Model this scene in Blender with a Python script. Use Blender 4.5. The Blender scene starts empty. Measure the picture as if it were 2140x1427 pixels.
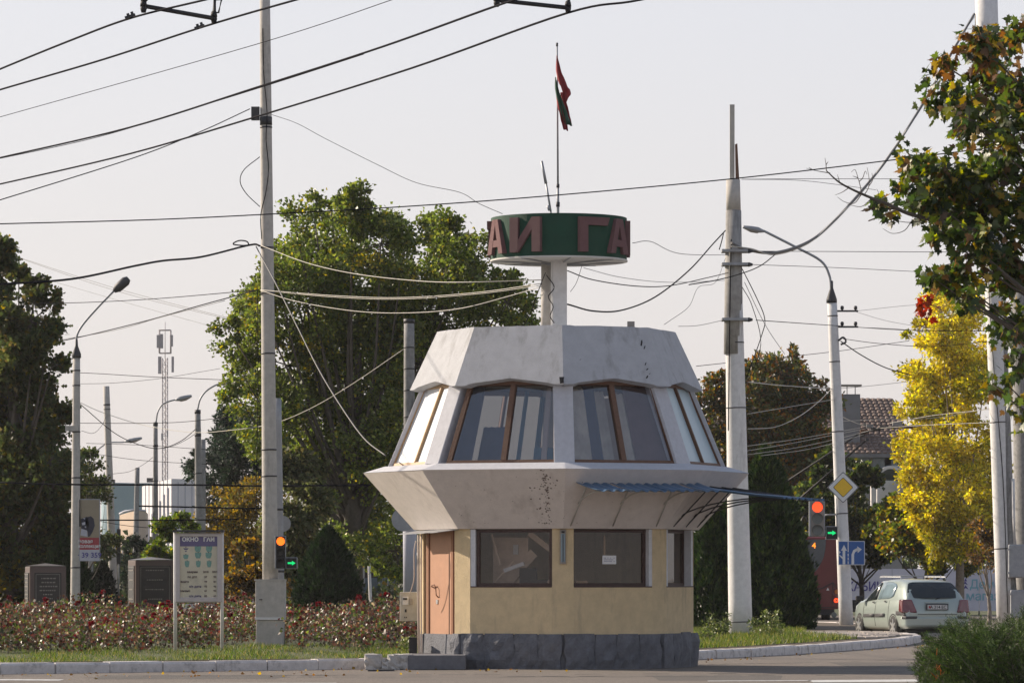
import bpy, math, random
import numpy as np
from mathutils import Vector, Matrix
rnd = random.Random(7)
SC = bpy.context.scene
COL = SC.collection
R = math.radians
EYE, HOR, FPX = 1.5, 1205.0, 9000.0

# ---------------------------------------------------------------- camera, sky, sun, exposure
cam_d = bpy.data.cameras.new('camera'); cam = bpy.data.objects.new('camera', cam_d); COL.objects.link(cam)
cam.location = (0, 0, EYE); cam.rotation_euler = (R(90), 0, 0)
cam_d.sensor_width = 36.0; cam_d.lens = FPX / 2140 * 36.0
cam_d.shift_y = (HOR - 713.5) / 2140.0
cam_d.clip_start = 0.5; cam_d.clip_end = 6000
SC.camera = cam
SUN_BACK, SUN_EL = 28.0, 27.0
sv = Vector((-math.cos(R(SUN_BACK)) * math.cos(R(SUN_EL)), math.sin(R(SUN_BACK)) * math.cos(R(SUN_EL)), math.sin(R(SUN_EL))))
W = bpy.data.worlds.new('World'); SC.world = W; W.use_nodes = True
wn, wl = W.node_tree.nodes, W.node_tree.links
wn.clear()
wo = wn.new('ShaderNodeOutputWorld'); wb = wn.new('ShaderNodeBackground'); wb.inputs['Strength'].default_value = 0.10
sky = wn.new('ShaderNodeTexSky'); sky.sky_type = 'NISHITA'; sky.sun_disc = False
sky.sun_elevation = R(SUN_EL); sky.sun_rotation = math.atan2(sv.x, sv.y)
sky.air_density = 1.0; sky.dust_density = 3.0; sky.ozone_density = 1.0
tc = wn.new('ShaderNodeTexCoord'); sx = wn.new('ShaderNodeSeparateXYZ'); wl.new(tc.outputs['Generated'], sx.inputs[0])
cr = wn.new('ShaderNodeValToRGB'); wl.new(sx.outputs['Z'], cr.inputs[0])
e = cr.color_ramp.elements
e[0].position = 0.0; e[0].color = (0.76, 0.70, 0.68, 1)
e[1].position = 1.0; e[1].color = (0.15, 0.21, 0.33, 1)
k = e.new(0.13); k.color = (0.71, 0.70, 0.74, 1)
k = e.new(0.40); k.color = (0.36, 0.40, 0.49, 1)
ml = wn.new('ShaderNodeVectorMath'); ml.operation = 'SCALE'; ml.inputs['Scale'].default_value = 8.6
wl.new(cr.outputs[0], ml.inputs[0])
mx = wn.new('ShaderNodeMix'); mx.data_type = 'RGBA'; mx.inputs['Factor'].default_value = 0.22
wl.new(ml.outputs[0], mx.inputs['A']); wl.new(sky.outputs[0], mx.inputs['B'])
wl.new(mx.outputs['Result'], wb.inputs['Color']); wl.new(wb.outputs[0], wo.inputs[0])
sd = bpy.data.lights.new('sun', 'SUN'); sd.energy = 5.0; sd.angle = R(0.6); sd.color = (1.0, 0.86, 0.70)
so = bpy.data.objects.new('sun', sd); COL.objects.link(so)
so.rotation_euler = sv.to_track_quat('Z', 'Y').to_euler()
so.location = sv * 100
vs = SC.view_settings; vs.view_transform = 'Standard'; vs.look = 'None'; vs.gamma = 1.0; vs.exposure = 0.50
SC.render.film_transparent = False
SC.cycles.max_bounces = 8; SC.cycles.transparent_max_bounces = 24
SC.cycles.sample_clamp_indirect = 6.0
SC.cycles.volume_bounces = 0

# ---------------------------------------------------------------- helpers
def P(px, py, Y):
    return Vector(((px - 1070) * Y / FPX, Y, EYE + (HOR - py) * Y / FPX))
def PX(px, Y): return (px - 1070) * Y / FPX
def GY(py, z=0.15): return (EYE - z) * FPX / (py - HOR)

def tag(o, label=None, cat=None, group=None, kind=None):
    if label: o['label'] = label
    if cat: o['category'] = cat
    if group: o['group'] = group
    if kind: o['kind'] = kind
    return o
ORG = {}
def empty(name, loc=(0, 0, 0), label=None, cat=None, group=None, rz=0.0):
    o = bpy.data.objects.new(name, None); COL.objects.link(o)
    o.location = loc; o.rotation_euler = (0, 0, rz); o.empty_display_size = 0.2
    ORG[o.name] = Vector(loc)
    return tag(o, label, cat, group)

def link_mesh(name, me, parent=None, loc=None):
    o = bpy.data.objects.new(name, me); COL.objects.link(o)
    if parent is not None: o.parent = parent
    if loc is not None: o.location = loc
    return o

class MB:
    """collects geometry for ONE mesh object"""
    def __init__(s): s.v = []; s.f = []; s.sm = []; s.M = None
    def _add(s, vs_, fs, smooth=False):
        b = len(s.v)
        if s.M is not None: vs_ = [s.M @ Vector(p) for p in vs_]
        s.v.extend([tuple(p) for p in vs_]); s.f.extend([tuple(i + b for i in f) for f in fs]); s.sm.extend([smooth] * len(fs))
        return s
    def hexa(s, p):  # 8 pts: bottom 0-3 ccw, top 4-7
        return s._add(p, [(3, 2, 1, 0), (4, 5, 6, 7), (0, 1, 5, 4), (1, 2, 6, 5), (2, 3, 7, 6), (3, 0, 4, 7)])
    def box(s, c, d, rz=0.0, jit=0.0):
        c = Vector(c); hx, hy, hz = d[0] / 2, d[1] / 2, d[2] / 2
        m = Matrix.Rotation(rz, 3, 'Z')
        q = [(-hx, -hy, -hz), (hx, -hy, -hz), (hx, hy, -hz), (-hx, hy, -hz), (-hx, -hy, hz), (hx, -hy, hz), (hx, hy, hz), (-hx, hy, hz)]
        return s.hexa([c + m @ Vector([a + rnd.uniform(-jit, jit) for a in t]) for t in q])
    def fbox(s, F, t, u, n, dt, du, dn):
        O, T, U, N = F
        q = [(-1, -1, -1), (1, -1, -1), (1, 1, -1), (-1, 1, -1), (-1, -1, 1), (1, -1, 1), (1, 1, 1), (-1, 1, 1)]
        return s.hexa([O + T * (t + a * dt / 2) + U * (u + b * du / 2) + N * (n + c * dn / 2) for a, b, c in q])
    def fbar(s, F, t0, u0, t1, u1, w, n0, n1):
        """bar along the facet plane from (t0,u0) to (t1,u1), width w, between depths n0 and n1"""
        O, T, U, N = F
        d = Vector((t1 - t0, u1 - u0)); d.normalize(); p = Vector((-d.y, d.x)) * (w / 2)
        c = [(t0 - p.x, u0 - p.y), (t1 - p.x, u1 - p.y), (t1 + p.x, u1 + p.y), (t0 + p.x, u0 + p.y)]
        return s.hexa([O + T * a + U * b + N * n0 for a, b in c] + [O + T * a + U * b + N * n1 for a, b in c])
    def poly(s, pts, flip=False):
        idx = list(range(len(pts)))
        if flip: idx.reverse()
        return s._add(pts, [tuple(idx)])
    def prism(s, ring0, ring1, cap0=True, cap1=True, smooth=False):
        n = len(ring0); fs = [(i, (i + 1) % n, n + (i + 1) % n, n + i) for i in range(n)]
        b = len(s.v)
        s._add(list(ring0) + list(ring1), fs, smooth)
        if cap0: s.f.append(tuple(b + i for i in reversed(range(n)))); s.sm.append(False)
        if cap1: s.f.append(tuple(b + n + i for i in range(n))); s.sm.append(False)
        return s
    def lathe(s, prof, c=(0, 0, 0), n=16, smooth=True, caps=True, oval=1.0):
        c = Vector(c); b = len(s.v); pts = []
        for r, z in prof:
            for i in range(n):
                a = 2 * math.pi * i / n; pts.append(c + Vector((r * math.cos(a), oval * r * math.sin(a), z)))
        fs = [(j * n + i, j * n + (i + 1) % n, (j + 1) * n + (i + 1) % n, (j + 1) * n + i) for j in range(len(prof) - 1) for i in range(n)]
        s._add(pts, fs, smooth)
        if caps:
            s.f.append(tuple(b + i for i in reversed(range(n)))); s.sm.append(False)
            q = b + (len(prof) - 1) * n; s.f.append(tuple(q + i for i in range(n))); s.sm.append(False)
        return s
    def tube(s, pts, r, n=6, smooth=True, caps=True):
        pts = [Vector(p) for p in pts]; rs = r if isinstance(r, (list, tuple)) else [r] * len(pts)
        V = []; up = Vector((0, 0, 1))
        for i, p in enumerate(pts):
            d = (pts[min(i + 1, len(pts) - 1)] - pts[max(i - 1, 0)])
            if d.length < 1e-9: d = Vector((0, 0, 1))
            d.normalize()
            a = d.cross(up)
            if a.length < 0.05: a = d.cross(Vector((0, 1, 0)))
            a.normalize(); b_ = a.cross(d)
            for j in range(n):
                t = 2 * math.pi * j / n
                V.append(p + (a * math.cos(t) + b_ * math.sin(t)) * rs[i])
        m = len(pts)
        fs = [(j * n + i, (j + 1) * n + i, (j + 1) * n + (i + 1) % n, j * n + (i + 1) % n) for j in range(m - 1) for i in range(n)]
        b = len(s.v); s._add(V, fs, smooth)
        if caps:
            s.f.append(tuple(b + i for i in range(n))); s.sm.append(False)
            s.f.append(tuple(b + (m - 1) * n + i for i in reversed(range(n)))); s.sm.append(False)
        return s
    def build(s, name, mat, parent=None, local=False, bevel=0.0):
        me = bpy.data.meshes.new(name)
        off = Vector((0, 0, 0))
        if parent is not None and not local: off = ORG.get(parent.name, Vector((0, 0, 0)))
        if off.length > 0: vv = [(p[0] - off.x, p[1] - off.y, p[2] - off.z) for p in s.v]
        else: vv = s.v
        me.from_pydata(vv, [], s.f); me.update()
        me.polygons.foreach_set('use_smooth', s.sm)
        me.materials.append(mat)
        o = link_mesh(name, me, parent)
        ORG[o.name] = off
        if bevel > 0:
            m = o.modifiers.new('bevel', 'BEVEL'); m.width = bevel; m.segments = 2; m.limit_method = 'ANGLE'; m.angle_limit = R(35)
        return o

def copy_tree(o, parent=None):
    c = o.copy(); COL.objects.link(c); c.parent = parent
    for ch in list(o.children): copy_tree(ch, c)
    return c

def spline(pts, sub=8):
    pts = [Vector(p) for p in pts]
    if len(pts) == 2: return [pts[0].lerp(pts[1], i / sub) for i in range(sub + 1)]
    ext = [pts[0] * 2 - pts[1]] + pts + [pts[-1] * 2 - pts[-2]]; out = []
    for i in range(1, len(ext) - 2):
        p0, p1, p2, p3 = ext[i - 1:i + 3]
        for j in range(sub):
            t = j / sub
            out.append(0.5 * ((2 * p1) + (p2 - p0) * t + (2 * p0 - 5 * p1 + 4 * p2 - p3) * t * t + (3 * p1 - p0 - 3 * p2 + p3) * t ** 3))
    out.append(pts[-1]); return out

# ---------------------------------------------------------------- materials
MATS = {}
def mat(name, col, rough=0.8, var=0.18, scale=6.0, bump=0.0, bscale=60.0, metal=0.0, stain=None, stain_amt=0.0, stain_scale=1.2, streak=False, spec=0.5, coat=0.0):
    m = bpy.data.materials.new(name); m.use_nodes = True; MATS[name] = m
    n, l = m.node_tree.nodes, m.node_tree.links
    b = n['Principled BSDF']; b.inputs['Roughness'].default_value = rough; b.inputs['Metallic'].default_value = metal
    b.inputs['Specular IOR Level'].default_value = spec
    if coat: b.inputs['Coat Weight'].default_value = coat; b.inputs['Coat Roughness'].default_value = 0.08
    g = n.new('ShaderNodeNewGeometry')
    no = n.new('ShaderNodeTexNoise'); no.inputs['Scale'].default_value = scale; no.inputs['Detail'].default_value = 8; no.inputs['Roughness'].default_value = 0.65
    l.new(g.outputs['Position'], no.inputs['Vector'])
    mx_ = n.new('ShaderNodeMix'); mx_.data_type = 'RGBA'
    mr = n.new('ShaderNodeMapRange'); mr.inputs['From Min'].default_value = 0.3; mr.inputs['From Max'].default_value = 0.7
    l.new(no.outputs[0], mr.inputs['Value']); l.new(mr.outputs[0], mx_.inputs['Factor'])
    mx_.inputs['A'].default_value = tuple(c * (1 - var) for c in col) + (1,)
    mx_.inputs['B'].default_value = tuple(min(1, c * (1 + var * 0.7)) for c in col) + (1,)
    out = mx_.outputs['Result']
    if stain is not None:
        n2 = n.new('ShaderNodeTexNoise'); n2.inputs['Scale'].default_value = stain_scale; n2.inputs['Detail'].default_value = 10; n2.inputs['Roughness'].default_value = 0.7
        vec = g.outputs['Position']
        if streak:
            mp = n.new('ShaderNodeMapping'); mp.inputs['Scale'].default_value = (1, 1, 0.16); l.new(vec, mp.inputs['Vector']); vec = mp.outputs[0]
        l.new(vec, n2.inputs['Vector'])
        r2 = n.new('ShaderNodeMapRange'); r2.inputs['From Min'].default_value = 0.62 - 0.2 * stain_amt; r2.inputs['From Max'].default_value = 0.74 - 0.1 * stain_amt
        r2.inputs['To Max'].default_value = min(1, 0.35 + stain_amt)
        l.new(n2.outputs[0], r2.inputs['Value'])
        m2 = n.new('ShaderNodeMix'); m2.data_type = 'RGBA'; l.new(r2.outputs[0], m2.inputs['Factor']); l.new(out, m2.inputs['A']); m2.inputs['B'].default_value = tuple(stain) + (1,)
        out = m2.outputs['Result']
    l.new(out, b.inputs['Base Color'])
    if bump > 0:
        n3 = n.new('ShaderNodeTexNoise'); n3.inputs['Scale'].default_value = bscale; n3.inputs['Detail'].default_value = 5
        l.new(g.outputs['Position'], n3.inputs['Vector'])
        bp = n.new('ShaderNodeBump'); bp.inputs['Strength'].default_value = bump; bp.inputs['Distance'].default_value = 0.02
        l.new(n3.outputs[0], bp.inputs['Height']); l.new(bp.outputs[0], b.inputs['Normal'])
    return m
def emis(name, col, strength):
    m = mat(name, tuple(min(1, c) for c in col), 0.4, 0.1, 60)
    b = m.node_tree.nodes['Principled BSDF']; b.inputs['Emission Color'].default_value = tuple(col) + (1,); b.inputs['Emission Strength'].default_value = strength
    return m
def leafmat(name, rough=0.5, trans=0.48, spec=0.45):
    m = bpy.data.materials.new(name); m.use_nodes = True
    n, l = m.node_tree.nodes, m.node_tree.links
    b = n['Principled BSDF']; b.inputs['Roughness'].default_value = rough; b.inputs['Specular IOR Level'].default_value = spec
    at = n.new('ShaderNodeAttribute'); at.attribute_name = 'leaf_colour'
    l.new(at.outputs['Color'], b.inputs['Base Color'])
    tr = n.new('ShaderNodeBsdfTranslucent')
    hs = n.new('ShaderNodeHueSaturation'); hs.inputs['Saturation'].default_value = 1.15; hs.inputs['Value'].default_value = 1.7
    l.new(at.outputs['Color'], hs.inputs['Color']); l.new(hs.outputs[0], tr.inputs['Color'])
    ms = n.new('ShaderNodeMixShader'); ms.inputs[0].default_value = trans
    l.new(b.outputs[0], ms.inputs[1]); l.new(tr.outputs[0], ms.inputs[2]); l.new(ms.outputs[0], n['Material Output'].inputs[0])
    return m
def glassmat(name, tint, refl=0.10, rough=0.02):
    m = bpy.data.materials.new(name); m.use_nodes = True
    n, l = m.node_tree.nodes, m.node_tree.links; n.remove(n['Principled BSDF'])
    t = n.new('ShaderNodeBsdfTransparent'); t.inputs[0].default_value = tuple(tint) + (1,)
    gl = n.new('ShaderNodeBsdfGlossy'); gl.inputs['Roughness'].default_value = rough; gl.inputs[0].default_value = (.95, .97, 1, 1)
    lw = n.new('ShaderNodeLayerWeight'); lw.inputs['Blend'].default_value = 0.5
    fr = n.new('ShaderNodeMath'); fr.operation = 'POWER'; fr.inputs[1].default_value = 5.0; l.new(lw.outputs['Facing'], fr.inputs[0])
    ad = n.new('ShaderNodeMath'); ad.operation = 'MULTIPLY_ADD'; ad.inputs[1].default_value = .9; ad.inputs[2].default_value = refl + .045; l.new(fr.outputs[0], ad.inputs[0])
    g = n.new('ShaderNodeNewGeometry'); no = n.new('ShaderNodeTexNoise'); no.inputs['Scale'].default_value = 3; l.new(g.outputs['Position'], no.inputs['Vector'])
    bp = n.new('ShaderNodeBump'); bp.inputs['Strength'].default_value = 0.05; bp.inputs['Distance'].default_value = 0.01; l.new(no.outputs[0], bp.inputs['Height']); l.new(bp.outputs[0], gl.inputs['Normal'])
    ms = n.new('ShaderNodeMixShader'); l.new(ad.outputs[0], ms.inputs[0]); l.new(t.outputs[0], ms.inputs[1]); l.new(gl.outputs[0], ms.inputs[2])
    l.new(ms.outputs[0], n['Material Output'].inputs[0])
    return m

m_conc = mat('pole_concrete', (.47, .445, .41), .9, .16, 9, .35, 70, stain=(.16, .155, .15), stain_amt=.25, stain_scale=3, streak=True)
m_concd = mat('dark_concrete', (.27, .265, .26), .9, .25, 9, .4, 70, stain=(.08, .08, .08), stain_amt=.5, stain_scale=3, streak=True)
m_concw = mat('whitewashed_concrete', (.68, .67, .66), .9, .12, 8, .35, 70, stain=(.25, .24, .23), stain_amt=.3, stain_scale=2.6, streak=True)
m_roof = mat('roof_render', (.49, .495, .515), .92, .10, 5, .8, 110, stain=(.26, .25, .25), stain_amt=.5, stain_scale=2.4, streak=True)
m_flare = mat('flare_render', (.74, .675, .63), .92, .08, 6, .8, 110, stain=(.52, .46, .42), stain_amt=.35, stain_scale=2.4, streak=True)
m_pillar = mat('pillar_render', (.52, .52, .55), .9, .10, 12, .5, 110)
m_yellow = mat('yellow_plaster', (.68, .535, .325), .92, .12, 6, .9, 90, stain=(.36, .29, .20), stain_amt=.4, stain_scale=3, streak=True)
m_reveal = mat('white_reveal', (.60, .60, .62), .85, .10, 20, .2)
m_plinth = mat('plinth_stone', (.135, .14, .16), .85, .32, 7, 1.0, 30, stain=(.07, .07, .08), stain_amt=.3, stain_scale=8)
m_plinth_l = mat('pale_stone', (.45, .43, .41), .85, .22, 12, 1.0, 26, stain=(.2, .19, .18), stain_amt=.4, stain_scale=8)
m_step = mat('step_dark', (.15, .15, .165), .8, .2, 10, .4, 60)
m_kerb = mat('kerb_whitewash', (.64, .60, .58), .9, .16, 9, .6, 60, stain=(.2, .19, .18), stain_amt=.5, stain_scale=4)
m_asph = mat('asphalt', (.19, .162, .138), .93, .42, 26, 1.0, 60, stain=(.11, .095, .085), stain_amt=.45, stain_scale=.45)
m_paint = mat('road_paint', (.55, .55, .54), .8, .15, 12, .3, 80, stain=(.2, .19, .18), stain_amt=.5, stain_scale=5)
m_soil = mat('soil', (.11, .085, .06), .95, .3, 5, .8, 30)
m_lawn = mat('lawn_soil', (.075, .085, .035), .95, .3, 3, .8, 30)
m_paver = mat('paver', (.33, .29, .26), .9, .2, 9, .5, 60)
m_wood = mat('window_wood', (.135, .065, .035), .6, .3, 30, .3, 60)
m_woodl = mat('pale_sunlit_wood', (.42, .27, .14), .6, .3, 30, .3, 60)  # pale shelf wood; on the sunward window frame, sunlight painted into the colour
m_woodd = mat('dark_window_frame', (.06, .03, .024), .6, .3, 30, .2, 60)
m_door = mat('door_salmon', (.40, .205, .12), .6, .10, 5, .05, 40, stain=(.33, .15, .07), stain_amt=.25, stain_scale=1.6, streak=True)
m_doorln = mat('door_groove', (.16, .06, .03), .7, .1)
m_metal = mat('grey_metal', (.30, .31, .33), .5, .15, 8, .1, 40, metal=.3)
m_dmetal = mat('dark_metal', (.05, .05, .055), .55, .2, 10, .1, 40, metal=.3)
m_black = mat('black_rubber', (.012, .012, .014), .6, .2, 10)
m_white = mat('white_paint', (.72, .72, .72), .55, .06, 10)
m_blind = mat('white_window_film', (.74, .76, .78), .35, .04, 4)
m_blind2 = mat('shaded_white_window_film', (.42, .52, .56), .35, .05, 3)  # same white film on the shaded facet, shade painted in as pale blue
m_blue = mat('blue_sheet_metal', (.08, .16, .27), .38, .15, 4, .05, 30, metal=.3)
m_green = mat('sign_green', (.006, .055, .030), .75, .14, 5, .5, 160)
m_letter = mat('sign_maroon', (.17, .085, .085), .85, .12, 9, .6, 140)
m_under = mat('sign_underside', (.62, .60, .57), .8, .12, 4, .1)
m_red = mat('flag_red', (.26, .02, .025), .7, .12, 5, .1)
m_fgreen = mat('flag_green', (.02, .07, .04), .7, .12, 5)
m_cable = mat('black_cable', (.012, .012, .016), .95, .2, 20, spec=.1)
m_cablel = mat('bright_cable', (.46, .43, .37), .5, .15, 20)
m_cableb = mat('grey_cable', (.12, .115, .11), .6, .2, 20)
m_mast = mat('hazed_mast_grey', (.36, .33, .34), .7, .15, 3)  # haze over the distant mast is put into this grey
m_inter = mat('interior_wall', (.30, .27, .24), .9, .1)
m_interd = mat('interior_dark', (.03, .027, .028), .9, .2, 4)
m_curt = mat('curtain_beige', (.62, .52, .44), .95, .12, 4)
m_curtb = mat('curtain_brown', (.16, .08, .07), .95, .2, 4)
m_teal = mat('teal_cloth', (.03, .12, .17), .9, .2, 6)
m_glass = glassmat('window_glass', (.68, .68, .72), .10)
m_glassr = glassmat('dimmed_rear_glass', (.27, .265, .24), .03)  # dimness of the rear panes put into the glass tint
m_glassd = glassmat('dark_window_glass', (.78, .76, .74), .0)
m_shop = mat('shop_glass', (.10, .14, .17), .12, .2, 2)
m_bark = mat('bark', (.10, .085, .07), .95, .3, 8, 1.0, 20)
m_barkl = mat('pale_bark', (.22, .19, .16), .95, .3, 8, 1.0, 20)
m_leaf = leafmat('leaves')
m_leafn = leafmat('needles', .6, .2, .3)
m_leafx = leafmat('glossy_leaves', .42, .48, .6)
m_leafr = leafmat('rose_leaves', .42, .38, .6)
m_granite = mat('brown_granite', (.10, .065, .055), .35, .25, 60, .05, 90)
m_granlt = mat('granite_top', (.17, .155, .15), .35, .2, 40)
m_plaque = mat('black_plaque', (.018, .016, .016), .25, .2, 20)
m_gold = mat('plaque_lettering', (.22, .20, .17), .6, .2, 40)
m_boardf = mat('board_frame', (.50, .46, .47), .6, .08, 9, .1)
m_boardb = mat('board_violet', (.13, .11, .24), .5, .1, 9)
m_boardp = mat('board_paper', (.58, .54, .43), .45, .16, 2.2, stain=(.32, .30, .28), stain_amt=.3, stain_scale=2)
m_tealp = mat('teal_print', (.17, .33, .30), .6, .25, 30)
m_inkb = mat('brown_ink', (.12, .085, .09), .6, .2, 30)
m_ink = mat('blue_ink', (.09, .08, .20), .6, .2, 30)
m_bluesg = mat('sign_blue', (.02, .10, .33), .45, .06, 9)
m_yelsg = mat('sign_yellow', (.85, .52, .02), .45, .06, 9)
m_blk = mat('matt_black', (.02, .02, .022), .7, .2, 12)
m_redlamp = emis('red_lamp', (1.0, .07, .015), 1.1)
m_orlamp = emis('orange_red_lamp', (1.0, .17, .01), 1.2)
m_grlamp = emis('green_lamp', (.0, .55, .14), .9)
m_offlamp = mat('unlit_lamp', (.14, .15, .14), .4, .15, 40)
m_tail = emis('tail_lamp', (1.0, .06, .01), 1.5)
m_digit = emis('route_digit', (1.0, .28, .02), 1.0)
m_amber = mat('amber_lens', (.45, .14, .02), .3, .1, 40)
m_bus = mat('trolley_red', (.11, .008, .010), .45, .12, 3, coat=.1)
m_busgl = mat('bus_glass', (.05, .065, .08), .15, .3, 2)
m_car = mat('car_paint', (.35, .405, .375), .32, .03, 3, metal=.25, coat=.8)
m_carw = mat('white_car_paint', (.70, .70, .70), .32, .03, 3, coat=.8)
m_cargl = mat('car_glass', (.020, .026, .028), .08, .3, 2)
m_carglb = mat('car_side_glass', (.20, .27, .31), .12, .15, 2)
m_tailr = mat('tail_lens', (.13, .010, .018), .15, .3, 14, coat=1)
m_chrome = mat('wheel_alloy', (.55, .55, .56), .3, .1, 9, metal=.7)
m_tyre = mat('tyre', (.02, .02, .02), .8, .2, 12)
m_plate = mat('number_plate', (.50, .50, .50), .5, .08, 20)
m_tile = mat('roof_tile', (.17, .12, .10), .8, .3, 9, .3, 30)
m_hwall = mat('house_wall', (.27, .26, .25), .9, .15, 2, .3)
m_chim = mat('chimney_render', (.17, .17, .18), .9, .15, 2, .3)
m_archw = mat('arch_white', (.62, .59, .56), .8, .1, 2)
m_archb = mat('arch_blue_sheet', (.10, .14, .19), .5, .2, 3)
m_bnr = mat('banner_white', (.58, .58, .66), .7, .08, 1.2)
m_bnrt = mat('banner_indigo', (.07, .06, .25), .7, .08)
m_bnrc = mat('banner_cyan', (.20, .42, .50), .7, .08)
m_farw = mat('far_white_panel', (.60, .58, .60), .8, .05, .6)
m_farws = mat('far_pale_grey', (.42, .43, .50), .8, .05, .6)
m_fart = mat('far_teal_wall', (.22, .31, .35), .8, .06, .6)
m_farb = mat('far_beige', (.46, .36, .28), .85, .08, .8)
m_pmain = mat('poster_tan', (.30, .25, .18), .7, .12, 2)
m_pred = mat('poster_red', (.33, .05, .06), .7, .1)
m_pwh = mat('poster_pale', (.44, .44, .50), .7, .1)
m_pdark = mat('poster_dark', (.035, .035, .055), .7, .1)
m_box = mat('meter_grey', (.42, .40, .36), .6, .12, 10, .1)

m_navy = mat('navy_curtain', (.045, .05, .085), .95, .2, 4)
m_net = mat('net_curtain', (.62, .55, .42), .95, .25, 3)
m_tan = mat('tan_board', (.60, .46, .36), .8, .2, 5)
m_flake = mat('old_undercoat', (.20, .155, .135), .95, .3, 30)
m_asph2 = mat('patched_asphalt', (.125, .112, .10), .95, .35, 30, 1.0, 60)
m_stainr = mat('tyre_marks', (.085, .078, .072), .8, .3, 20)
# ---------------------------------------------------------------- ground
def sheet(name, pts, z, m, label=None):
    b = MB(); b.poly([(x, y, z) for x, y in pts]); return tag(b.build(name, m), label, kind='structure')
sheet('road', [(-900, -60), (900, -60), (900, 2500), (-900, 2500)], 0.0, m_asph)
L1P = [(-13.5, 62.6), (-7.9, 66.5), (-2.34, 70.3), (1.6, 74.0), (3.4, 78.5), (5.24, 82.8), (7.0, 88.4), (8.6, 94.2), (9.45, 99.5), (9.6, 106.0), (9.75, 114.0), (10.35, 124.0), (8.0, 136.0), (6.0, 150.0)]
isl = L1P + [(-40, 150), (-40, 62.6)]
def inset(path, d):
    out = []
    for i, p in enumerate(path):
        a = Vector(path[max(i - 1, 0)]); b_ = Vector(path[min(i + 1, len(path) - 1)]); t = (b_ - a).normalized()
        out.append((p[0] - t.y * d, p[1] + t.x * d))
    return out
in1 = inset(L1P, 0.27); in2 = inset(L1P, 0.95)
b = MB(); b.prism([(x, y, -0.05) for x, y in in1] + [(-40, 150, -.05), (-40, 62.6, -.05)], [(x, y, 0.150) for x, y in in1] + [(-40, 150, .15), (-40, 62.6, .15)])
tag(b.build('pavement', m_soil), kind='structure')
lawn = in2[:8] + [(7.3, 96), (7.0, 104), (8.2, 118), (7.6, 134), (5.4, 149)]
sheet('lawn', lawn + [(-39, 149), (-39, 62.9)], 0.158, m_lawn)
sheet('verge', [(-300, 168), (400, 168), (400, 420), (-300, 420)], 0.006, m_lawn)
# kerb stones
kerb = tag(empty('kerb', (0, 70, 0)), kind='structure')
def kerb_run(path, par, step, w=0.24, h=0.165):
    pl = [Vector((x, y, 0)) for x, y in path]; pts = []
    for a, c in zip(pl[:-1], pl[1:]):
        n = max(1, round((c - a).length / step))
        for i in range(n): pts.append(a.lerp(c, i / n))
    pts.append(pl[-1])
    for i in range(len(pts) - 1):
        a, c = pts[i], pts[i + 1]; t = (c - a).normalized(); nn = Vector((-t.y, t.x, 0)); g = rnd.uniform(.004, .013)
        a2 = a + t * g; c2 = c - t * g; hh = h + rnd.uniform(-.008, .008); o_ = nn * rnd.uniform(-.01, .01)
        bt = 0.025
        prof = [(0, -.04), (0, hh - .035), (bt, hh), (w, hh), (w, -.04)]
        r0 = [a2 + o_ + nn * q + Vector((0, 0, z + rnd.uniform(-.004, .004))) for q, z in prof]; r1 = [c2 + o_ + nn * q + Vector((0, 0, z + rnd.uniform(-.004, .004))) for q, z in prof]
        k_ = MB(); k_.prism(r0, r1); k_.build('kerb_stone', m_kerb, par)
kerb_run(L1P, kerb, 0.95)
b = MB(); b.box((9.9, 102.6, .06), (1.0, 1.4, .2), .15)
# second kerb fragment across the entry on the right
kerb2 = tag(empty('kerb', (11.2, 96, 0)), kind='structure')
kerb_run([(9.2, 92.2), (10.6, 93.2), (12.5, 94.6), (16, 96.5)], kerb2, 0.9, .3, .17)
# pavers on the island corner
pav = tag(empty('paving', (8.3, 99, .15)), kind='structure')
pm = MB(); pm.hexa([(-.135, -.66, 0), (.135, -.66, 0), (.135, .66, 0), (-.135, .66, 0), (-.125, -.65, .035), (.125, -.65, .035), (.125, .65, .035), (-.125, .65, .035)])
pme = None
for j in range(8):
    for i in range(9):
        x = 6.75 + i * .29 + .09 * math.sin(j * 1.1); y = 94.9 + j * 1.36
        if y > 96 + (x - 6.75) * 1.0 + 8.5 or x > 7.55 + (y - 92.0) * .22: continue
        if pme is None:
            o = pm.build('paver', m_paver, pav, local=True); pme = o.data
        else: o = link_mesh('paver', pme, pav)
        o.location = (x - 8.3, y - 99, rnd.uniform(-.006, .006)); o.rotation_euler = (0, 0, rnd.uniform(-.02, .02) - .06)
# road markings (worn paint, 4 mm proud)
def stripe(px0, px1, Y0, Y1, skew=0.0):
    b = MB(); n = 26; pts0 = []; pts1 = []
    for i in range(n + 1):
        x = PX(px0, Y0) + (PX(px1, Y0) - PX(px0, Y0)) * i / n
        pts0.append((x, Y0 + rnd.uniform(-.03, .03) + skew * i / n, .004)); pts1.append((x + .0, Y1 + rnd.uniform(-.03, .03) + skew * i / n, .004))
    for i in range(n): b.poly([pts0[i], pts0[i + 1], pts1[i + 1], pts1[i]])
    tag(b.build('road_marking', m_paint), kind='structure')
stripe(-60, 128, 62.6, 63.3, -.3)
stripe(1480, 1700, 61.9, 62.25, .3)
stripe(1700, 1990, 61.3, 62.6, .5)
stripe(350, 700, 60.3, 60.75, .2)
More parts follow.
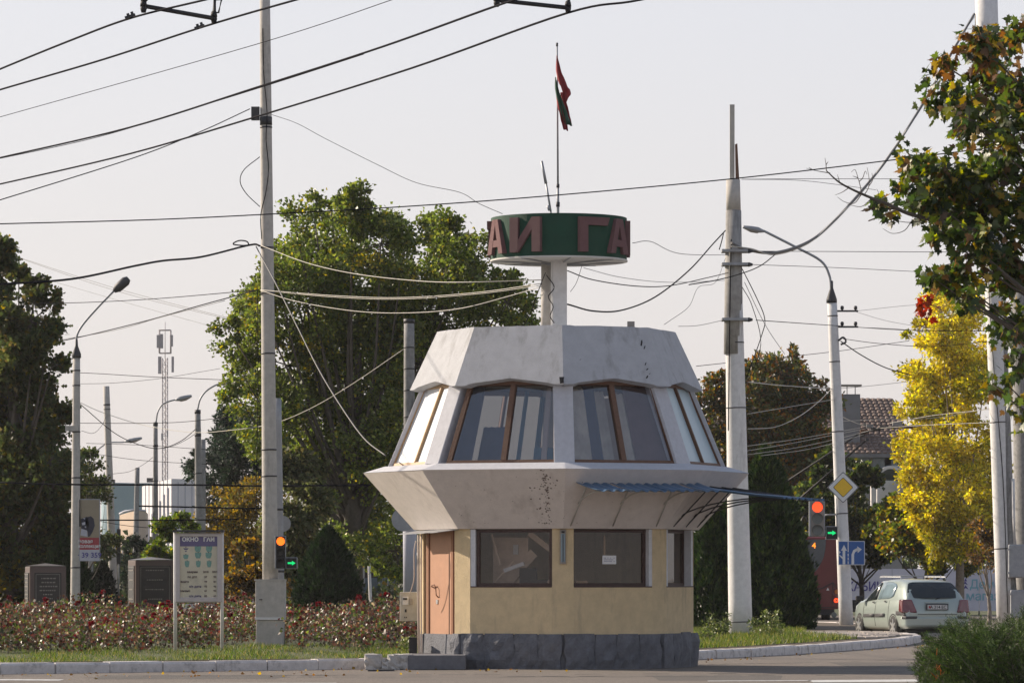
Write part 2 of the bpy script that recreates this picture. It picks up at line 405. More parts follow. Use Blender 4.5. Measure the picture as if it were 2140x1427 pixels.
# tar-filled cracks
for (a, c_, Y) in ((1440, 1990, 69.0 + 3.2), (980, 1500, 64.6), (300, 700, 65.2), (1500, 1950, 66.4)):
    b = MB(); pts = [(PX(a + (c_ - a) * i / 30, Y), Y + .12 * math.sin(i * .9) + rnd.uniform(-.06, .06) + i * .01) for i in range(31)]
    for p, q in zip(pts[:-1], pts[1:]): b.poly([(p[0], p[1] - .04, .003), (q[0], q[1] - .04, .003), (q[0], q[1] + .05, .003), (p[0], p[1] + .05, .003)])
    tag(b.build('road_crack', m_blk), kind='structure')

for (xa, xb, ya, yb) in ((-6.2, -3.4, 63.2, 66.1), (2.2, 4.0, 62.4, 65.6), (5.6, 9.0, 71.5, 76.0)):
    b = MB(); q = [(xa, ya), (xb, ya + .2), (xb + .1, yb), (xa - .1, yb - .3)]; b.poly([(x + rnd.uniform(-.1, .1), y, .0015) for x, y in q]); tag(b.build('asphalt_patch', m_asph2), kind='structure')
for k_, (x0, Y0, x1, Y1) in enumerate(((-9, 63.9, 12, 67.5), (-9, 65.2, 12, 69.0), (2, 73.2, 11, 84))):
    b = MB(); N_ = 40
    for i in range(N_):
        if rnd.random() < .35: continue
        f0, f1 = i / N_, (i + .8) / N_; w_ = rnd.uniform(.03, .12); y0_ = Y0 + (Y1 - Y0) * f0 ** 1.4; y1_ = Y0 + (Y1 - Y0) * f1 ** 1.4
        b.poly([(x0 + (x1 - x0) * f0, y0_ - w_, .0025), (x0 + (x1 - x0) * f1, y1_ - w_, .0025), (x0 + (x1 - x0) * f1, y1_ + w_, .0025), (x0 + (x1 - x0) * f0, y0_ + w_, .0025)])
    tag(b.build('tyre_track', m_stainr), kind='structure')
# ---------------------------------------------------------------- the police post
CX, CY, PHI = 0.746, 72.2, 2.0
C0 = Vector((CX, CY, 0))
def pol(az, r, z): return Vector((CX + r * math.sin(R(az)), CY - r * math.cos(R(az)), z))
T225 = math.tan(R(22.5))
FAZ = {k: PHI + 22.5 + 45 * k for k in range(-4, 4)}
def frame(k, a0, z0, a1=None, z1=None):
    th = R(FAZ[k]); N0 = Vector((math.sin(th), -math.cos(th), 0)); T = Vector((math.cos(th), math.sin(th), 0))
    O = C0 + N0 * a0 + Vector((0, 0, z0))
    if a1 is None: return (O, T, Vector((0, 0, 1)), N0), None
    U = (C0 + N0 * a1 + Vector((0, 0, z1)) - O); L = U.length; U.normalize()
    return (O, T, U, T.cross(U).normalized()), L
# note: T x U points outward
def ring(a, d, z):
    out = []
    for k in range(-4, 4):
        th = R(FAZ[k]); N0 = Vector((math.sin(th), -math.cos(th), 0)); T = Vector((math.cos(th), math.sin(th), 0)); h = a * T225 - d
        for s_ in (-1, 1): out.append(C0 + N0 * a + T * (s_ * h) + Vector((0, 0, z)))
    return out
def ring8(a, z, jit=0): return [pol(PHI + 45 * k, a / math.cos(R(22.5)) + rnd.uniform(-jit, jit), z + rnd.uniform(-jit, jit)) for k in range(8)]
AW, DW = 2.18, 0.19
post = empty('police_post', (CX, CY, 0), 'grey and yellow octagonal traffic police post with flared glazed upper storey', 'kiosk')
# floor slab + plinth core + stones
b = MB(); b.prism(ring(AW + .02, DW, 0.0), ring(AW + .0, DW, .56)); pc = b.build('plinth', m_plinth, post)
def stones(k, t0, t1, m, a=AW + .03):
    F, _ = frame(k, a, 0.0); t = t0
    while t < t1 - .05:
        w = min(rnd.uniform(.34, .56), t1 - t)
        if t1 - t - w < .15: w = t1 - t
        g = .014; h = .575 + rnd.uniform(-.015, .01); O, T, U, N = F
        nx, nz = 4, 4; V = []
        for j in range(nz + 1):
            for i in range(nx + 1):
                tt = t + g + (w - 2 * g) * i / nx; uu = .005 + h * j / nz
                edge = (i in (0, nx)) or (j in (0, nz))
                if 0 < j < nz and i in (0, nx): tt += rnd.uniform(-.03, .03)
                V.append(O + T * tt + U * uu + N * (rnd.uniform(-.02, .0) if edge else rnd.uniform(.01, .065)))
        nb = len(V); 
        fs = [(j * (nx + 1) + i, j * (nx + 1) + i + 1, (j + 1) * (nx + 1) + i + 1, (j + 1) * (nx + 1) + i) for j in range(nz) for i in range(nx)]
        b = MB(); b._add(V, fs)
        # top and side skirts
        top = [V[nz * (nx + 1) + i] for i in range(nx + 1)]
        for i in range(nx): b.poly([top[i], top[i + 1], top[i + 1] - N * .08, top[i] - N * .08])
        for i_, fl in ((0, True), (nx, False)):
            cl = [V[j * (nx + 1) + i_] for j in range(nz + 1)]
            for j in range(nz): b.poly([cl[j], cl[j] - N * .08, cl[j + 1] - N * .08, cl[j + 1]], flip=fl)
        b.build('stone', m, pc)
        t += w
H = AW * T225
stones(-1, -H + .02, H - .02, m_plinth); stones(0, -H + .02, H - .02, m_plinth); stones(1, -H + .02, H, m_plinth)
stones(-2, .64, H + .02, m_plinth)
# lower wall ring
def ringwall(a, d, z0, z1, th, skip=()):
    b = MB(); o0, o1 = ring(a, d, z0), ring(a, d, z1); i0, i1 = ring(a - th, d * .8, z0), ring(a - th, d * .8, z1)
    n = 16
    for j in range(n):
        if j in skip: continue
        q = (j + 1) % n
        b.hexa([o0[j], o0[q], i0[q], i0[j], o1[j], o1[q], i1[q], i1[j]])
    return b
# facet k index in ring: faces 2*(k+4); chamfers 2*(k+4)+1
door_face = 2 * (-2 + 4)
ringwall(AW, DW, .56, 1.335, .16, skip=(door_face,)).build('wall', m_yellow, post)
b = MB()
o0, o1, i0, i1 = ring(AW, DW, 1.335), ring(AW, DW, 2.285), ring(AW - .22, DW * .75, 1.335), ring(AW - .22, DW * .75, 2.285)
for j in range(16):
    q = (j + 1) % 16
    kf = j // 2 - 4
    if j % 2 == 1:
        pb = MB(); pb.hexa([o0[j], o0[q], i0[q], i0[j], o1[j], o1[q], i1[q], i1[j]]); pb.build('pillar', m_yellow, post)
    elif kf in (-4, -3, 2, 3): b.hexa([o0[j], o0[q], i0[q], i0[j], o1[j], o1[q], i1[q], i1[j]])
b.build('rear_wall', m_yellow, post)
# interior floor and back things
b = MB(); b.prism(ring8(AW - .25, .5), ring8(AW - .25, .60)); b.build('lower_floor', m_interd, post)
# lower windows
def lower_window(k, t0, t1, z0, z1, depth, rev_left, rev_right, sign=False):
    F, _ = frame(k, AW, 0.0)
    b = MB(); w = .055
    n0, n1 = -depth - .05, -depth
    b.fbar(F, t0 + w / 2, z0, t0 + w / 2, z1, w, n0, n1); b.fbar(F, t1 - w / 2, z0, t1 - w / 2, z1, w, n0, n1)
    b.fbar(F, t0 + w, z0 + w / 2 + .01, t1 - w, z0 + w / 2 + .01, w, n0, n1); b.fbar(F, t0 + w, z1 - w / 2, t1 - w, z1 - w / 2, w, n0, n1)
    fr = b.build('window', m_woodd, post)
    g = MB(); O, T, U, N = F; n = -depth - .03
    g.poly([O + T * (t0 + w) + U * (z0 + w) + N * n, O + T * (t1 - w) + U * (z0 + w) + N * n, O + T * (t1 - w) + U * (z1 - w) + N * n, O + T * (t0 + w) + U * (z1 - w) + N * n])
    g.build('pane', m_glassd, fr)
    rv = MB(); hh = AW * T225 - DW
    if rev_left: rv.fbox(F, (t0 - hh) / 2 - .001, (z0 + z1) / 2, -depth / 2 - .01, max(.012, t0 + hh), z1 - z0, depth)
    if rev_right: rv.fbox(F, (t1 + hh) / 2 + .001, (z0 + z1) / 2, -depth / 2 - .01, max(.012, hh - t1), z1 - z0, depth)
    lg = MB(); lg.fbox(F, 0, z0 + .004, -depth / 2 - .004, 2 * hh - .02, .018, depth + .02); lg.build('window_ledge', m_woodd, fr)
    rv.build('reveal', m_reveal, fr)
    return F
HH = AW * T225 - DW
lower_window(-1, -HH + .09, HH - .012, 1.335, 2.28, .05, True, False)
lower_window(0, -HH + .012, HH - .06, 1.335, 2.28, .13, False, True)
lower_window(1, -HH + .1, HH - .1, 1.335, 2.28, .13, True, True)
# interior furnishings of the lower room, seen dimly through the panes
b = MB(); F, _ = frame(-1, AW, 0.0)
b.fbox(F, -.28, 1.75, -.75, .62, .8, .03); b.build('wall_board', m_tan, post)
b = MB(); F, _ = frame(-1, AW, 0.0)
b.fbar(F, .1, 2.22, .75, 1.75, .09, -.62, -.57); b.fbar(F, -.45, 1.4, -.1, 1.75, .02, -.40, -.38); b.fbar(F, -.5, 2.2, -.35, 1.7, .03, -.45, -.43)
b.fbar(F, -.30, 1.42, .15, 1.9, .16, -.70, -.67); b.fbar(F, .55, 1.38, .72, 1.62, .12, -.35, -.33); b.build('plank', m_tan, post)
b = MB(); b.fbar(F, -.25, 1.60, .1, 1.72, .06, -.36, -.33); b.fbox(F, -.18, 1.95, -.71, .09, .16, .01); b.build('papers', m_reveal, post)
b = MB(); b.fbox(F, .45, 1.40, -.45, .5, .12, .1); b.fbox(F, .12, 1.5, -.5, .3, .3, .05); b.build('desk', m_interd, post)
F, _ = frame(0, AW, 0.0)
b = MB(); b.fbox(F, .08, 1.95, -.5, .03, .45, .02); b.fbox(F, -.35, 1.40, -.5, .2, .08, .1); b.build('shelf_edge', m_woodl, post)
b = MB(); b.fbox(F, .0, 1.78, -.149, .25, .14, .004); nt = b.build('paper_notice', m_white, post)
b = MB()
for i in range(3):
    for j in range(9):
        if rnd.random() < .85: b.fbox(F, -.09 + j * .022, 1.81 - i * .028, -.1455, .016, .009, .001)
tag(b.build('printed_lines', m_ink, nt), kind='stuff')
F, _ = frame(1, AW, 0.0)
b = MB(); b.fbox(F, -.32, 1.80, -.5, .36, .9, .02); b.build('light_blind', m_curt, post)
# door
F, _ = frame(-2, AW, 0.0)
b = MB(); b.fbox(F, -.62, 1.42, -.03, .12, 1.73, .08); b.build('door_jamb', m_yellow, post)
b = MB(); b.fbox(F, -.62, .3, -.02, .13, .5, .08); b.build('jamb_base', m_plinth, post)
b = MB(); b.fbox(F, .09, 1.26, -.055, 1.22, 2.04, .05); door = b.build('door', m_door, post, bevel=.006)
b = MB()
for t in (-.48, -.43, -.38, .52, .57, .62): b.fbox(F, t, 1.26, -.026, .018, 2.02, .014)
b.fbox(F, .07, .36, -.02, 1.2, .03, .02); b.fbox(F, .07, .27, -.02, 1.2, .03, .02)
b.build('trim_strip', m_doorln, door)
b = MB()
for t in (-.455, -.405, .545, .595): b.fbox(F, t, 1.26, -.02, .028, 2.02, .026)
b.build('steel_bead', m_door, door)
b = MB(); O, T, U, N = F
hp = [(-.24, 1.33, -.035), (-.24, 1.34, .0), (-.20, 1.36, .01), (-.10, 1.37, .01), (-.04, 1.32, .01), (-.02, 1.20, .01), (-.03, 1.16, -.035)]
b.tube([O + T * t + U * u + N * n for t, u, n in hp], .010, 6); b.build('handle', m_doorln, door)
b = MB(); b.fbox(F, -.06, 1.09, -.025, .07, .07, .015); b.build('lock', m_chrome, door)
b = MB()
O, T, U, N = F
pts = [(-.80, 2.20, .30), (.0, 2.22, .36), (.80, 2.25, .30)]
aw = MB()
xs = [-.78, -.5, -.2, .1, .4, .62, .80]
V0 = [O + T * x + U * (2.275 + rnd.uniform(0, .012)) + N * -.05 for x in xs]; V1 = [O + T * x + U * (2.215 + rnd.uniform(-.012, .012)) + N * (.36 + rnd.uniform(-.02, .02)) for x in xs]
n_ = len(xs)
for i in range(n_ - 1): aw.hexa([V0[i], V0[i + 1], V1[i + 1], V1[i], V0[i] + U * .008, V0[i + 1] + U * .008, V1[i + 1] + U * .008, V1[i] + U * .008])
aw.build('door_awning', m_metal, post)
# lamp on the central pillar
th = R(PHI); Nn = Vector((math.sin(th), -math.cos(th), 0)); Tt = Vector((math.cos(th), math.sin(th), 0)); aC = AW / math.cos(R(22.5)) - DW * math.sin(R(22.5))
aC = (ring(AW, DW, 0)[7] - C0).dot(Nn)
Fp = (C0 + Nn * aC, Tt, Vector((0, 0, 1)), Nn)
b = MB(); b.fbox(Fp, .0, 1.99, .02, .10, .56, .045); fl = b.build('wall_lamp', m_inter, post, bevel=.01)
b = MB(); b.fbox(Fp, .0, 1.97, .048, .065, .46, .02); b.build('lamp_tube', m_carglb, fl, bevel=.006)
b = MB(); b.fbox(Fp, .0, 1.97, .061, .012, .44, .008); b.fbox(Fp, 0, 2.23, .055, .05, .03, .01); b.build('lamp_bar', m_blk, fl)
# flared storey
b = MB(); AF = 3.22 * math.cos(R(22.5))
b.prism(ring8(AW + .03, 2.285), ring8(AF, 3.215)); b.prism(ring8(AF, 3.215), ring8(AF + .012, 3.235, .004), cap0=False)
fla = b.build('flare', m_flare, post)
b = MB(); b.prism(ring8(AF + .022, 3.235, .003), ring8(2.66, 3.345, .0)); b.build('sill', m_pillar, post)
b = MB()
for j in range(170):   # blistered and flaked render near the front arris
    if j < 110: az = rnd.gauss(-4.2, .8 + 1.2 * (j % 3 == 0)); u = rnd.random() ** .8
    else: az = rnd.uniform(-40, 25); u = rnd.random()
    k = int(math.floor((az - PHI) / 45)); thf = FAZ[k]; r0 = (AW + .03) + (AF - AW - .03) * u; zz = 2.285 + .93 * u
    rr = r0 / math.cos(R(az - thf)); s_ = rnd.uniform(.005, .022) * (1 if j < 110 else .45)
    cc = pol(az, rr + .004, zz); N_ = Vector((math.sin(R(thf)), -math.cos(R(thf)), 0)); T_ = Vector((math.cos(R(thf)), math.sin(R(thf)), 0))
    U_ = (N_ * (AF - AW - .03) + Vector((0, 0, .93))).normalized()
    a_ = rnd.random() * 6; ptz = []
    for q in range(6):
        w_ = s_ * rnd.uniform(.5, 1.2); ptz.append(cc + T_ * w_ * math.cos(a_ + q * 1.05) + U_ * w_ * math.sin(a_ + q * 1.05))
    b.poly(ptz)
tag(b.build('flaked_spots', m_flake, fla), kind='stuff')
# upper glazing
A0, Z0, A1, Z1 = 2.66, 3.34, 2.10, 4.78
def up_t(u, L, dl): a = A0 + (A1 - A0) * u / L; return a * T225 - dl
upF = {}
for k in range(-4, 4):
    F, L = frame(k, A0, Z0, A1, Z1); upF[k] = (F, L)
# pillars between windows
for k in range(-4, 4):
    azv = PHI + 45 * k
    r0 = A0 / math.cos(R(22.5)); r1 = A1 / math.cos(R(22.5)); hw = .17
    th = R(azv if k != -1 else azv - 4); N_ = Vector((math.sin(th), -math.cos(th), 0)); T_ = Vector((math.cos(th), math.sin(th), 0))
    q0 = C0 + N_ * (r0 - .055) + Vector((0, 0, Z0)); q1 = C0 + N_ * (r1 - .045) + Vector((0, 0, Z1))
    b = MB(); b.hexa([q0 - T_ * hw, q0 + T_ * hw, q0 + T_ * hw * .8 - N_ * .22, q0 - T_ * hw * .8 - N_ * .22, q1 - T_ * hw * .95, q1 + T_ * hw * .95, q1 + T_ * hw * .8 - N_ * .22, q1 - T_ * hw * .8 - N_ * .22])
    b.build('upper_pillar', m_pillar, post, bevel=.012)
for k in range(-4, 4):
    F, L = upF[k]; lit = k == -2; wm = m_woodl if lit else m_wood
    hb, ht = up_t(0, L, .165), up_t(L, L, .15)
    b = MB(); w = .075; n0, n1 = -.13, -.05
    b.fbar(F, -hb, -.02, -ht, L, w, n0, n1); b.fbar(F, hb, -.02, ht, L, w, n0, n1)
    b.fbar(F, -hb + w / 2, .04, hb - w / 2, .04, w, n0, n1); b.fbar(F, -ht + w / 2, L - .10, ht - w / 2, L - .10, w, n0, n1)
    mt = {-1: .02, 0: .0}.get(k, 0)
    b.fbar(F, mt, .07, mt * .8, L - .13, .085 if k in (-1, 0) else .045, n0 - .01, n1 + .012)
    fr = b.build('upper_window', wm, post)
    gm = {-2: m_blind, 1: m_blind2, -1: m_glass, 0: m_glass}.get(k, m_glassr)
    for s_ in (-1, 1):
        g = MB(); O, T, U, N = F; n = -.085
        e0, e1 = s_ * (hb - .03), s_ * (ht - .03); q = [(mt + s_ * .035, .06), (e0, .06), (e1, L - .12), (mt + s_ * .035, L - .12)]
        g.poly([O + T * t + U * u + N * n for t, u in q], flip=(s_ < 0)); g.build('pane', gm, fr)
# upper floor, ceiling, interior
b = MB(); b.prism(ring8(2.62, 3.25), ring8(2.60, 3.33)); b.build('upper_floor', m_interd, post)
b = MB(); b.prism(ring8(2.02, 4.75), ring8(2.0, 4.80)); b.build('ceiling', m_inter, post)
def inpanel(k, t0, t1, u0, u1, n, m, name, folds=5):
    F, L = upF[k]; O, T, U, N = F; b = MB(); V = []
    for j in range(folds * 2 + 1):
        for u in (u0, u1):
            t = t0 + (t1 - t0) * j / (folds * 2); t *= (1 - .2 * u / L)
            V.append(O + T * t + U * (u * L) + N * (n + (.02 if j % 2 else -.02)))
    fs = [(2 * j, 2 * j + 2, 2 * j + 3, 2 * j + 1) for j in range(folds * 2)]
    b._add(V, fs, True); return b.build(name, m, post)
inpanel(-1, .60, .70, .02, .93, -.22, m_curt, 'curtain', 2)
inpanel(-1, .28, .38, .02, .95, -.70, m_teal, 'inner_post', 1)
inpanel(-1, .45, .98, .0, .24, -.26, m_teal, 'blanket', 3)
inpanel(-1, .05, .13, .02, .95, -.5, m_teal, 'inner_post', 1)
inpanel(-1, -1.0, -.62, .02, .98, -.24, m_navy, 'curtain', 5)
inpanel(-1, -.64, -.2, .02, .55, -.5, m_navy, 'curtain', 4)
inpanel(0, -.95, -.48, .02, .90, -.22, m_net, 'net_curtain', 5)
inpanel(0, -.26, -.03, .02, .90, -.30, m_net, 'net_curtain', 3)
inpanel(0, .07, .36, .02, .88, -.30, m_net, 'net_curtain', 3)
inpanel(0, .34, 1.0, .0, .99, -.26, m_curtb, 'curtain', 7)
inpanel(0, -.50, -.26, .0, .95, -.24, m_navy, 'inner_post', 1)
inpanel(3, -.9, -.1, .02, .9, -.2, m_curt, 'curtain', 8)
inpanel(2, -.9, .9, .02, .9, -.2, m_curt, 'curtain', 12)
# roof band
AT, AB, ZT, ZB = 2.0 * math.cos(R(22.5)), 2.46 * math.cos(R(22.5)), 5.60, 4.62
b = MB(); cols = []
prof = [0, .0, .04, .105, .12, .105, .03, .0, 0]; tv = [-1, -.82, -.7, -.15, 0, .15, .7, .82, 1]
NT = 9; vv = []
vidx = {}
for k in range(-4, 4):
    F, L = frame(k, AB, ZB, AT, ZT); O, T, U, N = F
    top, mid, bot, ibot, itop = [], [], [], [], []
    hb, ht = AB * T225, AT * T225
    for t, dz in zip(tv, prof):
        j = 0 if abs(t) == 1 else rnd.uniform(-.008, .008)
        top.append(O + T * (t * ht) + U * (L + j)); bot.append(O + T * (t * (hb - (hb - ht) * dz)) + U * (dz + j * .6))
        ibot.append(O + T * (t * (hb - .06) * .985) + U * (dz + .02) - N * .14); itop.append(O + T * (t * ht * .93) + U * (L - .02) - N * .13)
    for i in range(len(tv) - 1):
        b.poly([bot[i], bot[i + 1], top[i + 1], top[i]]); b.poly([ibot[i + 1], ibot[i], itop[i], itop[i + 1]])
        b.poly([bot[i + 1], bot[i], ibot[i], ibot[i + 1]]); b.poly([top[i], top[i + 1], itop[i + 1], itop[i]])
roof = b.build('roof_band', m_roof, post)
b = MB(); F, L = frame(0, AB, ZB, AT, ZT); O, T, U, N = F
for (t, u, w, h) in ((.62, .78, .03, .10), (.66, .70, .02, .06), (.62, .40, .018, .05), (.63, .30, .03, .03), (.60, .16, .03, .05), (.66, .22, .015, .02), (-.55, .45, .012, .02), (.1, .2, .01, .01)):
    q = [O + T * (t + w * x + .03 * y) + U * (u + h * y) + N * .004 for x, y in ((-.5, -.5), (.4, -.6), (.6, .1), (.2, .6), (-.4, .4))]; b.poly(q)
tag(b.build('dark_marks', m_interd, roof), kind='stuff')
b = MB(); b.prism(ring8(AT - .06, 5.47), ring8(AT - .06, 5.53)); b.build('roof_deck', m_metal, post)
b = MB(); b.box(pol(52, 1.55, 5.62), (.12, .12, .2)); b.build('vent_stub', m_inter, post)
b = MB(); b.box(pol(PHI - .8, 2.50, 4.68), (.07, .07, .08), 0, .015); b.build('lug', m_blk, post)
# two columns + sign drum
SX = PX(1168, CY - .0) ; SC0 = Vector((SX, CY, 0))
b = MB(); xw = PX(1170, 71.9); b.box((xw, 71.9, 6.15), (.235, .22, 1.3)); b.build('sign_column', m_concw, post)
b = MB(); b.box((xw - .135, 71.97, 6.15), (.03, .12, 1.3)); b.build('column_flange', m_white, post)
b = MB(); b.lathe([(.11, 5.5), (.105, 6.8)], (PX(1144, 72.35), 72.35, 0), 16); b.build('round_column', m_conc, post)
drum = empty('sign_drum', (SX, CY, 6.77), 'green drum sign with maroon letters standing above the police post roof', 'sign')
RS, ZS0, ZS1 = 1.14, 6.78, 7.50
b = MB(); n = 64
ro = [(RS * math.cos(2 * math.pi * i / n), RS * math.sin(2 * math.pi * i / n)) for i in range(n)]
def rg(r, z): return [SC0 + Vector((x / RS * r, y / RS * r, z)) for x, y in ro]
b.prism(rg(RS, ZS0), rg(RS, ZS1), False, False, True); b.prism(rg(RS, ZS1), rg(RS - .03, ZS1), False, False); b.prism(rg(RS - .03, ZS1), rg(RS - .03, ZS0 + .02), False, False, True)
b.build('drum', m_green, drum)
b = MB(); b.prism(rg(RS - .012, ZS0 + .01), rg(RS - .012, ZS0 + .03)); un = b.build('drum_base', m_under, drum)
b = MB()
for a in range(0, 360, 45): b.tube([SC0 + Vector((.12 * math.cos(R(a + 10)), .12 * math.sin(R(a + 10)), ZS0 - .05)), SC0 + Vector((1.1 * math.cos(R(a + 10)), 1.1 * math.sin(R(a + 10)), ZS0 - .0))], .014, 4)
b.build('spoke', m_metal, drum)
b = MB(); b.prism(rg(RS + .012, ZS0 - .005), rg(RS + .012, ZS0 + .02), True, True); b.build('rim', m_under, drum)
LW, LH, LS = .57, .575, .155
def letter_polys(ch):
    w, h, s = LW / 2, LH, LS
    if ch == 'Г': return [[(-w, 0), (-w + s, 0), (-w + s, h), (-w, h)], [(-w + s, h - s * .85), (w - .04, h - s * .85), (w - .0, h), (-w + s, h)]]
    if ch == 'И': return [[(-w, 0), (-w + s, 0), (-w + s, h), (-w, h)], [(w - s, 0), (w, 0), (w, h), (w - s, h)], [(-w + s, 0), (w - s, h - s * 1.3), (w - s, h), (-w + s, s * 1.3)]]
    if ch == 'А':
        t = .10
        return [[(-w, 0), (-w + s, 0), (-.0, h - .10), (0, h), (-t, h)], [(w - s, 0), (w, 0), (t, h), (0, h), (0, h - .10)], [(-w * .52, h * .20), (w * .52, h * .20), (w * .36, h * .40), (-w * .36, h * .40)]]
def letter(ch, az):
    th = R(az); N_ = Vector((math.sin(th), -math.cos(th), 0)); T_ = Vector((math.cos(th), math.sin(th), 0)); b = MB()
    O = SC0 + N_ * (RS + .0) + Vector((0, 0, ZS0 + .085))
    for i, pl in enumerate(letter_polys(ch)):
        e_ = .002 * i
        r0 = [O + T_ * x + Vector((0, 0, z)) - N_ * .03 for x, z in pl]; r1 = [O + T_ * x + Vector((0, 0, z)) + N_ * (.055 - e_) for x, z in pl]
        b.prism(r0, r1)
    b.build('letter', m_letter, drum)
for ch, az in (('Г', -93), ('А', -64), ('И', -29), ('Г', 29.5), ('А', 57.5), ('И', 89)): letter(ch, az)
# flagpole, flag, antenna
fx = PX(1166, 72.0)
fp = empty('flagpole', (fx, 72.0, ZS0 + .1), 'thin grey flagpole rising from the green drum sign', 'flagpole')
b = MB(); b.tube([(fx, 72, ZS0 + .03), (fx, 72, 7.75), (fx, 72, 8.05)], [.024, .024, .018], 8); b.tube([(fx, 72, 8.02), (fx - .015, 72, 10.4)], [.017, .013], 8); b.build('pole', m_metal, fp)
b = MB(); b.tube([(fx, 72, 7.68), (fx, 72, 7.76)], .032, 8); b.tube([(fx, 72, 8.0), (fx, 72, 8.06)], .026, 8); b.tube([(fx - .015, 72, 10.36), (fx - .015, 72, 10.42)], .018, 8); b.build('collar', m_dmetal, fp)
flag = empty('flag', (fx, 72, 8.9), 'furled red and green flag hanging limp from the flagpole', 'flag')
def flagstrip(path, wid, dep, m, name):
    b = MB(); V = []; pts = spline([P(x, y, 71.93) for x, y in path], 5); n = len(pts)
    for i, p in enumerate(pts):
        f = i / (n - 1); w = np.interp(f, [q[0] for q in wid], [q[1] for q in wid])
        for j in range(5):
            s_ = j / 4 - .5
            V.append(p + Vector((w * s_, dep + .045 * math.sin(j * 2.3 + i * .35) * (.4 + f), .012 * math.sin(i * 1.3 + j))))
    fs = [(i * 5 + j, i * 5 + j + 1, (i + 1) * 5 + j + 1, (i + 1) * 5 + j) for i in range(n - 1) for j in range(4)]
    b._add(V, fs, True); o = b.build(name, m, flag)
    md = o.modifiers.new('thickness', 'SOLIDIFY'); md.thickness = .006
flagstrip([(1164, 118), (1168, 150), (1178, 180), (1184, 195), (1177, 215), (1172, 235)], [(0, .02), (.25, .10), (.6, .14), (.8, .1), (1, .05)], -.02, m_red, 'red_fold')
flagstrip([(1161, 165), (1164, 190), (1171, 215), (1181, 245), (1189, 264)], [(0, .02), (.3, .06), (.7, .10), (1, .11)], -.13, m_fgreen, 'green_stripe')
flagstrip([(1164, 180), (1167, 205), (1173, 235), (1179, 260), (1183, 274)], [(0, .03), (.3, .07), (.8, .09), (1, .07)], -.09, m_red, 'red_fold')
flagstrip([(1174, 195), (1180, 215), (1186, 240), (1192, 262)], [(0, .06), (.5, .07), (1, .05)], -.03, m_red, 'red_fold')
b = MB(); b.tube([P(1151, 442, 71.6), P(1141, 382, 71.6)], [.020, .018], 6); b.tube([P(1141, 384, 71.6), P(1132, 337, 71.6)], [.028, .022], 6)
b.tube([P(1149, 440, 71.6), P(1145, 430, 71.6)], .03, 6); b.tube([P(1151, 441, 71.6), Vector((P(1151, 441, 71.6).x, 71.6, 6.85))], .016, 6)
tag(b.build('antenna', m_metal), 'short tilted whip antenna left of the flagpole on the sign', 'antenna')
# canopy
can = empty('canopy', (CX + 2.5, CY - 2, 2.9), 'blue corrugated metal canopy over the right side of the police post', 'canopy')
def corr(k, t0, t1, n0, n1, z0, z1, nm, ph=0.0, t0b=None):
    F, _ = frame(k, AW, 0.0); O, T, U, N = F; V = []; m = max(6, int((t1 - t0) / .04)); D = 8
    if t0b is None: t0b = t0
    for i in range(m + 1):
        for j in range(D + 1):
            q = j / D; ts = t0 + (t0b - t0) * q
            V.append(O + T * (ts + (t1 - ts) * i / m) + N * (n0 + (n1 - n0) * q + (.02 * ((i // 4) % 2) if j == D else 0)) + U * (z0 + (z1 - z0) * q + (.015 if i % 4 in (0, 1) else -.015) - .03 * q * (1 - q) * 4 * .5))
    b = MB(); fs = [(i * (D + 1) + j, (i + 1) * (D + 1) + j, (i + 1) * (D + 1) + j + 1, i * (D + 1) + j + 1) for i in range(m) for j in range(D)]
    b._add(V, fs, False); o = b.build(nm, m_blue, can)
    md = o.modifiers.new('thickness', 'SOLIDIFY'); md.thickness = .006
    return o
for (a_, c_) in ((-.97, -.35), (-.36, .28), (.27, .9), (.89, 1.3)): corr(0, a_, c_, .56, 1.42, 3.02 + rnd.uniform(-.006, .006), 2.87 + rnd.uniform(-.008, .008), 'corrugated_sheet')
for (a_, c_) in ((-1.25, -.5), (-.51, .3), (.29, 1.1)): corr(1, a_, c_, .60, 2.15, 2.965 + rnd.uniform(-.006, .006), 2.78 + rnd.uniform(-.008, .008), 'corrugated_sheet')
def bracket(k, t, reach, zt):
    F, _ = frame(k, AW, 0.0); O, T, U, N = F
    b = MB(); p0 = O + T * t + U * 2.33 + N * .07; p1 = O + T * t + U * 2.98 + N * .70; b.tube([p0, p1], .012, 5)
    arc = [O + T * t + U * (2.33 + (zt - 2.33) * math.sin(a)) + N * (.07 + (reach - .07) * (1 - math.cos(a))) for a in [R(x) for x in range(0, 91, 10)]]
    b.tube(arc, .012, 5); b.tube([p1, arc[-1]], .012, 5)
    b.build('bracket', m_dmetal if k == 1 else m_box, can)
bracket(0, -.80, 1.2, 2.87); bracket(0, -.04, 1.2, 2.87); bracket(0, .75, 1.2, 2.87)
bracket(1, -.55, 1.9, 2.80); bracket(1, .1, 1.9, 2.80); bracket(1, .7, 1.9, 2.80)
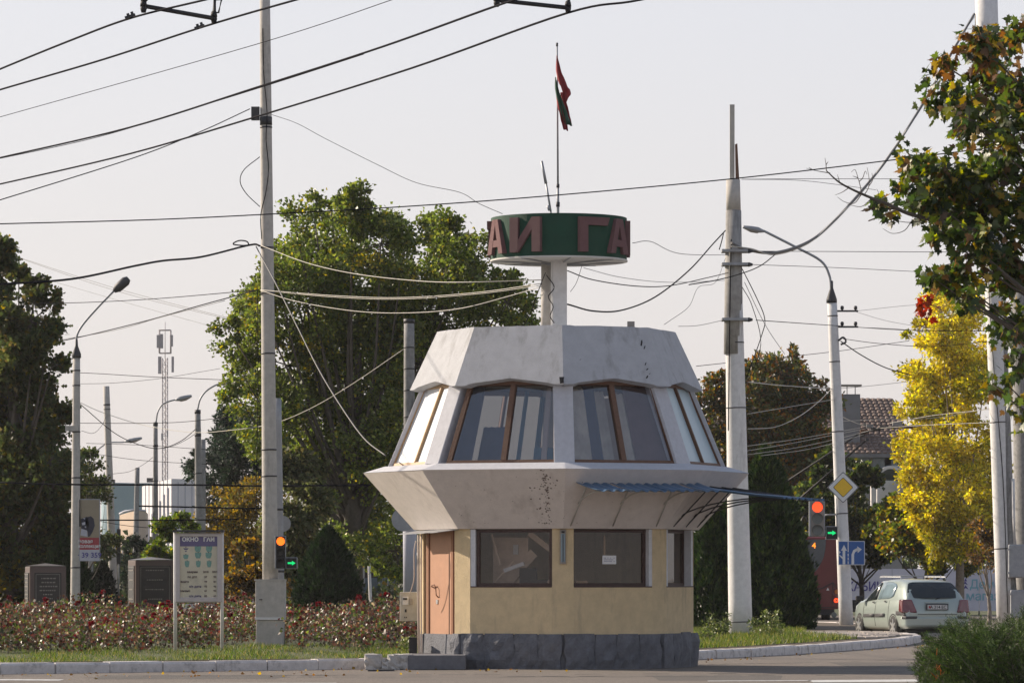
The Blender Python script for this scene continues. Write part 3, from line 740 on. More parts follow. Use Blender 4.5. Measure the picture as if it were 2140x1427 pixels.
# step, rubble kerb, meter box and pipes
b = MB(); x0, x1 = PX(856, 70.7), PX(962, 70.7); b.hexa([(x0, 69.55, 0), (x1 + .1, 69.75, 0), (x1 + .1, 71.6, 0), (x0, 71.6, 0), (x0, 69.55, .235), (x1 + .1, 69.75, .235), (x1 + .1, 71.6, .235), (x0, 71.6, .235)])
tag(b.build('door_step', m_step, bevel=.012), 'low dark grey concrete step under the salmon door', 'step')
rb = empty('rubble_kerb', (PX(812, 70), 70, 0), 'broken pale stone edging left of the dark door step', 'edging')
def rock(c, d, par, m, name='stone', n=2):
    b = MB(); vs_, fs_ = [], []
    N_ = 4; 
    for f in range(6):
        ax = f // 2; sg = 1 if f % 2 else -1; base = len(vs_)
        for i in range(N_ + 1):
            for j in range(N_ + 1):
                q = [0, 0, 0]; q[ax] = sg; q[(ax + 1) % 3] = (-1 + 2 * i / N_) * sg; q[(ax + 2) % 3] = -1 + 2 * j / N_
                p = Vector(q); r_ = random.Random(hash((round(p.x, 2), round(p.y, 2), round(p.z, 2), round(c[0], 3))) & 0xffff)
                ln = p.length; p = p * (1 - .10 * (ln - 1)) * r_.uniform(.86, 1.06)
                vs_.append((c[0] + p.x * d[0] / 2, c[1] + p.y * d[1] / 2, c[2] + p.z * d[2] / 2))
        for i in range(N_):
            for j in range(N_):
                a = base + i * (N_ + 1) + j; fs_.append((a, a + N_ + 1, a + N_ + 2, a + 1))
    b._add(vs_, fs_); return b.build(name, m, par)
for px, w, h in ((781, .28, .27), (806, .17, .20), (812, .2, .15), (824, .2, .26), (843, .3, .27)):
    rock((PX(px, 70.0), 69.8 + rnd.uniform(-.05, .1), h / 2 - .01), (w * 1.05, .5, h), rb, m_plinth_l)
b = MB(); b.hexa([(PX(769, 68.6), 68.5, .0), (PX(824, 68.6), 68.7, 0), (PX(822, 68.6), 68.95, 0), (PX(772, 68.6), 68.8, 0), (PX(769, 68.6), 68.5, .025), (PX(824, 68.6), 68.7, .03), (PX(822, 68.6), 68.95, .03), (PX(772, 68.6), 68.8, .025)])
tag(b.build('metal_plate', m_dmetal), 'thin dark metal plate lying on the asphalt by the broken edging', 'plate')
mb = empty('meter_box', (PX(853, 71.6), 71.6, .9), 'grey electricity meter box on the left side of the police post', 'meter box')
YM_ = 72.8; xm = PX(853, YM_); b = MB(); b.box((xm + .13, YM_ + .15, 1.0), (.54, .3, .49)); b.build('case', m_box, mb, bevel=.012)
b = MB(); b.box((xm - .045, YM_ - .01, 1.10), (.10, .03, .14)); b.build('dial_cover', m_reveal, mb)
b = MB(); b.box((xm - .05, YM_ - .028, 1.13), (.07, .01, .03)); b.box((xm - .04, YM_ - .005, .93), (.03, .02, .05)); b.box((xm - .06, YM_ - .005, .82), (.015, .02, .02)); b.box((xm - .03, YM_ - .005, .82), (.015, .02, .02)); b.build('dial', m_blk, mb)
b = MB(); b.box((xm + .05, YM_ - .01, 1.08), (.05, .03, .1)); b.build('breaker', m_inter, mb)
b = MB(); b.box((PX(863, 71.4), 71.5, .32), (.13, .25, .36)); tag(b.build('junction_box', m_blk), 'small black box at ground level left of the salmon door', 'box')
b = MB()
for i, (px, r_) in enumerate(((873, .012), (876, .009), (880, .012))):
    x = PX(px, 71.0); b.tube([(x, 71.2 - i * .02, 2.2), (x - .005, 71.2 - i * .02, 1.3), (x + .01, 71.2 - i * .02, .2)], r_, 6)
x = PX(869, 71.2); b.tube(spline([(x, 71.2, 2.1), (x - .03, 71.2, 1.9), (x - .03, 71.3, 1.5), (x - .07, 71.4, 1.32), (x - .11, 71.5, 1.22)], 5), .009, 6)
tag(b.build('cable_conduit', m_curt, post))
# ---------------------------------------------------------------- text helper
def text_mesh(name, s, size, mt, parent, loc, rot=(R(90), 0, 0), depth=0.002, align='CENTER', sx_=1.0, bold=0.0):
    cu = bpy.data.curves.new(name, 'FONT'); cu.body = s; cu.size = size; cu.align_x = align; cu.align_y = 'CENTER'; cu.extrude = depth; cu.resolution_u = 2; cu.offset = bold
    to = bpy.data.objects.new(name, cu); COL.objects.link(to)
    dg = bpy.context.evaluated_depsgraph_get(); dg.update()
    me = bpy.data.meshes.new_from_object(to.evaluated_get(dg)); bpy.data.objects.remove(to); bpy.data.curves.remove(cu)
    me.materials.clear(); me.materials.append(mt)
    me.transform(Matrix.Diagonal((sx_, 1, 1, 1)))
    o = link_mesh(name, me, parent); off = ORG.get(parent.name, Vector((0, 0, 0))) if parent is not None else Vector((0, 0, 0))
    ORG[o.name] = off + (Vector(loc) - off); o.location = Vector(loc) - off; o.rotation_euler = rot
    return o

m_concm = mat('stained_concrete', (.36, .35, .335), .9, .25, 6, .4, 70, stain=(.13, .125, .12), stain_amt=.6, stain_scale=2.2, streak=True)
# ---------------------------------------------------------------- poles and lamps
def pole(name, label, cat, base, top, r0, r1, m, group=None, n=14, bands=(), name_part='shaft', bandm=None):
    """base/top world points"""
    root = empty(name, base, label, cat, group)
    base, top = Vector(base), Vector(top); b = MB(); K = 10
    b.tube([base.lerp(top, i / K) for i in range(K + 1)], [r0 + (r1 - r0) * i / K for i in range(K + 1)], n)
    b.build(name_part, m, root)
    for f, hh in bands:
        c = base.lerp(top, f); rr = r0 + (r1 - r0) * f
        b = MB(); d = (top - base).normalized(); b.tube([c - d * hh / 2, c + d * hh / 2], rr + .008, n); b.build('band', bandm or m_dmetal, root)
    return root
def pp(px, py, Y): return tuple(P(px, py, Y))
YP = 84.2
# main left trolley pole with its square base
g = P(566, 1350, YP); g.z = .15
tp = pole('concrete_pole', 'tall pale concrete pole rising from a square concrete base by the rose bed', 'pole', (PX(565, YP), YP, 1.4), pp(553, -60, YP), .155, .098, m_conc,
          bands=[((1210 - y) / 1270, .03) for y in (990, 935, 735, 610, 515, 265)] + [((1210 - 252) / 1270, .16)])
b = MB(); xb = PX(565, YP); b.box((xb + .02, YP, .15 + .27), (.54, .5, .54)); b.box((xb + .0, YP, 1.07), (.56, .54, .74)); 
b = MB(); b.hexa([(xb - .27, YP - .27, .12), (xb + .25, YP - .27, .12), (xb + .25, YP + .27, .12), (xb - .27, YP + .27, .12), (xb - .26, YP - .26, .66), (xb + .26, YP - .26, .66), (xb + .26, YP + .26, .66), (xb - .26, YP + .26, .66)]); b.build('base_block', m_conc, tp, bevel=.012)
b = MB(); b.box((xb + .01, YP, 1.06), (.57, .56, .78)); b.build('base_cabinet', m_conc, tp, bevel=.012)
b = MB(); b.box((xb + .0, YP, .69), (.575, .58, .05)); b.build('base_ledge', m_concw, tp)
b = MB(); b.box((xb + .0, YP, 1.44), (.60, .58, .03)); b.build('cap_slab', m_conc, tp)
b = MB(); b.box((xb - .17, YP - .29, 1.06), (.06, .02, .02)); b.build('latch', m_dmetal, tp)
b = MB(); b.box((PX(534, YP), YP - .02, P(0, 238, YP).z), (.16, .12, .26)); b.build('clamp', m_dmetal, tp)
b = MB(); b.tube(spline([pp(549, 60, YP - .12), pp(551, 150, YP - .14), pp(558, 235, YP - .16), pp(556, 290, YP - .16), pp(561, 350, YP - .16), pp(556, 400, YP - .16), pp(545, 450, YP - .17), pp(547, 500, YP - .17)], 6), .010, 5)
b.tube(spline([pp(543, 328, YP - .1), pp(510, 355, YP), pp(502, 380, YP), pp(515, 405, YP), pp(543, 432, YP - .1)], 6), .009, 5)
b.build('loose_wire', m_cable, tp)
b = MB(); b.tube(spline([pp(538, 600, YP - .16), pp(539, 800, YP - .18), pp(536, 1000, YP - .2), pp(534, 1200, YP - .25)], 6), .007, 5); b.build('thin_wire', m_cable, tp)

# big white pole right of the booth
YR = 100.0
rp = pole('concrete_pole', 'thick whitewashed concrete pole right of the police post, dirty upper half and bare metal stub', 'pole', (PX(1548, YR), YR, .1), pp(1533, 600, YR), .28, .200, m_concw, n=20, bands=[((1325 - y) / 725, .025) for y in (1293, 850, 715)])
b = MB(); b.tube([P(1533, 600 + 140, YR), P(1533, 440, YR)], [.228, .180], 20); b.build('weathered_section', m_concm, rp)
b = MB(); b.tube([P(1533, 442, YR), P(1532, 376, YR)], [.170, .160], 20); b.build('steel_sleeve', m_conc, rp)
b = MB(); b.box(P(1530, 298, YR), (.11, .1, 1.75)); b.build('steel_stub', m_box, rp)
b = MB(); b.hexa([P(1537, 376, YR - .1), P(1545, 376, YR - .1), P(1545, 376, YR), P(1537, 376, YR), P(1536, 302, YR - .1), P(1541, 300, YR - .1), P(1541, 300, YR), P(1536, 302, YR)]); b.build('rusty_stub', m_wood, rp)
for y in (525, 553, 668):
    b = MB(); b.box(P(1535, y, YR - .1), (.60, .55, .06)); b.build('bracket', m_metal, rp)
    b = MB(); b.tube([P(1555, y, YR - .1), P(1565, y, YR - .1), P(1573, y, YR - .1)], [.03, .06, .03], 6); b.build('insulator', m_dmetal, rp)
b = MB(); b.tube(spline([pp(1528, 500, YR - .25), pp(1526, 600, YR - .27), pp(1524, 740, YR - .27), pp(1522, 900, YR - .3)], 5), .014, 5)
b.tube(spline([pp(1550, 560, YR - .1), pp(1580, 620, YR - .1), pp(1598, 665, YR - .1), pp(1592, 700, YR - .1), pp(1560, 790, YR - .1)], 6), .011, 5)
b.tube(spline([pp(1551, 600, YR - .1), pp(1572, 640, YR - .1), pp(1590, 720, YR - .1), pp(1562, 800, YR - .1)], 6), .009, 5)
b.build('loose_wire', m_cable, rp)

# right lamp pole with signs
YL = 121.0
lp = pole('street_lamp', 'concrete street lamp post with curved arm right of the police post', 'street lamp', (PX(1769, YL), YL, .1), pp(1739, 632, YL), .20, .135, m_concw, n=16, bands=[((1305 - y) / 673, .03) for y in (1070, 900, 755, 660)])
b = MB(); b.lathe([(.15, 0), (.15, .1), (.045, .42), (.04, .62)], P(1738, 633, YL), 14); b.build('pole_cap', m_dmetal, lp)
b = MB(); b.tube(spline([pp(1737, 605, YL), pp(1733, 575, YL), pp(1715, 545, YL), pp(1660, 515, YL), pp(1595, 482, YL)], 6), .035, 8); b.build('arm', m_metal, lp)
def lamp_head(p0, p1, par, w=.13, m=None):
    p0, p1 = Vector(p0), Vector(p1); d = p1 - p0; b = MB()
    b.tube([p0, p0 + d * .12, p0 + d * .3, p0 + d * .6, p1 - d * .04, p1], [w * .35, w * .6, w, w * .9, w * .55, w * .2], 10); h_ = b.build('lamp_head', m or m_metal, par)
    b = MB(); q = Vector((0, 0, -w * .55)); b.tube([p0 + d * .3 + q, p0 + d * .62 + q, p0 + d * .9 + q * .7], [w * .6, w * .7, w * .3], 8); b.build('lens', m_inter, h_)
lamp_head(P(1598, 484, YL), P(1552, 474, YL), lp, .085)
for y in (650, 683):
    b = MB(); b.box(P(1770, y, YL), (.62, .06, .05)); b.build('crossarm', m_dmetal, lp)
    for x in (1760, 1788):
        b = MB(); b.lathe([(.02, 0), (.05, .03), (.05, .09), (.03, .12)], P(x, y - 2, YL), 8); b.build('insulator', m_dmetal, lp)
b = MB(); b.tube(spline([P(1752, 712, YL - .15), P(1762, 705, YL - .15), P(1768, 714, YL - .15), P(1757, 720, YL - .15)], 4), .03, 5); b.build('cable_clamp', m_dmetal, lp)
# priority road sign
ys = YL - .25
ds = empty('priority_sign', pp(1762, 1018, ys), 'yellow and white diamond priority road sign high on the right lamp post', 'road sign')
def rounded_diamond(cx, cy, hw, hh, r, Y):
    pts = []
    for i, (dx, dy) in enumerate(((1, 0), (0, 1), (-1, 0), (0, -1))):
        nx = Vector((dx * hw, dy * hh))
        a = Vector((dx, dy)); p1 = Vector((-dy, dx))
        A = nx + (Vector((-dy * hw, dx * hh)) - nx) * -0.0
        prev = Vector((dy * hw, -dx * hh)); nxt = Vector((-dy * hw, dx * hh))
        e1 = nx.lerp(prev, r); e2 = nx.lerp(nxt, r); mid = (e1 + e2) / 2 * .5 + nx * .5
        pts += [e1, e1.lerp(mid, .6), mid.lerp(e2, .4), e2]
    return [Vector(P(cx, cy, Y)) + Vector((q.x, 0, q.y)) for q in pts]
def plate(pts, th, mt, name, par):
    b = MB(); b.prism([p + Vector((0, th, 0)) for p in pts], pts); o = b.build(name, mt, par); return o
plate(rounded_diamond(1762, 1018, .445, .445, .05, ys), .03, m_metal, 'back_plate', ds)
plate(rounded_diamond(1762, 1018, .430, .430, .06, ys - .004), .003, m_blk, 'dark_edge', ds)
plate(rounded_diamond(1762, 1018, .415, .415, .06, ys - .008), .003, m_white, 'white_field', ds)
plate(rounded_diamond(1762, 1018, .285, .285, .08, ys - .012), .003, m_blk, 'black_line', ds)
plate(rounded_diamond(1762, 1018, .265, .265, .08, ys - .016), .003, m_yelsg, 'yellow_field', ds)
# lane direction sign
yq = YL - .28
ls = empty('lane_sign', pp(1780, 1155, yq), 'blue lane direction sign with white arrows on the right lamp post', 'road sign')
def rect(x0, y0, x1, y1, Y): return [P(x0, y1, Y), P(x1, y1, Y), P(x1, y0, Y), P(x0, y0, Y)]
plate(rect(1752, 1130, 1807, 1180, yq), .03, m_white, 'white_edge', ls)
plate(rect(1753.2, 1131.2, 1805.8, 1178.8, yq - .004), .003, m_bluesg, 'blue_field', ls)
def flat(polys, Y, m, name, par, th=.003):
    b = MB()
    for pl in polys:
        pts = [P(x, y, Y) for x, y in pl]; ar = sum(pts[i].x * pts[(i + 1) % len(pts)].z - pts[(i + 1) % len(pts)].x * pts[i].z for i in range(len(pts)))
        if ar < 0: pts.reverse()
        b.prism([p + Vector((0, th, 0)) for p in pts], pts)
    return b.build(name, m, par)
flat([[(1761, 1178.5), (1766.5, 1178.5), (1766.5, 1150), (1761, 1150)], [(1757.5, 1150), (1770, 1150), (1763.8, 1138)], [(1753.5, 1158), (1761, 1163), (1761, 1168), (1753.5, 1160)], [(1753.4, 1150), (1753.4, 1157), (1757, 1153.5)]], yq - .008, m_white, 'arrow', ls)
flat([[(1779.5, 1178.5), (1785, 1178.5), (1785, 1158), (1779.5, 1158)], [(1779.5, 1158), (1785, 1158), (1787, 1153), (1783, 1149)], [(1783, 1149), (1787, 1153), (1792, 1150.5), (1790, 1145)], [(1790, 1145), (1790.5, 1150.5), (1793, 1150.5), (1793, 1144.8)], [(1791.5, 1141), (1801, 1147.3), (1792.5, 1155)]], yq - .008, m_white, 'arrow', ls)
flat([[(1771.6, y), (1773.4, y), (1773.4, y + 6), (1771.6, y + 6)] for y in (1156, 1164, 1172)] + [[(1771.6, 1131.5), (1773.4, 1131.5), (1773.4, 1153), (1771.6, 1153)]], yq - .008, m_white, 'lane_line', ls)
# traffic lights
def circ(c, r, Y0, th, n=20):
    return [Vector((c.x + r * math.cos(2 * math.pi * i / n), Y0, c.z + r * math.sin(2 * math.pi * i / n))) for i in range(n)]
def traffic_light(label, x0, y0, x1, y1, ax0, ay0, ax1, ay1, Y, redm, bodym, vis, rows=3):
    root = empty('traffic_light', pp((x0 + x1) / 2, y1, Y), label, 'traffic light')
    a, c = P(x0, y1, Y), P(x1, y0, Y); b = MB(); b.box(((a.x + c.x) / 2, Y + .08, (a.z + c.z) / 2), (c.x - a.x, .16, c.z - a.z)); b.build('housing', m_metal, root, bevel=.01)
    b = MB(); b.box(((a.x + c.x) / 2 + .01, Y - .004, (a.z + c.z) / 2), ((c.x - a.x) * .84, .008, (c.z - a.z) * .96)); b.build('face_plate', bodym, root)
    w = c.x - a.x; hh = (c.z - a.z) / 3; r = min(w * .84, hh) * .46
    for i in range(3):
        cc = Vector(((a.x + c.x) / 2 + .01, 0, c.z - hh * (i + .5)))
        b = MB(); b.prism(circ(cc, r, Y - .002, 0)[::-1], circ(cc, r * .96, Y - .03, 0)[::-1]); b.build('lamp', redm if i == 0 else vis, root)
        b = MB(); n = 20
        for j in range(2, 15):
            t0, t1 = math.pi * (j - 2) / 13 * 1.1 - .15, math.pi * (j - 1) / 13 * 1.1 - .15
            p0 = Vector((cc.x + r * 1.05 * math.cos(t0), Y - .005, cc.z + r * 1.05 * math.sin(t0))); p1 = Vector((cc.x + r * 1.05 * math.cos(t1), Y - .005, cc.z + r * 1.05 * math.sin(t1)))
            q0 = p0 + Vector((0, -.13 * max(.25, math.sin(max(t0, .01))), 0)); q1 = p1 + Vector((0, -.13 * max(.25, math.sin(max(t1, .01))), 0)); b.poly([p0, p1, q1, q0])
        v = b.build('visor', m_blk, root); md = v.modifiers.new('thickness', 'SOLIDIFY'); md.thickness = .004
    a, c = P(ax0, ay1, Y), P(ax1, ay0, Y); b = MB(); b.box(((a.x + c.x) / 2, Y + .08, (a.z + c.z) / 2), (c.x - a.x, .14, c.z - a.z)); s = b.build('arrow_housing', m_metal, root, bevel=.008)
    b = MB(); b.box(((a.x + c.x) / 2, Y + .006, (a.z + c.z) / 2), ((c.x - a.x) * .9, .008, (c.z - a.z) * .9)); b.build('arrow_face', m_blk, root)
    mx_, mz = (a.x + c.x) / 2, (a.z + c.z) / 2; u = (c.x - a.x) * .38
    pts = [(-.9, -.22), (.1, -.22), (.1, -.55), (.95, 0), (.1, .55), (.1, .22), (-.9, .22)]
    pr = [Vector((mx_ + x * u, Y - .004, mz + z * u)) for x, z in pts]; b = MB(); b.prism([p + Vector((0, .006, 0)) for p in pr], pr); b.build('green_arrow', m_grlamp, root)
    return root
traffic_light('traffic light showing red on the grey post beside the square concrete base', 574, 1119, 597, 1188, 597.5, 1164, 621, 1188, 83.8, m_orlamp, m_blk, m_blk)
tl2 = traffic_light('larger grey traffic light showing red right of the canopy, above the trolleybus', 1691, 1047, 1724, 1120, 1726, 1099, 1751, 1127, YL - .3, m_redlamp, m_inter, m_offlamp)
b = MB(); b.tube([P(1724, 1076, YL - .1), P(1752, 1074, YL - .05)], .03, 6); b.tube([P(1748, 1040, YL - .1), P(1749, 1120, YL - .1)], .018, 6); b.build('bracket', m_metal, tl2)
# grey steel post of the left light
sp = pole('steel_post', 'slim blue-grey steel post behind the tall concrete pole carrying the traffic light', 'post', (PX(585, 85), 85, .15), pp(580, 832, 85), .105, .075, m_metal, n=12, bands=[(.55, .04), (.3, .04)])
rs = empty('round_sign', pp(593, 1095, 85.4), 'round road sign seen from behind next to the tall concrete pole', 'road sign')
b = MB(); cc = P(591, 1094, 85.4); b.prism(circ(cc, .16, 85.43, 0)[::-1], circ(cc, .16, 85.41, 0)[::-1]); b.build('disc', m_metal, rs)
b = MB(); b.box((cc.x - .06, 85.3, cc.z), (.14, .03, .04)); b.build('sign_bracket', m_dmetal, rs)
# pole behind the booth
bp_ = pole('concrete_pole', 'thin weathered concrete pole standing behind the left side of the police post', 'pole', (PX(856, 98), 98, .15), pp(855, 668, 98), .145, .118, m_concd, bands=[((1260 - y) / 592, .03) for y in (720, 760, 800, 850)] + [(.995, .1)])
b = MB(); b.tube([P(857, 1262, 97.6), P(856, 1000, 97.6)], .155, 14); b.build('painted_section', m_farws, bp_)
r2 = empty('round_sign', pp(842, 1085, 97.2), 'round road sign seen edge-on behind the left flare of the police post', 'road sign')
b = MB(); cc = P(843, 1085, 97.3); b.prism(circ(cc, .27, 97.33, 0)[::-1], circ(cc, .27, 97.3, 0)[::-1]); b.build('disc', m_metal, r2)
b = MB(); b.box((cc.x + .1, 97.4, cc.z), (.1, .15, .05)); b.build('sign_bracket', m_dmetal, r2)

# left main street lamp
YA = 114.0
la = pole('street_lamp', 'nearest street lamp on the left with a long curved arm, beside the dark tree', 'street lamp', (PX(157, YA), YA, .1), pp(160, 748, YA), .135, .095, m_conc, bands=[((1290 - y) / 545, .035) for y in (1165, 985, 893, 800, 770)])
b = MB(); b.lathe([(.12, 0), (.12, .1), (.04, .32), (.03, .5)], P(160, 748, YA), 12); b.build('pole_cap', m_dmetal, la)
b = MB(); b.tube(spline([pp(160, 735, YA), pp(160, 705, YA), pp(172, 680, YA), pp(205, 642, YA), pp(238, 608, YA)], 6), .028, 8); b.build('arm', m_metal, la)
b = MB(); p0, p1 = P(238, 609, YA), P(269, 582, YA); d = p1 - p0; b.tube([p0, p0 + d * .25, p0 + d * .8, p1], [.05, .12, .13, .07], 8); b.build('lamp_head', m_dmetal, la)
b = MB(); b.box(P(150, 895, YA - .1), (.33, .14, .14)); b.build('bracket', m_conc, la)
def slamp(label, bx, Y, topx, topy, arm, h0, h1, r0, r1, m=m_concd):
    root = pole('street_lamp', label, 'street lamp', (PX(bx, Y), Y, .1), pp(topx, topy, Y), r0, r1, m, bands=[(.99, .12), (.88, .08), (.7, .04)])
    b = MB(); b.tube(spline([pp(x, y, Y) for x, y in arm], 6), .03, 6); b.build('arm', m_metal, root); lamp_head(pp(*h0, Y), pp(*h1, Y), root, .09); return root
slamp('street lamp left of the notice board with its arm curving over to the right', 325, 150, 325, 882, [(326, 882), (330, 860), (340, 845), (355, 838), (368, 835)], (366, 836), (401, 827), .115, .075)
slamp('dark street lamp directly above the notice board, arm reaching the poplar', 418, 136, 413, 856, [(413, 856), (418, 835), (430, 818), (448, 806), (460, 802)], (458, 803), (505, 793), .16, .09)
slamp('farther street lamp on the left whose arm passes the leaning pole', 189, 175, 190, 965, [(190, 965), (195, 950), (210, 935), (228, 925), (255, 924), (262, 922)], (260, 923), (297, 915), .12, .085)
pole('concrete_pole', 'leaning whitewashed concrete pole between the two granite stelae', 'pole', (PX(239, 152), 152, .1), pp(222, 807, 152), .155, .11, m_conc, bands=[(.92, .05), (.9, .03)])
pole('concrete_pole', 'short bent concrete pole far off in front of the beige building', 'pole', (PX(281, 185), 185, .0), pp(287, 977, 185), .14, .10, m_concd)
pole('concrete_pole', 'grey pole close behind the street lamp above the notice board', 'pole', (PX(423, 142), 142, .1), pp(424, 918, 142), .11, .09, m_concd)
pole('wooden_pole', 'far small pole with wires in front of the yellowing trees left of centre', 'pole', (PX(492, 190), 190, 0), pp(491, 1062, 190), .10, .08, m_conc)
pole('wooden_pole', 'far small pole with wires before the poplar, right of the steel post', 'pole', (PX(672, 175), 175, 0), pp(671, 1022, 175), .12, .09, m_conc)
pole('steel_post', 'thin bare post in the shrubs right of the conical thuja', 'post', (PX(776, 150), 150, 0), pp(769, 1120, 150), .06, .05, m_concw)

# leaning pole at the right edge and its neighbour
YE = 125.0
ep = pole('concrete_pole', 'tall leaning concrete pole at the right edge behind the maple leaves', 'pole', (PX(2103, YE), YE, .0), pp(2060, -40, YE), .27, .33, m_concw, n=20, bands=[((1295 - y) / 1335, .03) for y in (1130, 870, 190)])
b = MB(); b.tube([P(2072, -40, YE - .1), P(2083, 400, YE - .1), P(2103, 870, YE - .15), P(2113, 1150, YE - .2), P(2122, 1285, YE - .2)], .12, 8); b.build('conduit', m_concd, ep)
b = MB(); b.tube(spline([pp(2038, 30, YE - .3), pp(2040, 120, YE - .35), pp(2046, 190, YE - .35), pp(2072, 700, YE - .3), pp(2096, 1000, YE - .3), pp(2106, 1280, YE - .3)], 5), .012, 5); b.build('loose_wire', m_cable, ep)
ep2 = pole('concrete_pole', 'second stained pole at the far right edge carrying the grey cabinets', 'pole', (PX(2150, YE + 1), YE + 1, .0), pp(2138, 560, YE + 1), .40, .34, m_concd, n=16)
for (x0, y0, x1, y1, nm) in ((2108, 1137, 2165, 1207, 'upper'), (2112, 1232, 2170, 1292, 'lower')):
    a, c = P(x0, y1, YE - .5), P(x1, y0, YE - .5); cb = empty('electric_cabinet', (a.x, YE - .5, a.z), 'grey metal electric cabinet at the right edge, %s one of the two' % nm, 'cabinet')
    b = MB(); b.box(((a.x + c.x) / 2, YE - .3, (a.z + c.z) / 2), (c.x - a.x, .4, c.z - a.z)); b.build('case', m_metal, cb, bevel=.04)
    for q in (.15, .85):
        b = MB(); b.box((a.x + .02, YE - .52, a.z + (c.z - a.z) * q), (.10, .05, .06)); b.build('hinge', m_metal, cb)
b = MB(); b.tube([P(2117, 1000, YE - .4), P(2118, 1080, YE - .4), P(2121, 1137, YE - .4)], .05, 8); b.build('conduit', m_concw, ep2)

# ---------------------------------------------------------------- notice board
YB = 78.5
nb = empty('notice_board', (PX(414, YB), YB, .15), 'glazed notice board in a pale frame on two posts by the lawn', 'notice board')
for x, xt in ((366.5, 366), (464, 464)):
    b = MB(); b.tube([(PX(x, YB), YB, .1), (PX(xt, YB), YB, P(0, 1110, YB).z)], .033, 8); b.build('post', m_concw, nb)
def brect(x0, y0, x1, y1, Y, th, m, name, par, bev=0.0):
    a, c = P(x0, y1, Y), P(x1, y0, Y); b = MB(); b.box(((a.x + c.x) / 2, Y + th / 2, (a.z + c.z) / 2), (c.x - a.x, th, c.z - a.z)); return b.build(name, m, par, bevel=bev)
brect(365, 1113, 466, 1259, YB - .02, .12, m_boardf, 'case', nb)
for (x0, y0, x1, y1) in ((367, 1115, 376, 1257), (454, 1115, 464.5, 1257), (376, 1115, 454, 1120.5), (376, 1248, 454, 1257)):
    brect(x0, y0, x1, y1, YB - .07, .05, m_boardf, 'frame_bar', nb, .006)
brect(361, 1107, 467, 1111.5, YB - .12, .3, m_dmetal, 'cap', nb)
brect(376, 1120.5, 454, 1248, YB - .028, .006, m_boardp, 'paper', nb)
hd = brect(376, 1120.5, 454, 1141, YB - .034, .005, m_boardb, 'header', nb)
text_mesh('lettering', 'ОКНО   ГАИ', 0.1050, m_white, nb, tuple(P(414.5, 1127, YB - .037)), sx_=.98, bold=.004)
EMB = [(388.5, 1148, 0), (413.5, 1147, 1), (437, 1147, 1), (388.5, 1163, 2), (414, 1160, 1), (436, 1160, 1), (391, 1178, 3), (414.5, 1178, 3), (437, 1178, 3)]
for x, y, t in EMB:
    w = (6, 6.5, 5.5, 4.8)[t]; h = (4.5, 6, 4.5, 6.5)[t]; pls = []
    if t == 0: pls = [[(x - w, y - 3), (x + w, y - 3), (x + w * .5, y), (x - w * .5, y)], [(x - w * .5, y + 2), (x + w * .4, y + 2), (x, y + 5)]]
    else:
        pls = [[(x - w, y - h), (x + w, y - h), (x + w, y - 1), (x + w * .6, y + h), (x - w * .6, y + h), (x - w, y + 1)]]
    flat(pls, YB - .033, m_tealp if t else m_ink, 'emblem', nb, .003)
    flat([[(x - 1.5, y - h - 1.4), (x + 1.5, y - h - 1.4), (x, y - h + 1)]], YB - .036, m_inkb, 'star', nb, .003)
rows = [(1194.5, 'аварии', 402), (1205, 'по дтп', 402), (1215, 'всего', 386), (1225, 'с/х дети', 408), (1234, 'ранено', 386), (1245, 'с/х дети', 408)]
for i, (y, s_, x) in enumerate(rows):
    text_mesh('lettering', s_, 0.0566, m_ink if i in (3, 5) else m_inkb, nb, tuple(P(x, y, YB - .032)), bold=.0015)
    for xx in (430, 449):
        text_mesh('figures', str(rnd.randint(10, 99)) if i else ('2018' if xx == 430 else '2019'), 0.0502, m_inkb, nb, tuple(P(xx, y, YB - .032)), bold=.0015)

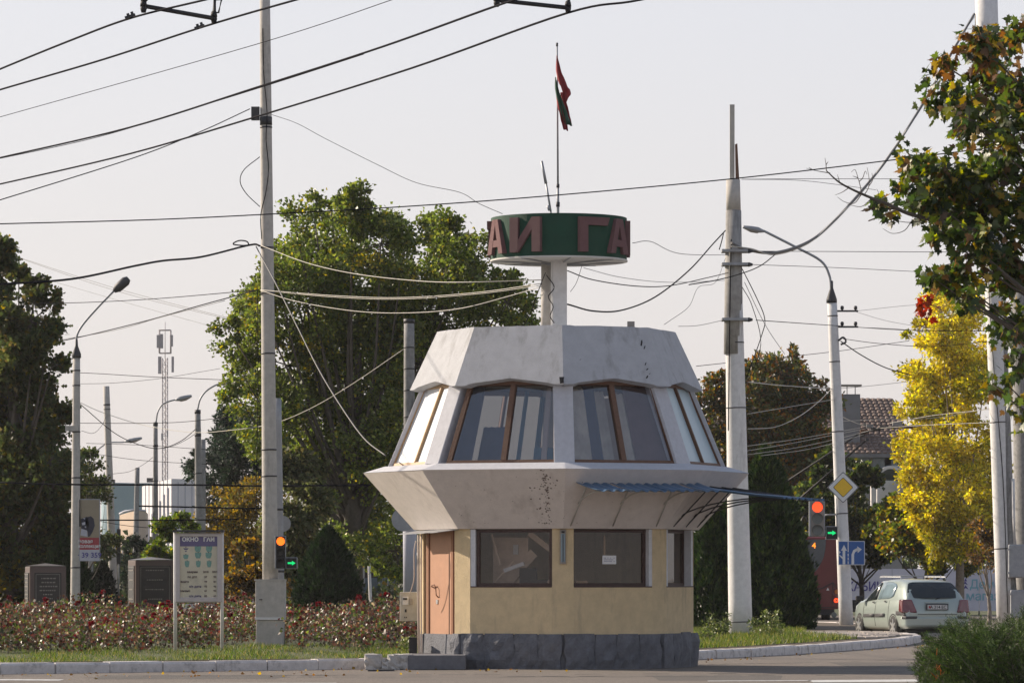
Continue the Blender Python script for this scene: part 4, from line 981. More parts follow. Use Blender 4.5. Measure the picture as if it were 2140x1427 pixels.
# ---------------------------------------------------------------- granite stelae
def stele(label, x0, xm, x1, yt, ym, Y, rows):
    root = empty('granite_stele', (PX((x0 + x1) / 2, Y), Y, .15), label, 'monument')
    X0, XM, X1 = PX(x0, Y), PX(xm, Y), PX(x1, Y); zt = P(0, ym, Y).z; za = P(0, yt, Y).z
    fl = Vector((X0, Y + 1.2, 0)); fm = Vector((XM, Y, 0)); fr_ = Vector((X1, Y + .05, 0)); bk = Vector((X1 - (XM - X0), Y + 1.25, 0))
    b = MB(); r_ = [fm, fr_, bk, fl]; b.prism([p + Vector((0, 0, .1)) for p in r_], [p + Vector((0, 0, zt)) for p in r_]); b.build('block', m_granite, root, bevel=.02)
    ctr = (fl + fr_ + bk + fm) / 4; ap = Vector((ctr.x, ctr.y, za)); b = MB(); rr = [p + Vector((0, 0, zt + .002)) for p in r_]
    rr = [ctr + (p - ctr) * 1.01 + Vector((0, 0, 0)) for p in rr]
    for p in rr: p.z = zt + .012
    for i in range(4): b.poly([rr[i], rr[(i + 1) % 4], ap])
    b.build('cap', m_granlt, root)
    # plaques on the front and left faces
    def face(A, B, ins, m, nm, n_):
        T = (B - A); L = T.length; T.normalize(); N = Vector((T.y, -T.x, 0)); F = (A, T, Vector((0, 0, 1)), N)
        zb, zz = .45, zt - .16
        b = MB(); b.fbox(F, L / 2, (zb + zz) / 2, .012, L - 2 * ins, zz - zb, .024); pq = b.build('plaque', m_plaque, root)
        b = MB()
        for (t, u, dt, du) in ((L / 2, zb + .04, L - 2 * ins - .08, .012), (L / 2, zz - .04, L - 2 * ins - .08, .012), (ins + .04, (zb + zz) / 2, .012, zz - zb - .08), (L - ins - .04, (zb + zz) / 2, .012, zz - zb - .08)): b.fbox(F, t, u, .026, dt, du, .004)
        b.build('plaque_border', m_gold, pq)
        b = MB(); 
        for i in range(n_):
            wl_ = (L - 2 * ins - .2) * rnd.uniform(.45, .95); x = -wl_ / 2; u = zz - .14 - i * (zz - zb - .25) / max(1, n_ - 1)
            while x < wl_ / 2 - .02:
                q = rnd.uniform(.02, .07); b.fbox(F, L / 2 + x + q / 2, u, .026, q, .03, .004); x += q + .018
        tag(b.build('inscription_lines', m_gold, pq), kind='stuff')
    face(fm, fr_, .12, m_plaque, 'front', rows); face(fl, fm, .12, m_plaque, 'side', rows)
    return root
stele('brown granite stele with black plaques at the far left of the rose bed', 41, 62, 138, 1176, 1183, 108, 10)
stele('larger brown granite stele with black plaques just left of the notice board', 260, 283, 365, 1163, 1170, 128, 5)

# advertising banner on the left lamp post
YN = 113.0
ad = empty('advertising_banner', pp(187, 1172, YN), 'vertical advertising banner with red strip hanging on the left lamp post', 'banner')
brect(165, 1042, 209, 1172, YN, .05, m_metal, 'frame', ad)
brect(166.5, 1044, 207, 1123, YN - .006, .004, m_pmain, 'print_top', ad)
brect(166.5, 1123, 207, 1148, YN - .006, .004, m_pred, 'print_red', ad); brect(166.5, 1148, 207, 1171, YN - .006, .004, m_pwh, 'print_foot', ad)
flat([[(190, 1078), (196, 1084), (198, 1098), (194, 1110), (188, 1120), (184, 1121), (183, 1105), (178, 1090), (182, 1080)], [(169, 1084), (182, 1079), (186, 1094), (183, 1110), (170, 1106)]], YN - .011, m_pdark, 'portrait', ad)
flat([[(170, 1104), (182, 1108), (183, 1121), (168, 1118)], [(171, 1092), (178, 1090), (178, 1096), (172, 1097)], [(173, 1082), (178, 1082), (177, 1085)], [(176, 1100), (180, 1099), (180, 1103)]], YN - .016, m_pwh, 'blouse', ad)
text_mesh('lettering', 'новая', .135, m_white, ad, tuple(P(179, 1131, YN - .012)), bold=.002)
text_mesh('lettering', 'коллекция', .125, m_white, ad, tuple(P(187, 1141, YN - .012)), bold=.002, sx_=.92)
text_mesh('lettering', '· 39 359', .19, m_bnrt, ad, tuple(P(187, 1160, YN - .012)), bold=.003)
b = MB(); b.tube([P(166, 1044, YN - .05), P(167, 1100, YN - .05)], .02, 5); b.build('hanger', m_blk, ad)
nb2 = empty('road_sign', pp(249, 1140, 150), 'narrow dark sign seen almost edge-on beside the leaning pole', 'road sign')
brect(244, 1105, 252, 1178, 150, .06, m_dmetal, 'panel', nb2); b = MB(); b.tube([(PX(248, 150.1), 150.1, .1), pp(248, 1100, 150.1)], .03, 6); b.build('post', m_metal, nb2)
# ---------------------------------------------------------------- car
def car_profile(x):
    """top height, belt height, half width, roof half width at station x (rear -2.1, front 2.15)"""
    xs = [-2.12, -2.08, -1.98, -1.80, -1.55, -1.1, -.3, .35, .75, 1.15, 1.5, 1.85, 2.02, 2.10, 2.15]
    top = [.62, .80, .985, 1.20, 1.385, 1.435, 1.45, 1.42, 1.27, .985, .93, .83, .74, .66, .55]
    blt = [.60, .76, .93, .945, .945, .94, .92, .90, .89, .88, .87, .80, .72, .64, .54]
    hw = [.74, .78, .80, .825, .84, .85, .85, .85, .85, .84, .82, .78, .72, .66, .58]
    rw = [.70, .70, .70, .645, .60, .60, .61, .60, .60, .68, .70, .66, .62, .58, .5]
    zb = [.36, .30, .27, .25, .24, .22, .22, .22, .22, .22, .22, .24, .27, .30, .36]
    f = lambda a: float(np.interp(x, xs, a))
    return f(top), f(blt), f(hw), f(rw), f(zb)
CXS = [-2.12, -2.10, -2.05, -1.98, -1.89, -1.80, -1.68, -1.55, -1.35, -1.1, -.7, -.3, .05, .35, .55, .75, .95, 1.15, 1.32, 1.5, 1.7, 1.85, 1.95, 2.02, 2.10, 2.15]
def sec(x):
    t, bl, w, rw, zb = car_profile(x); h = bl - zb
    pts = [(w * .90, zb), (w * .97, zb + h * .12), (w * 1.0, zb + h * .38), (w * .985, zb + h * .68), (w * .95, bl - .02), (w * .925, bl)]
    pts += [(w * .925 + (rw - w * .925) * .5, bl + (t - bl) * .5), (rw, t - (t - bl) * .14), (rw * .9, t - (t - bl) * .04), (rw * .55, t + .0), (0, t + .015)]
    return pts
def surf(x, v):
    """v 0..1 from sill to roof centre"""
    p = sec(x); q = v * (len(p) - 1); i = min(int(q), len(p) - 2); f = q - i
    return p[i][0] + (p[i + 1][0] - p[i][0]) * f, p[i][1] + (p[i + 1][1] - p[i][1]) * f
def make_car(label, paint, loc, rz, full=True):
    root = empty('parked_car' if not full else 'car', (0, 0, 0), label, 'car')
    b = MB(); n = 21; V = []
    for x in CXS:
        p = sec(x); V += [(x, -a, z) for a, z in p[:-1]] + [(x, 0, p[-1][1])] + [(x, a, z) for a, z in reversed(p[:-1])]
    m = len(CXS); fs = []
    for i in range(m - 1):
        for j in range(n - 1): fs.append((i * n + j, i * n + j + 1, (i + 1) * n + j + 1, (i + 1) * n + j))
        fs.append((i * n + n - 1, i * n, (i + 1) * n, (i + 1) * n + n - 1))
    b._add(V, fs, True); b.f.append(tuple(range(n))[::-1]); b.sm.append(False); b.f.append(tuple((m - 1) * n + j for j in range(n))); b.sm.append(False)
    body = b.build('body', paint, root, local=True)
    if not full:
        pass
    def patch(name, mt, xs, vs_, side, off=.008, par=root):
        b = MB(); V = []; nv = 4
        for i, x in enumerate(xs):
            v0, v1 = vs_[i] if isinstance(vs_[0], tuple) else vs_
            for j in range(nv + 1):
                y, z = surf(x, v0 + (v1 - v0) * j / nv); V.append((x, side * (y + off), z + off * .5))
        k_ = nv + 1; fs = [(i * k_ + j, (i + 1) * k_ + j, (i + 1) * k_ + j + 1, i * k_ + j + 1) for i in range(len(xs) - 1) for j in range(nv)]
        b._add(V, fs, True); o = b.build(name, mt, par, local=True); md = o.modifiers.new('thickness', 'SOLIDIFY'); md.thickness = .006; md.offset = 0; return o
    for s in (-1, 1):
        patch('side_window', m_cargl, [1.05, .9, .75, .55, .35, .12], [(.50, .515), (.505, .59), (.508, .65), (.51, .69), (.512, .70), (.515, .70)], s)
        patch('side_window', m_carglb, [.02, -.3, -.7, -.95, -1.12], [(.515, .70), (.515, .70), (.515, .70), (.52, .68), (.54, .64)], s)
        patch('rubbing_strip', m_dmetal, [.95, .1], (.215, .255), s, .015); patch('rubbing_strip', m_dmetal, [.04, -.7], (.215, .255), s, .015)
        patch('bumper_insert', m_dmetal, [-1.55, -1.8, -2.0, -2.08], (.23, .275), s, .02)
        patch('tail_lamp', m_tailr, [-1.74, -1.84, -1.94, -2.02, -2.075], [(.40, .47), (.34, .50), (.31, .52), (.30, .47), (.31, .40)], s, .015)
        patch('door_handle', m_dmetal, [.28, .14], (.385, .405), s, .03); patch('door_handle', m_dmetal, [-.62, -.76], (.385, .405), s, .03)
        # door seams
        for xx in (.07, 1.0, -.95): patch('seam', m_blk, [xx, xx + .012], (.10, .495), s, .002)
        for wx in (-1.32, 1.32):
            wh = empty('wheel', (0, 0, 0)); wh.parent = root; ORG[wh.name] = Vector((0, 0, 0)); wh.location = (wx, s * .76, .295)
            b = MB(); b.M = Matrix.Rotation(R(90), 4, 'X'); b.lathe([(.19, -.085), (.27, -.09), (.292, -.06), (.295, 0), (.292, .06), (.27, .09), (.19, .085)], (0, 0, 0), 24); b.build('tyre', m_tyre, wh, local=True)
            b = MB(); b.M = Matrix.Rotation(R(90), 4, 'X'); b.lathe([(.195, -.092), (.18, -.096), (.17, -.075), (.06, -.085), (.0, -.088)] if s > 0 else [(.0, .088), (.06, .085), (.17, .075), (.18, .096), (.195, .092)], (0, 0, 0), 24, caps=False); b.build('rim', m_dmetal, wh, local=True)
            for q in range(6):
                a = q * math.pi / 3; b = MB(); b.M = Matrix.Rotation(a, 4, 'Y'); b.hexa([(-.035, s * .088, .0), (.035, s * .088, .0), (.03, s * .10, .0), (-.03, s * .10, .0), (-.028, s * .082, .19), (.028, s * .082, .19), (.022, s * .098, .19), (-.022, s * .098, .19)]); b.build('spoke', m_chrome, wh, local=True)
            # arch
            b = MB(); V = []
            for q in range(15):
                a = math.pi * q / 14; 
                for rr in (.0, .345):
                    y_, z_ = 0, 0; X = wx + rr * math.cos(a); Z = .27 + rr * math.sin(a); t_, bl_, w_, rw_, zb_ = car_profile(X); yy = np.interp(Z, [zb_, zb_ + (bl_ - zb_) * .12, zb_ + (bl_ - zb_) * .38, zb_ + (bl_ - zb_) * .68, bl_], [w_ * .9, w_ * .97, w_, w_ * .985, w_ * .95]); V.append((X, s * (float(yy) + .006), Z))
            b._add(V, [(2 * q, 2 * q + 1, 2 * q + 3, 2 * q + 2) for q in range(14)], False); b.build('wheel_arch', m_blk, root, local=True)
        b = MB(); b.box((1.0, s * .93, .97), (.10, .20, .13), s * -.15); b.build('mirror', m_blk, root, local=True, bevel=.03)
    # rear screen with rounded corners following the tailgate
    def rear(name, mt, rows_, off):
        b = MB(); V = []
        for x, y0, y1, z in rows_:
            for j in range(9):
                y = y0 + (y1 - y0) * j / 8; xx = x + (y * y) * .16; V.append((xx - off, y, z + off * .4))
        k_ = 9; fs = [(i * k_ + j, i * k_ + j + 1, (i + 1) * k_ + j + 1, (i + 1) * k_ + j) for i in range(len(rows_) - 1) for j in range(8)]
        b._add(V, fs, True); return b.build(name, mt, root, local=True)
    def tx(z): return float(np.interp(z, [.62, .80, .985, 1.20, 1.385, 1.435], [-2.12, -2.08, -1.98, -1.80, -1.55, -1.1]))
    zz = [.975, 1.0, 1.06, 1.14, 1.24, 1.31, 1.345, 1.36]; ww = [.56, .63, .665, .65, .61, .57, .53, .44]
    rear('rear_window', m_cargl, [(tx(z), -w, w, z) for z, w in zip(zz, ww)], .035)
    rear('tailgate_seam', m_blk, [(tx(z), -.60, .60, z) for z in (.575, .590)], .02) if False else None
    b = MB(); b.box((-2.135, 0, .78), (.03, .56, .15), 0); b.build('plate_recess', m_dmetal, root, local=True)
    b = MB(); b.box((-2.155, 0, .775), (.012, .50, .105), 0); pl = b.build('number_plate', m_plate, root, local=True)
    ttx = text_mesh('plate_text', 'A 214 EC', .105, m_blk, pl, (-2.163, .0, .775), rot=(R(90), 0, R(-90)), bold=.001); ttx.location = (-2.163, -.02, .772)
    b = MB(); b.box((-2.163, .20, .775), (.004, .045, .06)); b.build('plate_emblem', m_pred, pl, local=True)
    b = MB(); b.box((-2.10, 0, .885), (.03, .6, .03)); b.build('handle_bar', paint, root, local=True, bevel=.01)
    b = MB(); b.tube([(-2.02, .0, .96), (-2.0, -.06, .985), (-1.98, -.28, 1.02)], .009, 5); b.build('wiper', m_blk, root, local=True)
    b = MB(); b.hexa([(-2.145, -.80, .30), (-2.145, .80, .30), (-1.9, .86, .28), (-1.9, -.86, .28), (-2.155, -.79, .55), (-2.155, .79, .55), (-1.9, .865, .56), (-1.9, -.865, .56)]); b.build('rear_bumper', paint, root, local=True, bevel=.05)
    for s in (-1, 1):
        q = [(-2.175, .50, .635), (-2.06, .865, .635), (-1.80, .875, .66), (-1.9, .5, .66), (-2.09, .62, .96), (-2.0, .845, .96), (-1.76, .845, .96), (-1.9, .6, .96)]
        b = MB(); q = [(x, s * y, z) for x, y, z in q]
        if s < 0: q = [q[1], q[0], q[3], q[2], q[5], q[4], q[7], q[6]]
        b.hexa(q); rl_ = b.build('rear_lamp', m_tailr, root, local=True, bevel=.03)
        b = MB(); b.hexa([(-2.165, s * .52, .49), (-2.165, s * .80, .49), (-2.0, s * .86, .49), (-2.0, s * .52, .49), (-2.165, s * .50, .555), (-2.16, s * .80, .555), (-2.0, s * .87, .555), (-2.0, s * .52, .555)]); b.build('bumper_insert', m_dmetal, root, local=True, bevel=.015)
    b = MB(); b.box((-2.158, 0, .605), (.01, 1.0, .012)); b.build('tailgate_gap', m_blk, root, local=True)
    b = MB(); b.box((0, 0, .2), (3.6, 1.3, .1)); b.build('underside', m_blk, root, local=True)
    b = MB(); b.tube([(2.05, s, .66) for s in (-.3, -.2)], .01, 4); 
    for s in (-1, 1):
        b = MB(); b.tube([(.45, s * .58, 1.45), (.45, s * .58, 1.50), (-1.1, s * .57, 1.50), (-1.1, s * .57, 1.44)], .012, 5) ; b.build('roof_rail', m_white, root, local=True)
    for x in (.25, -.75):
        b = MB(); b.tube([(x, -.60, 1.525), (x, .60, 1.525)], .014, 5); b.build('crossbar', m_metal, root, local=True)
    b = MB(); b.box((-1.985, .52, 1.27), (.01, .11, .10)); b.build('window_sticker', m_yelsg, root, local=True) if False else None
    b = MB(); xx = tx(1.28) + .48 ** 2 * .16 - .045; b.hexa([(xx - .005, .42, 1.235), (xx + .008, .53, 1.235), (xx + .01, .53, 1.24), (xx, .42, 1.24), (xx + .085 - .02, .42, 1.325), (xx + .10 - .02, .53, 1.325), (xx + .102 - .02, .53, 1.33), (xx + .087 - .02, .42, 1.33)]); b.build('window_sticker', m_yelsg, root, local=True)
    root.location = loc; root.rotation_euler = (0, 0, rz)
    return root
YC = 105.5
car = make_car('pale green hatchback with a roof rack waiting at the junction', m_car, (PX(1901, YC), YC + .3, 0), R(90 + 13.5), True)
car2 = copy_tree(car); car2['label'] = 'white car barely visible behind the roses under the notice board'; car2['category'] = 'car'
for ch in car2.children_recursive:
    if ch.name.startswith(('body', 'rear_bumper', 'handle_bar')) and ch.data: ch.data = ch.data.copy(); ch.data.materials[0] = m_carw
car2.location = (PX(408, 158), 158, 0); car2.rotation_euler = (0, 0, R(8))

# ---------------------------------------------------------------- trolleybus
YT = 150.0
tb = empty('trolleybus', (PX(1680, YT), YT, 0), 'dark red number 4 trolleybus seen from behind between thuja and lamp post', 'trolleybus')
xl, xr = PX(1606, YT), PX(1753, YT); zt = P(0, 1121, YT).z
def rr(x0, x1, z0, z1, y, r, rt):
    pts = []
    for cx_, cz, a0, q in ((x1 - r, z0 + r, -90, r), (x1 - rt, z1 - rt, 0, rt), (x0 + rt, z1 - rt, 90, rt), (x0 + r, z0 + r, 180, r)):
        for j in range(5): a = R(a0 + 22.5 * j); pts.append(Vector((cx_ + q * math.cos(a), y, cz + q * math.sin(a))))
    return pts
b = MB(); prev = None; ss = [(0, .06), (.04, .03), (.12, .0), (10.5, 0)]
for (dy, ins) in ss:
    cur = rr(xl + ins, xr - ins, .38, zt - ins, YT + dy, .06, .20)
    if prev is not None: b.prism(cur, prev, cap0=(dy == 10.5), cap1=(dy == .04), smooth=False)
    prev = cur
b.build('body', m_bus, tb)
def tf(x, y, d=0.0): return P(x, y, YT - .005 - d)
flat([[(1625, 1127), (1726, 1127), (1725, 1146), (1722, 1162), (1716, 1176), (1708, 1189), (1700, 1197), (1640, 1197), (1625, 1190)]], YT - .012, m_busgl, 'rear_window', tb, .01)
text_mesh('route_number', '4', .27, m_digit, tb, tuple(P(1701, 1140, YT - .03)), bold=.006)
b = MB(); c0 = P(1747.5, 1254, 0)
def disc(px, py, r, m, nm, d=.03):
    c = P(px, py, YT); b = MB(); b.prism(circ(c, r, YT - .005, 0, 14)[::-1], circ(c, r * .9, YT - d, 0, 14)[::-1]); return b.build(nm, m, tb)
disc(1749, 1236, .085, m_amber, 'indicator_lamp'); dl = disc(1747.5, 1254, .08, m_tail, 'tail_lamp'); disc(1747.5, 1254, .035, m_offlamp, 'reflector', .05); disc(1743, 1284, .10, m_offlamp, 'reversing_lamp')
flat([[(1727, 1233), (1733, 1233), (1730, 1227)]], YT - .012, m_white, 'warning_mark', tb, .004)
b = MB(); b.tube([P(1700, 1231, YT - .05), P(1720, 1228, YT - .05), P(1741, 1217, YT - .05), P(1747, 1225, YT - .05)], .018, 5); b.tube([P(1683, 1111, YT), P(1750, 1111, YT)], .02, 5); b.tube([P(1741, 1217, YT - .05), P(1740, 1262, YT - .04)], .012, 5)
b.tube(spline([P(1676, 1120, YT), P(1675, 1088, YT), P(1682, 1078, YT), P(1688, 1090, YT)], 4), .02, 5); b.build('ladder_rail', m_dmetal, tb)
flat([[(1620, 1268), (1745, 1268), (1745, 1270), (1620, 1270)]], YT - .01, m_blk, 'panel_seam', tb, .006)
b = MB(); b.box((xl + 1.2, YT + .2, .28), (2.2, .3, .2)); b.build('bumper', m_blk, tb)
for x in (xl + .3, xr - .3):
    b = MB(); b.M = Matrix.Translation((x, YT + 2.2, .48)) @ Matrix.Rotation(R(90), 4, 'Y'); b.lathe([(.3, -.14), (.48, -.14), (.48, .14), (.3, .14)], (0, 0, 0), 20); b.build('wheel', m_tyre, tb)
for (a, c) in (((1600, 1035), (1797, 905)), ((1630, 1078), (1812, 918))):
    a_ = P(a[0], a[1], YT + 3); c_ = P(c[0], c[1], YT - 2); b = MB(); b.tube([a_ + (a_ - c_) * .35, a_, c_], [.045, .04, .03], 6); b.build('trolley_pole', m_blk, tb)
    b = MB(); b.box(c_, (.12, .2, .1)); b.build('collector_shoe', m_dmetal, tb)

# ---------------------------------------------------------------- mast and far buildings
YM = 420.0
ma = empty('telecom_mast', pp(345, 1005, YM), 'distant telecom lattice mast with panel antennas left of centre', 'mast')
xa = PX(345, YM); zt_ = P(0, 697, YM).z; b = MB()
tri = lambda z, r: [Vector((xa + r * math.cos(R(a)), YM + r * math.sin(R(a)), z)) for a in (90, 210, 330)]
zz_ = np.linspace(0, P(0, 748, YM).z, 34)
for a in range(3): b.tube([tri(z, .30)[a] for z in (0, zz_[-1])], .055, 5)
b.build('mast_leg', m_mast, ma)
b = MB()
for i in range(33):
    t0, t1 = tri(zz_[i], .30), tri(zz_[i + 1], .30)
    for a in range(3): b.tube([t0[a], t1[(a + 1) % 3]], .03, 3, False, False); b.tube([t0[a], t0[(a + 1) % 3]], .028, 3, False, False)
tag(b.build('lattice', m_mast, ma), kind='stuff')
b = MB(); zc = P(0, 738, YM).z; zt2 = P(0, 690, YM).z
for dx in (-.55, .55):
    for dy in (-.5, .5): b.tube([(xa + dx, YM + dy, zc), (xa + dx, YM + dy, zt2)], .045, 4)
for z in (zc, zt2): 
    b.tube([(xa - .55, YM - .5, z), (xa + .55, YM - .5, z), (xa + .55, YM + .5, z), (xa - .55, YM + .5, z), (xa - .55, YM - .5, z)], .045, 4)
b.tube([(xa, YM, zc - .5), (xa, YM, zt2 + .8)], .035, 4); b.build('head_frame', m_mast, ma)
for (px, y0, y1, w) in ((331, 700, 727, 7), (338, 698, 728, 6), (359, 700, 724, 5), (334, 745, 781, 7), (361, 745, 778, 5), (339, 905, 920, 4), (350, 900, 912, 3)):
    b = MB(); a, c = P(px - w / 2, y1, YM - .6), P(px + w / 2, y0, YM - .6); b.box(((a.x + c.x) / 2, YM - .6, (a.z + c.z) / 2), (c.x - a.x, .15, c.z - a.z)); b.build('panel_antenna', m_mast, ma)
def bld(name, label, rects_, Y, depth, m, cat='building'):
    root = empty(name, (PX(rects_[0][0], Y), Y, 0), label, cat)
    for nm, x0, y0, x1, y1, mm, dy in rects_:
        a, c = P(x0, y1, Y + dy), P(x1, y0, Y + dy); z0 = 0 if y1 > 1150 else a.z
        b = MB(); b.box(((a.x + c.x) / 2, Y + dy + depth / 2, (z0 + c.z) / 2), (c.x - a.x, depth, c.z - z0)); b.build(nm, mm, root)
    return root
YW = 360.0
wbx = empty('white_building', (PX(340, YW), YW, 0), 'far white panel building behind the lamps left of the poplar', 'building')
def vp(px, Y, z=0): return Vector((PX(px, Y), Y, z))
zl, zr_ = P(0, 1018, YW).z, P(0, 1001, YW - 10).z
c1, c2, c3 = vp(297, YW + 16), vp(358, YW - 4), vp(430, YW + 6); b = MB(); rg_ = [c1, c2, c3, vp(372, YW + 30)]
b.prism([p + Vector((0, 0, 0)) for p in rg_], [c1 + Vector((0, 0, P(0, 1016, YW + 16).z)), c2 + Vector((0, 0, P(0, 1000, YW - 4).z)), c3 + Vector((0, 0, P(0, 1002, YW + 6).z)), vp(372, YW + 30) + Vector((0, 0, P(0, 1006, YW + 30).z))])
b.build('wall', m_farw, wbx)
for i in range(1, 8):
    f = i / 8; q = c1.lerp(c2, f); zt__ = 9.4 + .3 * f; b = MB(); b.box((q.x, q.y - .12, zt__ / 2), (.06, .1, zt__)); b.build('panel_joint', m_farws, wbx)
for i in range(1, 5):
    f = i / 5; q = c2.lerp(c3, f); b = MB(); b.box((q.x, q.y - .12, 4.8), (.06, .1, 9.2)); b.build('panel_joint', m_farws, wbx)
for i in range(6):
    f = .25 + i * .13; q = c1.lerp(c2, f); b = MB(); b.box((q.x, q.y - .35, 3.4 + i * .25), (.16, .3, 6.0 + i * .5)); b.build('fin', m_farws, wbx)
te = empty('teal_building', (PX(255, 400), 400, 0), 'far pale teal building with rounded corner behind the leaning pole', 'building')
a, c = P(238, 1200, 400), P(330, 1009, 400); b = MB(); b.box(((a.x + c.x) / 2, 406, c.z / 2), (c.x - a.x, 12, c.z)); b.build('wall', m_fart, te)
b = MB(); b.lathe([(1.35, 0), (1.35, P(0, 1008, 400).z)], (PX(238, 400), 402, 0), 24); b.build('rounded_corner', m_fart, te)
b = MB(); b.box((PX(222, 398), 398, P(0, 1006, 398).z), (1.6, .8, .35)); b.box((PX(314, 398), 398, P(0, 1003, 398).z), (.6, .6, .4)); b.build('roof_unit', m_dmetal, te)
be = empty('beige_building', (PX(270, 330), 330, 0), 'far small beige building in front of the teal and white ones', 'building')
a, c = P(240, 1200, 330), P(300, 1066, 330); b = MB(); x0, x1 = a.x, c.x; zz0 = P(0, 1070, 330).z
b.hexa([(x0, 334, 0), (x0 + 1.6, 330, 0), (x1, 332, 0), (x1 - .5, 340, 0), (x0, 334, zz0 - .15), (x0 + 1.6, 330, zz0 + .15), (x1, 332, zz0 + .1), (x1 - .5, 340, zz0)]); b.build('wall', m_farb, be)
b = MB(); b.tube([(x0, 333.9, zz0 - .05), (x0 + .5, 332.6, zz0 + .12), (x0 + 1.6, 329.9, zz0 + .2), (x1, 331.9, zz0 + .15)], .07, 5); b.build('coping', m_farws, be)
for i in range(5):
    b = MB(); b.box((x0 + .3 + i * .28, 333.2 - i * .7, 2.6), (.10, .2, 3.2)); b.build('window_strip', m_farw, be)
# tiled house at the right
YH = 210.0
ho = empty('tiled_house', (PX(1700, YH), YH, 0), 'grey house with brown tiled hip roof and chimney behind the right lamp post', 'house')
ze = P(0, 948, YH).z; zr = P(0, 832, YH + 5).z; hx0, hx1 = PX(1462, YH), PX(1900, YH)
b = MB(); b.box(((hx0 + hx1) / 2, YH + 5.5, ze / 2), (hx1 - hx0 - .6, 10, ze)); b.build('wall', m_hwall, ho)
b = MB(); b.box(((hx0 + hx1) / 2, YH - .05, ze - .05), (hx1 - hx0 + .3, .3, .25)); b.build('eaves', m_chim, ho)
b = MB(); rx0, rx1 = hx0 + 1.2, PX(1866, YH + 5)
e0, e1, e2, e3 = Vector((hx0 - .3, YH - .2, ze)), Vector((hx1 + .3, YH - .2, ze)), Vector((hx1 + .3, YH + 11, ze)), Vector((hx0 - .3, YH + 11, ze))
k0, k1 = Vector((rx0, YH + 5.4, zr)), Vector((rx1, YH + 5.4, zr))
b.poly([e0, e1, k1, k0]); b.poly([e1, e2, k1]); b.poly([e2, e3, k0, k1]); b.poly([e3, e0, k0]); rf = b.build('roof', m_tile, ho)
b = MB()
def tiles(A, B, Ct, Dt, nr, w):
    """courses of barrel tiles on the slope A-B (eave) up to D-C (ridge)"""
    Nn_ = (B - A).cross(Dt - A).normalized()
    if Nn_.z < 0: Nn_ = -Nn_
    for r_ in range(nr):
        f0, f1 = r_ / nr, (r_ + 1.12) / nr; L0, L1 = A.lerp(Dt, f0), B.lerp(Ct, f0); M0, M1 = A.lerp(Dt, min(1, f1)), B.lerp(Ct, min(1, f1)); ln = (L1 - L0).length; n = max(1, int(ln / w))
        for i in range(n):
            p0, p1 = L0.lerp(L1, i / n), L0.lerp(L1, (i + 1) / n); q0, q1 = M0.lerp(M1, i / n), M0.lerp(M1, (i + 1) / n)
            h0, h1 = .10, .03; j = rnd.uniform(-.012, .012); V = []
            for (a, c, h) in ((p0, p1, h0 + j), (q0, q1, h1 + j)):
                for t, hh in ((.04, .35), (.3, .95), (.62, .95), (.93, .3)): V.append(a.lerp(c, t) + Nn_ * h * hh)
            V += [p0.lerp(p1, .04), p0.lerp(p1, .93)]
            b._add(V, [(0, 1, 5, 4), (1, 2, 6, 5), (2, 3, 7, 6), (8, 9, 3, 2, 1, 0)])
tiles(e0, e1, k1, k0, 18, .27); tiles(e1, e2, k1, k1, 14, .3)
tag(b.build('roof_tiles', m_tile, rf), kind='stuff')
cx0, cx1 = PX(1760, YH + 1), PX(1797, YH + 1)
b = MB(); b.box(((cx0 + cx1) / 2, YH + 1.4, (ze + P(0, 822, YH).z) / 2 - .3), (cx1 - cx0, 1.2, P(0, 822, YH).z - ze + .6)); ch_ = b.build('chimney', m_chim, ho)
b = MB(); b.box(((cx0 + cx1) / 2, YH + 1.4, P(0, 803, YH).z), (1.05, .9, .08)); b.build('chimney_cowl', m_inter, ch_)
for dx in (-.18, .22):
    b = MB(); b.tube([((cx0 + cx1) / 2 + dx, YH + 1.2, P(0, 822, YH).z), ((cx0 + cx1) / 2 + dx, YH + 1.2, P(0, 803, YH).z)], .02, 4); b.build('cowl_rod', m_dmetal, ch_)
for px in (1800, 1845, 1870):
    b = MB(); b.box((PX(px, YH - .1), YH + .44, P(0, 975, YH).z), (.9, .06, 1.3)); w_ = b.build('window', m_shop, ho)
# arched entrance canopy
YX = 185.0
ar = empty('arched_canopy', pp(1862, 1060, YX), 'white arched entrance canopy with blue vault behind the yellow tree', 'canopy')
ac = P(1862, 1002, YX); b = MB(); V0, V1 = [], []; rad = .58; pts_o = []; pts_i = []
for i in range(15):
    a = math.pi * i / 14; pts_o.append((math.cos(a), math.sin(a)))
def archring(y, ro_, ri):
    o_ = [Vector((ac.x - ro_ * math.cos(math.pi * i / 14), y, ac.z + ro_ * math.sin(math.pi * i / 14))) for i in range(15)]
    return [Vector((ac.x - ro_, y, ac.z - 1.3))] + o_ + [Vector((ac.x + ro_, y, ac.z - .3))]
o0_, i0_ = archring(YX, .60, 0), archring(YX, .47, 0); o1_, i1_ = archring(YX + .3, .60, 0), archring(YX + .3, .47, 0)
for i in range(16): b.hexa([o0_[i], i0_[i], i0_[i + 1], o0_[i + 1], o1_[i], i1_[i], i1_[i + 1], o1_[i + 1]])
b.build('arch', m_archw, ar)
b = MB(); bk = [p + Vector((1.6, 3.5, 0)) for p in o0_]
for i in range(1, 16): b.poly([o1_[i], o1_[i + 1], bk[i + 1] , bk[i]], flip=True)
md_ = b.build('vault', m_archb, ar); md = md_.modifiers.new('thickness', 'SOLIDIFY'); md.thickness = .03
b = MB(); b.box((ac.x + 1.7, YX + 3.8, ac.z - 1.2), (4.5, .5, 3.2)); b.build('rear_wall', m_archw, ar)
